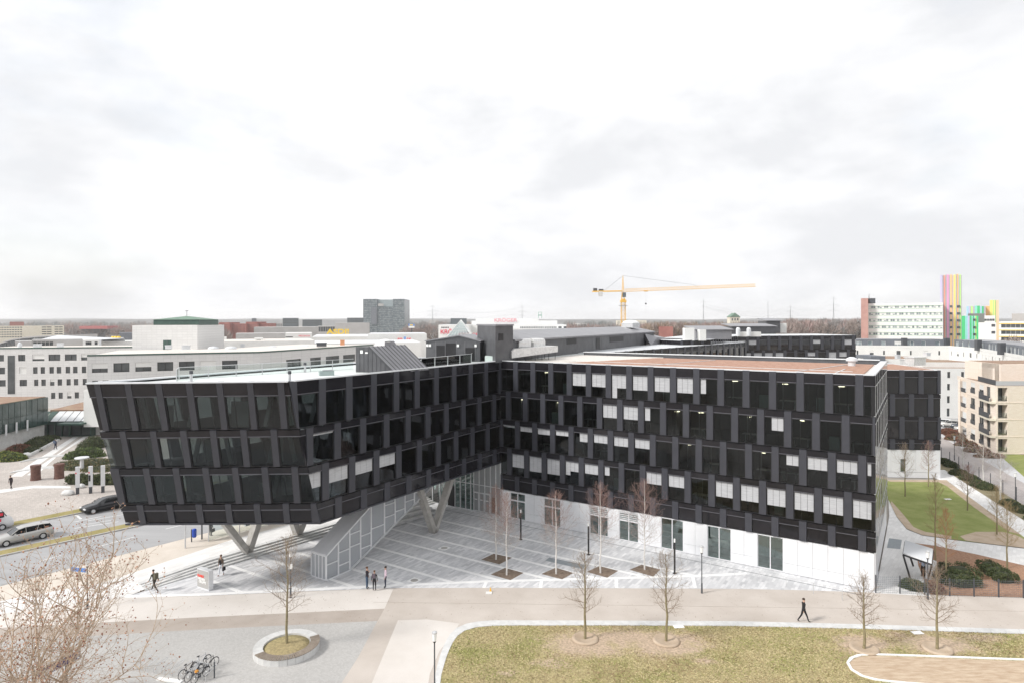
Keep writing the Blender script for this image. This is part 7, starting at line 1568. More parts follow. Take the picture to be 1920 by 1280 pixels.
# ================================================================ PEOPLE
skin_m = mat('skin', (.55, .34, .25), .6); shoe_m = mat('dark_shoes', (.03, .025, .022), .6)
def cloth(n, c): return mat(n, c, .9, tuple(min(1, x*1.25+.005) for x in c), 9)
def person(label, loc, heading, top, legs, hair=(.06, .035, .02), h=1.76, stride=0.0, arms='down', lean=0.0, swing=0.0, shoes=None, sleeves=True, group=None):
    # local: x right, y forward ; heading = direction faced, angle from +X
    k = h/1.76; V = []; Rr = []; Eg = []; Lb = []
    def v(p, r): V.append(Vector(p)*k); Rr.append(r*k); return len(V)-1
    def e(a, b_, l): Eg.append((a, b_)); Lb.append(l)
    pel = v((0, 0, .96), .135); ab = v((0, lean*.3, 1.13), .125); ch = v((0, lean*.7, 1.33), .148); nk = v((0, lean, 1.50), .058); hd0 = v((0, lean+.02, 1.60), .082); hd = v((0, lean+.02, 1.70), .085)
    e(pel, ab, 't'); e(ab, ch, 't'); e(ch, nk, 't'); e(nk, hd0, 's'); e(hd0, hd, 's')
    jaw = v((0, lean+.075, 1.585), .04); e(hd0, jaw, 's')
    for sx in (-1, 1):
        st = stride*sx
        hip = v((.09*sx, 0, .90), .098); kn = v((.10*sx, .06*abs(stride)+st*.45+.02, .50), .064); an = v((.10*sx, st*.95-(.10 if st < 0 else 0), .09+(.10*abs(stride) if st < 0 else 0)), .043)
        toe = v((.12*sx, st*.95+(.15 if st >= 0 else .05), .035), .036)
        e(pel, hip, 'l'); e(hip, kn, 'l'); e(kn, an, 'l'); e(an, toe, 'f')
        sh = v((.185*sx, lean*.8, 1.42), .062)
        if arms == 'phone' and sx > 0: el_, wr, hn = (.27, .12, 1.18), (.13, .24, 1.42), (.10, .20, 1.52)
        elif arms == 'front': el_, wr, hn = (.25*sx, .06, 1.16), (.13*sx, .25, 1.10), (.06*sx, .30, 1.12)
        else: sw = -swing*sx; el_, wr, hn = (.235*sx, sw*.35+lean*.5, 1.14), (.25*sx, sw*.9+.04+lean*.4, .90), (.25*sx, sw*1.1+.06+lean*.4, .80)
        el_ = v(el_, .047); wr = v(wr, .032); hn_ = v(hn, .035); e(ch, sh, 't'); e(sh, el_, 't'); e(el_, wr, 't' if sleeves else 's'); e(wr, hn_, 's')
        th = v(Vector(hn)+Vector((-.03*sx, .045, .01)), .013); e(wr, th, 's')
    me = bpy.data.meshes.new('body'); me.from_pydata([x[:] for x in V], Eg, []); ob = bpy.data.objects.new('tmp', me); COL.objects.link(ob)
    sm = ob.modifiers.new('s', 'SKIN'); sm.use_smooth_shade = True
    for i, d_ in enumerate(me.skin_vertices[0].data): d_.radius = (Rr[i], Rr[i]*(.78 if i in (0, 1, 2) else 1)); d_.use_root = (i == 0)
    ss_ = ob.modifiers.new('u', 'SUBSURF'); ss_.levels = 1; ss_.render_levels = 1
    bpy.context.view_layer.update(); m2 = bpy.data.meshes.new_from_object(ob.evaluated_get(bpy.context.evaluated_depsgraph_get())); bpy.data.objects.remove(ob)
    m2.materials.clear(); L_ = {'t': 0, 'l': 1, 's': 2, 'f': 3}
    for m_ in (top, legs, skin_m, shoes or shoe_m): m2.materials.append(m_)
    for p_ in m2.polygons:
        c = p_.center; best = 9; bi = 0
        for (a, b_), l in zip(Eg, Lb):
            A, B = V[a], V[b_]; t = max(0, min(1, (c-A).dot(B-A)/max(1e-9, (B-A).length_squared))); dd = (c-A.lerp(B, t)).length
            if dd < best: best = dd; bi = L_[l]
        if bi == 0 and c.z < .93*k and abs(c.x) < .17*k: bi = 1
        p_.material_index = bi; p_.use_smooth = True
    root = empty('person', loc, label, 'person', group, heading-math.pi/2)
    o = bpy.data.objects.new('body', m2); COL.objects.link(o); o.parent = root
    mb = MB(); mb.ico(Vector((0, lean-.005, 1.725))*k, .108*k, (.9, 1.02, .82), 1); hr = mb.build('hair', mat('hair', hair, .8), root, True, local=True)
    mb = MB(); mb.ico(Vector((0, lean+.118, 1.635))*k, .018*k, (.7, 1, 1), 0)
    mb.ico(Vector((.088, lean+.02, 1.645))*k, .022*k, (.4, .8, 1.2), 0); mb.ico(Vector((-.088, lean+.02, 1.645))*k, .022*k, (.4, .8, 1.2), 0); mb.build('nose_and_ears', skin_m, root, local=True)['kind'] = 'stuff'
    return root, k
def addbox(root, name, c, s_, m, tilt=None):
    mb = MB(); mb.box(c, s_, 0, tilt); return mb.build(name, m, root, local=True)
blk = cloth('black_cloth', (.012, .012, .014)); jean = cloth('blue_jeans', (.05, .085, .14)); djean = cloth('dark_jeans', (.02, .027, .05)); wht = cloth('white_trousers', (.60, .62, .66))
person('man in black clothes striding along the beige path', P(1507, 1165, .0), .1, blk, blk, stride=.34, swing=.2, h=1.74, hair=(.05, .03, .02))
person('standing person in a dark jacket and blue jeans, left of the group of three', P(688, 1102.5, .012), -.15, cloth('dark_violet_jacket', (.03, .026, .035)), jean, arms='phone', h=1.80, hair=(.12, .055, .03))
r_, k = person('person in black with a grey scarf and bag, back to us, middle of the trio', P(702, 1106.5, .012), 1.5, blk, cloth('black_trousers', (.014, .011, .014)), h=1.66, hair=(.13, .07, .035), arms='down')
mb = MB(); mb.box((0, -.19, 1.12), (.26, .12, .36)); mb.build('backpack', cloth('mauve_grey_bag', (.10, .08, .10)), r_, local=True)
person('man in a pale pink shirt and dark jeans, right of the group of three', P(723, 1101, .012), math.pi+.1, cloth('pale_pink_shirt', (.66, .52, .60)), djean, h=1.78, hair=(.035, .025, .02))
r_, k = person('man in brown blazer and white trousers walking by the low steps', P(414.5, 1078, .01), -1.75, cloth('brown_blazer', (.13, .095, .07)), wht, stride=.16, h=1.8, swing=.08, shoes=cloth('brown_shoes', (.16, .06, .03)), hair=(.12, .05, .02))
mb = MB(); mb.box((-.30, .02, .48), (.10, .34, .28)); mb.path([(-.30, -.1, .76), (-.28, 0, .84), (-.30, .12, .76)], .012, 5); o = mb.build('briefcase', blk, None, local=True); o.parent = r_
mb = MB(); mb.box((0, .135, 1.0), (.13, .03, .40)); mb.build('black_sweater', blk, r_, local=True)
r_, k = person('hurrying person with an olive backpack on the pale pavement at left', P(290, 1108, .05), 2.7, cloth('olive_jacket', (.05, .05, .035)), cloth('brown_trousers', (.045, .035, .028)), stride=.5, swing=.3, lean=.16, h=1.76)
mb = MB(); mb.box((0, -.16, 1.08), (.32, .2, .46)); mb.build('backpack', cloth('olive_backpack', (.10, .09, .06)), r_, local=True)
r_, k = person('person with a grey blue backpack walking up the striped path', P(104, 842, ZT), 1.35, cloth('navy_jacket', (.05, .065, .11)), djean, stride=.12, h=1.78, hair=(.3, .3, .3))
mb = MB(); mb.box((0, -.2, 1.12), (.34, .18, .46)); mb.build('backpack', cloth('grey_blue_backpack', (.10, .13, .19)), r_, local=True)
person('stooping person in a dark jacket crossing the far pavement at left edge', P(21, 916, ZT), 2.9, cloth('dark_plum_jacket', (.03, .022, .028)), cloth('dark_trousers', (.03, .022, .022)), stride=.2, lean=.12)
person('left of two dark figures in the entrance doorway', P(147, 816, ZT), -1.4, blk, jean, h=1.8); person('right of two dark figures in the entrance doorway', P(152.5, 815.5, ZT), -1.7, blk, djean, h=1.75)
person('person in a light blue shirt beside the bicycle shelter', P(1731, 1081, .02), 1.2, cloth('light_blue_shirt', (.42, .50, .63)), blk, h=1.8, sleeves=False, arms='front')
r_, k = person('waiting person in a black coat behind the glass of the bus shelter', P(395, 1004, ZT), 1.2, blk, blk, h=1.74, hair=(.02, .02, .02)); mb = MB(); mb.box((.30, .05, .45), (.12, .34, .32)); mb.build('bag', blk, r_, local=True)
# ================================================================ CARS
carglass = mat('car_window_glass', (.012, .014, .016), .04, spec=.9)
def car(label, loc, heading, paint, kind='sedan', group=None, L=4.7, W_=1.8, Ht=1.45):
    root = empty('car', loc, label, 'car', group, heading)      # +x is forward
    if kind == 'van': st = [(-.5, .45, 1.0, 1.0), (-.49, .25, 2.2, .98), (-.40, .22, 2.32, 1), (.20, .22, 2.32, 1), (.30, .22, 2.15, .98), (.38, .22, 1.35, .97), (.47, .24, 1.15, .95), (.5, .34, .85, .86)]
    elif kind == 'wagon': st = [(-.5, .42, .80, .88), (-.49, .28, 1.02, .94), (-.46, .24, 1.05, .98), (-.2, .22, .98, 1), (.1, .22, .96, 1), (.22, .22, .94, 1), (.40, .22, .84, .96), (.47, .24, .72, .90), (.5, .34, .58, .78)]
    else: st = [(-.5, .40, .84, .86), (-.48, .28, 1.0, .92), (-.38, .22, 1.02, .98), (-.2, .22, .97, 1), (.1, .22, .95, 1), (.2, .22, .94, 1), (.38, .22, .84, .96), (.46, .24, .72, .90), (.5, .34, .56, .76)]
    mb = MB(); n = len(st); V = []
    for x, zb, zt, wk in st:
        w_ = W_/2*wk; X_ = x*L; zm = zb+(zt-zb)*.55
        V += [(X_, -w_*.90, zb), (X_, -w_, zm*.8), (X_, -w_, zm), (X_, -w_*.90, zt), (X_, -w_*.5, zt+.02), (X_, 0, zt+.03), (X_, w_*.5, zt+.02), (X_, w_*.90, zt), (X_, w_, zm), (X_, w_, zm*.8), (X_, w_*.90, zb)]
    Fc = []; q = 11
    for i in range(n-1):
        for j in range(q-1): Fc.append((i*q+j, i*q+j+1, (i+1)*q+j+1, (i+1)*q+j))
        Fc.append((i*q+q-1, i*q, (i+1)*q, (i+1)*q+q-1))
    Fc += [tuple(range(q)), tuple(range((n-1)*q+q-1, (n-1)*q-1, -1))]
    mb.add(V, Fc); mb.build('body', paint, root, True, local=True)
    if kind != 'van':
        if kind == 'sedan': g = [(-.44, .98, .98, .78), (-.27, Ht-.06, .96, .68), (-.16, Ht, .96, .66), (.02, Ht, .96, .66), (.10, Ht-.10, .95, .68), (.24, .95, .94, .80)]
        else: g = [(-.485, 1.02, 1.0, .84), (-.43, Ht-.06, .98, .72), (-.3, Ht, .98, .70), (.0, Ht, .96, .68), (.10, Ht-.10, .95, .70), (.24, .95, .94, .82)]
        V = []; 
        for x, zt, _, wk in g:
            X_ = x*L; base = .93; V += [(X_, -W_/2*.88, base), (X_, -W_/2*wk, zt-.05), (X_, -W_/2*wk*.82, zt), (X_, W_/2*wk*.82, zt), (X_, W_/2*wk, zt-.05), (X_, W_/2*.88, base)]
        mb = MB(); mb.add(V, []); Fc = []; q = 6; ng = len(g)
        for i in range(ng-1):
            for j in range(q-1): mb.f.append((i*q+j, i*q+j+1, (i+1)*q+j+1, (i+1)*q+j)); mb.m.append(1 if (j == 2 and 1 <= i < ng-2) or (j in (1, 3) and 0 < i < ng-2) else 0)
        mb.f += [tuple(range(q)), tuple(range(ng*q-1, (ng-1)*q-1, -1))]; mb.m += [0, 0]
        mb.build('cabin', [carglass, paint], root, False, local=True)
        mb = MB()
        for s_ in (-1, 1):
            for x, x2 in ((.245, .09), (-.02, -.02), (-.20, -.24)): mb.bar((x*L, s_*W_/2*.86, .95), (x2*L, s_*W_/2*.685, Ht-.07), .05, .05)
        mb.build('window_pillars', paint, root, local=True)
    else:
        for s_ in (-1, 1):
            mb = MB(); mb.box((.27*L, s_*(W_/2-.0), 1.35), (.8, .05, .6)); mb.build('side_window', carglass, root, local=True)
        mb = MB(); mb.hexa([(.395*L, -W_/2*.8, 1.38), (.395*L, W_/2*.8, 1.38), (.38*L, W_/2*.8, 1.36), (.38*L, -W_/2*.8, 1.36), (.315*L, -W_/2*.72, 2.1), (.315*L, W_/2*.72, 2.1), (.30*L, W_/2*.72, 2.08), (.30*L, -W_/2*.72, 2.08)]); mb.build('windscreen', carglass, root, local=True)
    for sx in (.315, -.30):
        for s_ in (-1, 1):
            c = Vector((sx*L, s_*(W_/2-.10), .32)); mb = MB(); mb.tube(c-Vector((0, .11, 0)), c+Vector((0, .11, 0)), .32, .32, 18); wq = mb.build('wheel', M['rubber'], root, local=True)
            mb = MB(); o_ = Vector((0, s_*.115, 0)); mb.tube(c+o_-Vector((0, .01*s_, 0)), c+o_+Vector((0, .012*s_, 0)), .21, .20, 12); mb.cur = 0
            rim = mb.build('rim', M['silver'], wq, local=True)
    for s_ in (-1, 1):
        mb = MB(); mb.box((.475*L, s_*W_*.34, .56), (.16, .34, .15)); mb.build('headlight', M['lampc'], root, local=True)
        mb = MB(); mb.box((-.49*L, s_*W_*.38, .74), (.08, .28, .18)); mb.build('tail_light', M['red'], root, local=True)
        mb = MB(); mb.box((.17*L, s_*(W_/2+.09), .98), (.12, .18, .12)); mb.build('mirror', paint, root, local=True)
    mb = MB(); mb.box((.497*L, 0, .36), (.04, .9, .16)); mb.build('grille', M['dark'], root, local=True)
    return root
SH = math.atan2(rdd.y, rdd.x)
pblack = mat('black_car_paint', (.008, .008, .011), .25, coat=.35); psil = mat('silver_car_paint', (.50, .49, .47), .3, metal=.4, coat=.5); pwh = mat('white_van_paint', (.75, .75, .75), .35, coat=.4); pdk = mat('dark_car_paint', (.05, .06, .08), .3, coat=.5)
def carat(u0, v0, off, z): a = P(u0, v0, z); return Vector((a.x, a.y, z))+LN*off
c0 = (P(175.6, 963, ZT)+Vector((math.cos(SH), math.sin(SH), 0))*1.5)+LN*.85
car('black saloon driving on the far lane beside the leaning wing', Vector((c0.x, c0.y, ZT+.01)), SH+math.pi, pblack, L=4.9)
c1 = P(44, 1014, ZT)+LN*.2; car('silver estate car on the far lane by the median', Vector((c1.x, c1.y, ZT+.01)), SH+math.pi, psil, 'wagon', L=4.8, Ht=1.5)
c2 = P(-28, 1008, ZT)+LN*2.6; vn = car('white delivery van with red lettering cut by the left edge', Vector((c2.x, c2.y, ZT+.01)), SH, pwh, 'van', L=5.4, W_=2.0)
fwd = Vector((math.cos(SH), math.sin(SH), 0))
for i, (x, z, w_) in enumerate(((1.0, 1.55, 1.5), (1.0, .95, 1.2))):
    mb = MB(); mb.box((x, -1.04, z), (w_, .03, .28)); mb.build('red_marking', M['red'], vn, local=True)
for (u, v, hd, pm, kd, lb) in ((1784, 800, 2.5, psil, 'wagon', 'silver estate car parked between the white block and the balconies'), (1763, 797, 2.5, pwh, 'wagon', 'white car parked at the edge of the black annex'), (1806, 803, 2.5, pdk, 'wagon', 'dark car parked in front of the beige balconies'), (1815, 808, 2.5, psil, 'sedan', 'pale car half hidden under the beige corner balconies')):
    car(lb, P(u, v, .01), hd, pm, kd, 'cars parked by the apartments', L=4.4)
# ================================================================ STREET AND PARK FURNITURE
def parklamp(u, v, z, h, label, sign=0):
    p = P(u, v, z); r_ = empty('park_lamp', p, label, 'street lamp', 'slim park lamps with glass heads')
    mb = MB(); mb.lathe(p, [(.08, 0), (.07, .8), (.045, .85), (.04, h-.75)], 10); mb.build('pole', M['dgrey'], r_)
    mb = MB(); mb.lathe(p+Vector((0, 0, h-.75)), [(.05, 0), (.10, .08), (.10, .12)], 10); mb.build('collar', M['black'], r_)
    mb = MB(); mb.lathe(p+Vector((0, 0, h-.63)), [(.10, 0), (.13, .45)], 12); mb.build('glass_head', M['lampc'], r_)
    mb = MB(); mb.lathe(p+Vector((0, 0, h-.18)), [(.16, 0), (.15, .08), (.05, .14)], 12); mb.build('cap', M['silver'], r_)
    if sign: mb = MB(); mb.box(p+Vector((0, -.06, h-1.6)), (.34, .02, .42)); mb.build('sign_plate', M['render'], r_)
    return r_
parklamp(815, 1305, .03, 3.95, 'slim park lamp at the bottom edge beside the lawn kerb'); parklamp(1316, 1111, .006, 3.95, 'slim park lamp before the white wall at the path edge')
parklamp(545, 1119.7, .01, 3.95, 'slim park lamp with a white plate behind the planter tree', 1); parklamp(1739.6, 1122.5, .01, 3.95, 'slim park lamp beside the bicycle shelter'); 
lp_ = parklamp(164, 1140, .02, 3.95, 'slim park lamp with a blue sign seen through the plane tree')
mb = MB(); a = P(133, 1066, 3.1); p = P(164, 1140, .02); mb.bar((p.x-.1, p.y, 3.0), (p.x-1.5, p.y+.3, 3.0), .04, .30); mb.build('blue_sign_plate', M['blue'], lp_)
parklamp(1904, 944, .02, 3.9, 'slim lamp by the residential road at the right edge'); parklamp(1789.5, 862, .02, 3.9, 'farther slim lamp by the dark fence near the annex corner')
for (u, v, lb) in ((976.5, 1010.8, 'black column lamp nearest the inner corner of the plaza'), (1103.5, 1039, 'black column lamp behind the birch row, middle of three'), (1265, 1074, 'black column lamp nearest the path, right of the birches')):
    p = P(u, v, .01); r_ = empty('column_lamp', p, lb, 'lamp', 'black column lamps on the plaza')
    mb = MB(); mb.lathe(p, [(.17, 0), (.17, .03), (.085, .05), (.085, 2.75)], 14); mb.build('column', M['black'], r_)
    mb = MB(); mb.lathe(p+Vector((0, 0, 2.75)), [(.08, 0), (.08, .30), (.0, .32)], 14); mb.build('light_head', M['lampc'], r_)
# poles and bin beneath the wing
for (u, v, h, m, lb) in ((347.5, 1026.8, 4.4, 'silver', 'plain grey steel pole below the front of the leaning wing'), (378.6, 1010, 4.4, 'dgrey', 'dark pole between the blue bin and the bus shelter')):
    p = P(u, v, ZT); mb = MB(); mb.tube(p, p+Vector((0, 0, h)), .075, .06, 10); tag(mb.build('pole', M[m]), lb, 'pole')
p = P(359.3, 1015, ZT); r_ = empty('litter_bin', p, 'blue litter bin on a post under the leaning wing', 'litter bin'); mb = MB(); mb.tube(p, p+Vector((0, 0, 1.25)), .06, .06, 8); mb.build('post', M['dgrey'], r_)
mb = MB(); mb.lathe(p+Vector((.27, 0, .45)), [(.15, 0), (.20, .08), (.21, .72), (.17, .82), (.10, .86)], 14); mb.build('bin', mat('bin_blue', (.02, .07, .42), .4), r_)
bs_ = empty('bus_shelter', P(392, 1014, ZT), 'glazed bus shelter with a bench seen under the leaning wing', 'bus shelter')
s0_, s1_ = P(391, 1014.5, ZT), P(391, 1014.5, ZT)+LD*9.5
for i in range(4):
    p = s0_.lerp(s1_, i/3); mb = MB(); mb.bar(p, p+Vector((0, 0, 2.5)), .08, .08); mb.build('post', M['silver'], bs_)
    if i < 3:
        q0, q1 = s0_.lerp(s1_, i/3+.01), s0_.lerp(s1_, (i+1)/3-.01); mb = MB(); o_ = LN*.03
        mb.hexa([q0+Vector((0, 0, .08)), q1+Vector((0, 0, .08)), q1+o_+Vector((0, 0, .08)), q0+o_+Vector((0, 0, .08)), q0+Vector((0, 0, 2.3)), q1+Vector((0, 0, 2.3)), q1+o_+Vector((0, 0, 2.3)), q0+o_+Vector((0, 0, 2.3))]); mb.build('glass_panel', M['clear'], bs_)
mb = MB(); mb.hexa([s0_-LN*.2+Vector((0, 0, 2.5)), s1_-LN*.2+Vector((0, 0, 2.5)), s1_+LN*1.7+Vector((0, 0, 2.5)), s0_+LN*1.7+Vector((0, 0, 2.5)), s0_-LN*.2+Vector((0, 0, 2.6)), s1_-LN*.2+Vector((0, 0, 2.6)), s1_+LN*1.7+Vector((0, 0, 2.6)), s0_+LN*1.7+Vector((0, 0, 2.6))]); mb.build('roof', M['cap'], bs_)
for i in range(5):
    p = s0_+LD*(4.2+i*.6)+LN*.5; mb = MB(); mb.box(p+Vector((0, 0, .45)), (.45, .42, .06), SH); mb.build('seat', M['silver'], bs_); mb = MB(); mb.box(p+Vector((0, 0, .5))-LN*.22, (.42, .05, .45), SH); mb.build('seat_back', M['black'], bs_)
# sign monolith
p = P(381, 1103.5, .01); ms = empty('sign_monolith', p, 'grey and white sign slab with red and white lettering beside the steps', 'sign')
a, b_ = P(369.6, 1100.2, 0), P(391.5, 1107.3, 0); mx_ = (b_-a).normalized(); my_ = Vector((-mx_.y, mx_.x, 0)); Lm = (b_-a).length
mb = MB(); mb.hexa([a, b_, b_+my_*.42, a+my_*.42]+[q+Vector((0, 0, 1.62)) for q in (a, b_, b_+my_*.42, a+my_*.42)]); mb.build('slab', M['white'], ms)
mb = MB(); e_ = my_*-.012; mb.hexa([a+mx_*.04+e_+Vector((0, 0, .12)), b_-mx_*.04+e_+Vector((0, 0, .12)), b_-mx_*.04+Vector((0, 0, .12)), a+mx_*.04+Vector((0, 0, .12)), a+mx_*.04+e_+Vector((0, 0, 1.56)), b_-mx_*.04+e_+Vector((0, 0, 1.56)), b_-mx_*.04+Vector((0, 0, 1.56)), a+mx_*.04+Vector((0, 0, 1.56))]); mb.build('grey_face', mat('sign_grey', (.40, .39, .375), .6), ms)
tm = M['render']; rm = mat('signal_red', (.80, .06, .035), .5)
for i, (t_, m_, dx) in enumerate((('FUNKE', rm, .08), ('MEDIEN', tm, .14), ('GRUPPE', tm, .26))):
    text('lettering', t_, a+mx_*dx+my_*-.02+Vector((0, 0, .98-i*.24)), mx_, .27, m_, '', parent=ms, depth=.008, sx=.98, bold=.012)
mb = MB(); mb.box(a+mx_*.2-my_*.02+Vector((0, 0, .74)), (.1, .02, .22), math.atan2(mx_.y, mx_.x)); 
# stone planter with bench
pc = P(537.5, 1206.5, .42); pc.z = 0; pr = empty('round_planter', pc, 'round pale stone planter with a wooden slat bench and turf', 'planter'); NS = 26
for i in range(NS):
    a0, a1 = 2*math.pi*i/NS+.004, 2*math.pi*(i+1)/NS-.004; mb = MB(); q = [(pc.x+r*math.cos(t), pc.y+r*math.sin(t)) for r, t in ((2.15, a0), (2.15, a1), (1.52, a1), (1.52, a0))]; mb.prism(q, 0, .42); mb.build('rim_stone', M['concl'], pr)
mb = MB(); mb.lathe(pc, [(1.52, .1), (1.50, .30), (1.0, .36), (0, .38)], 26); mb.build('turf', M['lawn'], pr, True)
for i in range(38):
    t = -2.35+i*(2.35+.55)/37; tt = t+.028; q = [(pc.x+r*math.cos(x), pc.y+r*math.sin(x)) for r, x in ((2.17, t-.027), (2.17, t+.027), (1.56, t+.027), (1.56, t-.027))]; mb = MB(); mb.prism(q, .44, .50); mb.build('bench_slat', M['wood'], pr)
# cone, manholes
p = P(919, 1111, .01); mb = MB(); mb.box(p+Vector((-.1, 0, 0)), (.5, .42, .05)); tag(mb.build('white_plate', M['render']), 'white square plate lying on the path below a yellow cone', 'plate')
p = P(919.8, 1108.3, .01); mb = MB(); mb.lathe(p, [(.10, 0), (.09, .03), (.02, .36), (0.0, .37)], 10); tag(mb.build('traffic_cone', mat('cone_yellow', (.85, .45, .03), .5)), 'small yellow orange cone standing at the plaza edge', 'cone')
for (u, v, lb) in ((777, 1087, 'round manhole cover in a pale square before the trio'), (833, 1026.5, 'farther manhole cover in a pale square near the angled columns')):
    p = P(u, v, .013); r_ = empty('manhole_cover', p, lb, 'manhole cover'); mb = MB(); mb.box(p, (.95, .95, .006), -TH); mb.build('frame', M['strip'], r_); mb = MB(); mb.lathe(p+Vector((0, 0, .006)), [(.33, 0), (.33, .006)], 18); mb.build('lid', M['conc'], r_)
for (u, v, lb) in ((1272.5, 1174, 'small pale slab in the lawn edge below the second tree'), (1720, 1185.5, 'small pale slab in the lawn edge between the right trees'), (1777, 935, 'small pale slab lying on the garden lawn')):
    mb = MB(); mb.box(P(u, v, .035), (.75, .42, .03), .1); tag(mb.build('stone_slab', M['strip']), lb, 'slab')
# handrail beside the ramp
hr_ = empty('ramp_handrail', Wp(28, -2.6), 'thin grey handrail with slim posts beside the white wall', 'handrail'); pts = [Wp(22.5+i*2.1, -2.9-.06*i) for i in range(7)]
for q in pts: mb = MB(); mb.tube(q, q+Vector((0, 0, .9)), .022, .022, 6); mb.build('post', M['silver'], hr_)
mb = MB(); mb.path([q+Vector((0, 0, .9)) for q in pts], .022, 6); mb.build('rail', M['silver'], hr_)
# ---- fences
def wirefence(name, label, L, hgt, wires, posts, pm='dgrey', wr=.008, vert=0):
    r_ = empty(name, L[0], label, 'fence'); tot = [0]
    for a, b_ in zip(L[:-1], L[1:]): tot.append(tot[-1]+(b_-a).length)
    def at(s_):
        for i in range(1, len(L)):
            if s_ <= tot[i]+1e-6: return L[i-1].lerp(L[i], (s_-tot[i-1])/(tot[i]-tot[i-1]))
        return L[-1]
    ps = [tot[-1]*i/posts for i in range(posts+1)]
    for s_ in ps: p = at(s_); mb = MB(); mb.box(p, (.07, .07, hgt+.06)); mb.build('post', M[pm], r_)
    for a, b_ in zip(ps[:-1], ps[1:]):
        mb = MB()
        for k in range(wires): z = Vector((0, 0, hgt*(k+.4)/wires)); mb.tube(at(a)+z, at(b_)+z, wr, wr, 4)
        for k in range(vert): q = at(a+(b_-a)*(k+.5)/vert); mb.tube(q, q+Vector((0, 0, hgt)), wr*.7, wr*.7, 3)
        o = mb.build('wire_mesh', M['wirem'], r_); o['kind'] = 'stuff'
M['wirem'] = mat('fence_wire', (.16, .18, .21), .5)
wirefence('mesh_fence', 'dark wire mesh fence with slim posts along the beige path at right', pp(0.0, (1642, 1110.3), (1678, 1111.5), (1752, 1115), (1780, 1116.3), (1832, 1117.5), (1884, 1119), (2060, 1124)), 1.4, 9, 9, vert=12)
wirefence('mesh_fence', 'tall dark wire fence between the hedge strip and the residential road', pp(0.0, (1750, 852), (1764, 860), (1840, 904), (1920, 950), (2080, 1040)), 1.9, 10, 13, vert=0, wr=.012)
# ---- bicycle shelter
bsr = empty('bicycle_shelter', P(1700, 1070), 'slanted white roofed bicycle shelter on black posts at the right', 'bicycle shelter')
zr = 2.4; R4 = [P(1693.5, 1037.5, zr), P(1747, 1056, zr), P(1749.5, 1030, zr), P(1697, 1013.5, zr)]
mb = MB(); mb.hexa(R4+[q+Vector((0, 0, .10)) for q in R4]); mb.build('roof_panel', mat('white_glossy_roof', (.74, .76, .78), .12), bsr)
mb = MB()
for i in range(4): mb.bar(R4[i]-Vector((0, 0, .08)), R4[(i+1) % 4]-Vector((0, 0, .08)), .10, .12)
mb.build('roof_frame', M['black'], bsr)
for (u0, v0, rp_) in ((1706.5, 1083, 0), (1738, 1091, 1), (1712.5, 1060.5, 3), (1745, 1075, 2)):
    mb = MB(); mb.bar(P(u0, v0, .01), R4[rp_]-Vector((0, 0, .1)), .10, .12); mb.build('post', M['black'], bsr)
mb = MB(); a = P(1744, 1088, .01); mb.box(a+Vector((.35, .4, 0)), (.85, .3, 1.55), .2); mb.build('side_wall', M['cap'], bsr)
sheet('service_grate', pp(.013, (1663, 1026), (1667, 1008), (1691, 1011), (1688, 1028.5)), bpy.data.materials['grey_steel_grate'])
# ---- bicycles and racks
def bicycle(label, loc, hd, fm, group='bicycles in the rack'):
    r_ = empty('bicycle', loc, label, 'bicycle', group, hd); r_.scale = (.86, .86, .86)
    def tor(c, r, t, n=20):
        pts = [c+Vector((r*math.cos(2*math.pi*i/n), 0, r*math.sin(2*math.pi*i/n))) for i in range(n+1)]; mb = MB(); mb.path(pts, t, 5); return mb
    for x in (-.52, .52):
        mb = tor(Vector((x, 0, .34)), .33, .022); wq = mb.build('wheel', M['rubber'], r_, local=True); mb = MB()
        for i in range(8): mb.tube((x, 0, .34), (x+.31*math.cos(i*.785), 0, .34+.31*math.sin(i*.785)), .004, .004, 3)
        mb.tube((x, -.04, .34), (x, .04, .34), .03, .03, 6); mb.build('spokes', M['silver'], wq, local=True)
    mb = MB(); bb_, st_, hd_ = Vector((-.08, 0, .30)), Vector((-.20, 0, .80)), Vector((.36, 0, .86))
    for a, b_ in ((bb_, st_), (st_, hd_-Vector((0, 0, .02))), (bb_, hd_-Vector((-.02, 0, .14))), (bb_, Vector((-.52, 0, .34))), (st_, Vector((-.52, 0, .34))), (hd_+Vector((0, 0, .06)), Vector((.52, 0, .34)))): mb.tube(a, b_, .02, .018, 6)
    mb.build('frame', fm, r_, local=True)
    mb = MB(); mb.ico((-.23, 0, .93), .13, (1.05, .6, .3), 1); mb.tube(st_, (-.23, 0, .92), .014, .014, 5); mb.build('saddle', M['black'], r_, local=True)
    mb = MB(); mb.path([(.30, -.28, 1.02), (.36, -.15, 1.04), (.35, 0, 1.0), (.36, .15, 1.04), (.30, .28, 1.02)], .014, 5); mb.tube((.36, 0, .9), (.35, 0, 1.01), .015, .015, 5); mb.build('handlebar', M['silver'], r_, local=True)
    mb = MB(); mb.tube((-.08, -.06, .30), (-.08, .06, .30), .09, .09, 10); mb.bar((-.08, .09, .14), (-.08, .09, .46), .05, .03); mb.build('crank', M['dgrey'], r_, local=True)
    for x in (-.52, .52):
        mb = MB(); pts = [Vector((x+.36*math.cos(t), 0, .34+.36*math.sin(t))) for t in [.4+i*.35 for i in range(8)]]; mb.path(pts, .02, 4); mb.build('mudguard', M['dgrey'], r_, local=True)
    return r_
fb, fs_, fbr = mat('black_bike_frame', (.02, .02, .025), .3), mat('silver_bike_frame', (.45, .47, .5), .3, metal=.6), mat('dark_brown_bike_frame', (.07, .04, .03), .4)
bh = 1.1
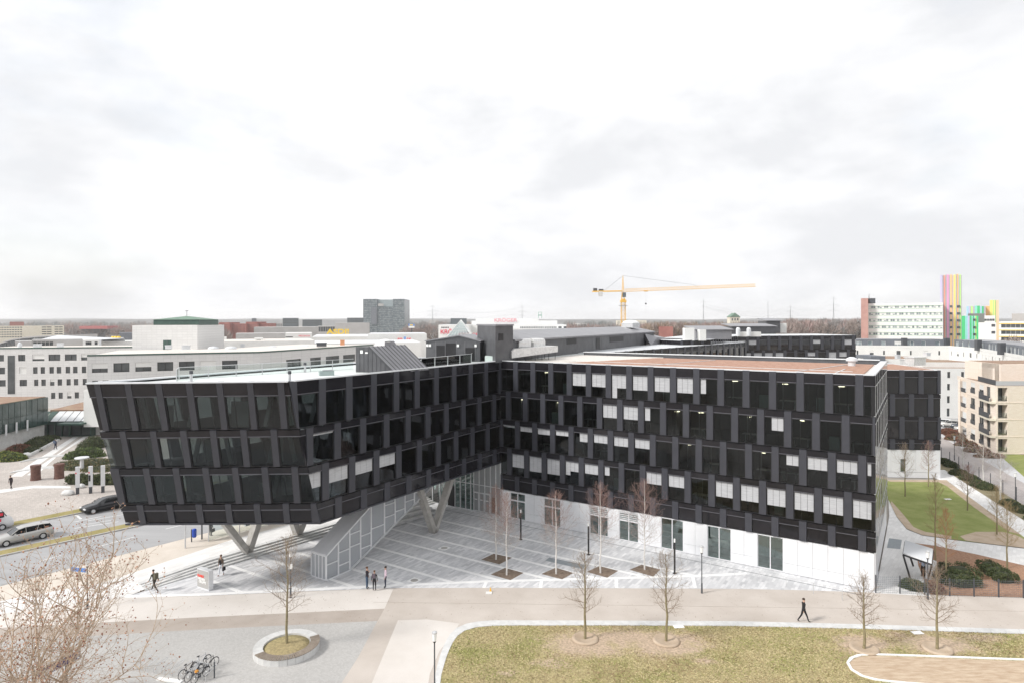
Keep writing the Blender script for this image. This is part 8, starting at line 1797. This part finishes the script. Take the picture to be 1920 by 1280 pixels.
for (u, v, m_, lb) in ((353, 1266, fbr, 'leftmost bicycle in the rack, with a light wheel and pale bars'), (364, 1270, fs_, 'silver bicycle second from the left in the rack'), (376, 1273, fb, 'dark bicycle with an orange bag at its saddle'), (391, 1254, fb, 'black bicycle at the right end of the rack'), (377, 1250, fs_, 'silver bicycle standing behind the others in the rack')):
    r_ = bicycle(lb, P(u, v, 0), bh+R.uniform(-.12, .12), m_)
    if 'orange' in lb: mb = MB(); mb.box((-.35, 0, .72), (.22, .14, .14)); mb.build('orange_bag', mat('orange_bag', (.75, .33, .05), .6), r_, local=True)
for i in range(9):
    base = P(383-i*15.5, 1276-i*2.5, 0); fw = Vector((math.cos(bh), math.sin(bh), 0)); rt = Vector((fw.y, -fw.x, 0)); mb = MB(); z = lambda h: Vector((0, 0, h))
    mb.path([base-rt*.13, base-rt*.13+z(.38), base-rt*.10+fw*.75+z(.58), base+fw*.9+z(.62), base+rt*.10+fw*.75+z(.58), base+rt*.13+z(.38), base+rt*.13], .02, 6)
    tag(mb.build('bicycle_rack', M['silver']), ['right end', 'second', 'third', 'fourth', 'fifth', 'sixth', 'seventh', 'eighth', 'ninth'][i]+' bent steel cycle stand counted from the right end', 'bicycle rack', 'bent steel cycle stands')
mb = MB(); p = P(402, 1270, 0); mb.tube(p, p+Vector((0, 0, 1.0)), .045, .045, 8); tag(mb.build('bollard', M['dgrey']), 'dark bollard at the right end of the bicycle rack', 'bollard')
mb = MB(); a, b_ = P(296, 1272, 0), P(341, 1277.5, 0); mb.bar(a+Vector((0, 0, .03)), b_+Vector((0, 0, .03)), .3, .06); tag(mb.build('kerb_slab', M['strip']), 'pale kerb slab at the foot of the bicycle stands', 'kerb')
# ---- blue sign board at the lower left
sb = empty('blue_sign_board', P(110, 1340, 0), 'long dark blue board with white letters behind the plane tree', 'sign')
a, b_ = P(74, 1271, 2.5), P(151, 1232.5, 2.5); ax_ = (b_-a).normalized(); nm = Vector((-ax_.y, ax_.x, 0)); 
mb = MB(); mb.hexa([a, b_, b_+nm*.08, a+nm*.08]+[q+Vector((0, 0, .42)) for q in (a, b_, b_+nm*.08, a+nm*.08)]); mb.build('board', mat('dark_blue_board', (.028, .018, .13), .4), sb)
mb = MB(); mb.hexa([a+nm*.1+Vector((0, 0, .44)), b_+nm*.1+Vector((0, 0, .44)), b_+nm*1.7+Vector((0, 0, .44)), a+nm*1.7+Vector((0, 0, .44)), a+nm*.0+Vector((0, 0, .52)), b_+nm*.0+Vector((0, 0, .52)), b_+nm*1.7+Vector((0, 0, .52)), a+nm*1.7+Vector((0, 0, .52))]); mb.build('roof', M['halls'], sb)
for f in (.1, .9):
    q = a.lerp(b_, f)+nm*.9; mb = MB(); mb.bar((q.x, q.y, 0), (q.x, q.y, 2.95), .1, .1); mb.build('post', M['dgrey'], sb)
text('letters', 'laz', a.lerp(b_, .08)-nm*.02+Vector((0, 0, .07)), ax_, .42, M['render'], '', parent=sb, depth=.01, sx=1.5, bold=.01); text('letters', 'E', a.lerp(b_, .90)-nm*.02+Vector((0, 0, .07)), ax_, .42, M['render'], '', parent=sb, depth=.01, sx=1.1, bold=.01)
# ---- left forecourt
for (u, v, i) in ((145.5, 925.5, 0), (170, 924, 1), (193, 922.5, 2)):
    p = P(u, v, ZT); r_ = empty('sign_column', p, ['leftmost', 'middle', 'rightmost'][i]+' of three tall white sign columns before the clipped hedge', 'sign column', 'white sign columns')
    mb = MB(); mb.box(p, (.36, .26, .85), .5); mb.build('base_post', M['dgrey'], r_); mb = MB(); mb.box(p+Vector((0, 0, .85)), (.46, .34, 2.6), .5); mb.build('panel', M['white'], r_)
    if i == 1: mb = MB(); mb.box(p+Vector((.0, -.22, 1.6)), (.2, .04, .75), .5); mb.build('black_marking', M['black'], r_)
    if i < 2: mb = MB(); mb.box(p+Vector((-.05, -.22, 2.6)), (.14, .04, .16), .5); mb.build('red_marking', M['red'], r_)
for (u, v, h, lb) in ((67, 899, 2.05, 'left rusty iron cylinder standing by the forecourt steps'), (111, 896, 2.05, 'right rusty iron cylinder standing by the forecourt steps')):
    p = P(u, v, ZT); mb = MB(); mb.lathe(p, [(.66, 0), (.62, .1), (.58, .5), (.57, 1.3), (.60, 1.7), (.64, 1.75), (.64, h)], 20); tag(mb.build('iron_cylinder', mat('rusty_iron', (.10, .05, .04), .8, (.17, .085, .065), 3), smooth=False), lb, 'sculpture', 'rusty iron cylinders')
p = P(153.5, 880, ZT); r_ = empty('mushroom_lamp', p, 'white mushroom shaped lamp post in the planting bed', 'lamp'); mb = MB(); mb.lathe(p, [(.28, 0), (.24, 1.5)], 14); mb.build('post', M['white'], r_); mb = MB(); mb.lathe(p+Vector((0, 0, 1.5)), [(.3, 0), (.95, .25), (.9, .36), (0, .42)], 20); mb.build('hood', M['cap'], r_)
for (u, v, s_, lb) in ((127, 924, .75, 'large pale boulder beside the sign columns'), (151, 911, .6, 'pale boulder behind the leftmost sign column'), (50, 853, .8, 'boulder at the low wall left of the striped path')):
    mb = MB(); mb.ico(P(u, v, ZT+.2), s_, (1, .7, .6), 2, .2); tag(mb.build('boulder', M['concl'], smooth=True), lb, 'boulder')
cx8 = lambda L: [(a/8, 780+b_/8) for a, b_ in L]
sheet('light_path_stripe', pp(ZT+.012, *cx8([(1095, 305), (1185, 300), (330, 900), (160, 900)])), M['walk']); sheet('light_path_stripe', pp(ZT+.012, *cx8([(1250, 300), (1350, 280), (890, 570), (700, 735), (560, 880), (400, 880)])), M['walk'])
sheet('far_pavement_band', pp(ZT+.014, *cx8([(-100, 1110), (500, 1035), (1060, 1040), (1060, 1075), (500, 1075), (-100, 1160)])), M['walk'])
for lb, A_, B_ in (('upper flight of low steps crossing the striped path', (37, 866), (122, 855)), ('lower flight of low steps crossing the striped path', (19, 886), (104, 877.5))):
    r_ = empty('forecourt_steps', P(*A_, ZT), lb, 'steps'); a, b_ = P(*A_, ZT), P(*B_, ZT); md = P((A_[0]*.4+B_[0]*.6), (A_[1]+B_[1])/2-3.5, ZT)
    for k in range(3):
        o_ = Vector((0, .55*k, 0)); mb = MB(); mb.bar(a+o_+Vector((0, 0, .06)), md+o_+Vector((0, 0, .06)), .34, .12+.0*k); mb.build('step', M['concl'], r_); mb = MB(); mb.bar(md+o_+Vector((0, 0, .06)), b_+o_+Vector((0, 0, .06)), .34, .12); mb.build('step', M['concl'], r_)
lw = [P(u, v, ZT) for u, v in cx8([(330, 640), (520, 560), (760, 430), (880, 370)])]; r_ = empty('low_garden_wall', lw[0], 'low stone edging wall left of the striped path', 'wall')
for a, b_ in zip(lw[:-1], lw[1:]): mb = MB(); mb.bar(a+Vector((0, 0, .2)), b_+Vector((0, 0, .2)), .35, .4); mb.build('wall_segment', M['concl'], r_)

# small things on the grey office roofs
for i, (u, v, Y, w_, h, kd, lb) in enumerate(((70, 652, 166, 1.6, .9, 'b', 'small white box on the roof edge at far left'), (113, 651, 168, 1.3, 1.0, 'b', 'pale roof box right of the glazed pavilion'), (37, 651, 168, 1.0, 1.4, 'd', 'white domed vent at the far left roof edge'), (316, 654, 138, 1.2, .7, 'b', 'white roof vent below the green tower window'), (349, 655, 138, 1.5, .8, 'b', 'second white roof vent right of the tower window'),
        (400, 655, 150, 2.4, .8, 'd', 'pale low skylight dome right of the tiled tower'), (433, 655, 150, 2.6, .8, 'd', 'second pale skylight dome on the tiled block'), (455, 652, 165, 1.0, .9, 'b', 'grey chimney box behind the skylight domes'), (512, 653, 160, 2.2, .7, 'd', 'third pale skylight dome farther right'), (574, 651, 165, 2.2, .6, 'd', 'low skylight dome before the white retail box'), (603, 649, 160, 2.4, .8, 'g', 'dark grille box on the tiled roof near the wedge'), (642, 647, 165, 1.1, 1.2, 'o', 'small orange and white roof unit by the roof edge'),
        (1700, 683, 105, 1.6, .8, 's', 'silver roof unit on the annex, left of two'), (1716, 684, 100, 2.4, 1.2, 's', 'larger silver roof unit on the annex'), (1738, 667, 175, 1.5, .8, 'b', 'white roof hood above the brown planted roof'), (1683, 672, 150, 1.0, .8, 'b', 'small pale hood left of the brown planted roof'))):
    p = D(u, v, Y); mb = MB()
    if kd == 'd': mb.lathe(p, [(w_/2, 0), (w_/2, h*.4), (w_*.38, h*.8), (0, h)], 12)
    else: mb.box(p, (w_, w_*.7, h), .3); mb.box(p+Vector((0, 0, h)), (w_*1.1, w_*.8, .12), .3)
    tag(mb.build('roof_vent', {'g': M['dgrey'], 'o': mat('orange_unit', (.75, .35, .18), .6), 's': M['duct']}.get(kd, M['cap'])), lb, 'roof vent', 'small units on the surrounding roofs')
# worn litter on the paths
n = 700; V = []; 
for i in range(n):
    u, v = R.uniform(330, 1900), R.uniform(1106, 1172); p = P(u, v, .012); a = R.uniform(0, 6.28); s_ = R.uniform(.02, .05)
    V += [(p.x+math.cos(a+k*2.1)*s_, p.y+math.sin(a+k*2.1)*s_, .012+(.012 if k == 1 else 0)) for k in range(3)]
o = npmesh('fallen_leaves', V, np.arange(3*n).reshape(-1, 3), mat('fallen_leaf', (.24, .15, .09), .95)); tag(o, 'scattered tiny fallen leaves on the beige path', 'leaves', kind='stuff')
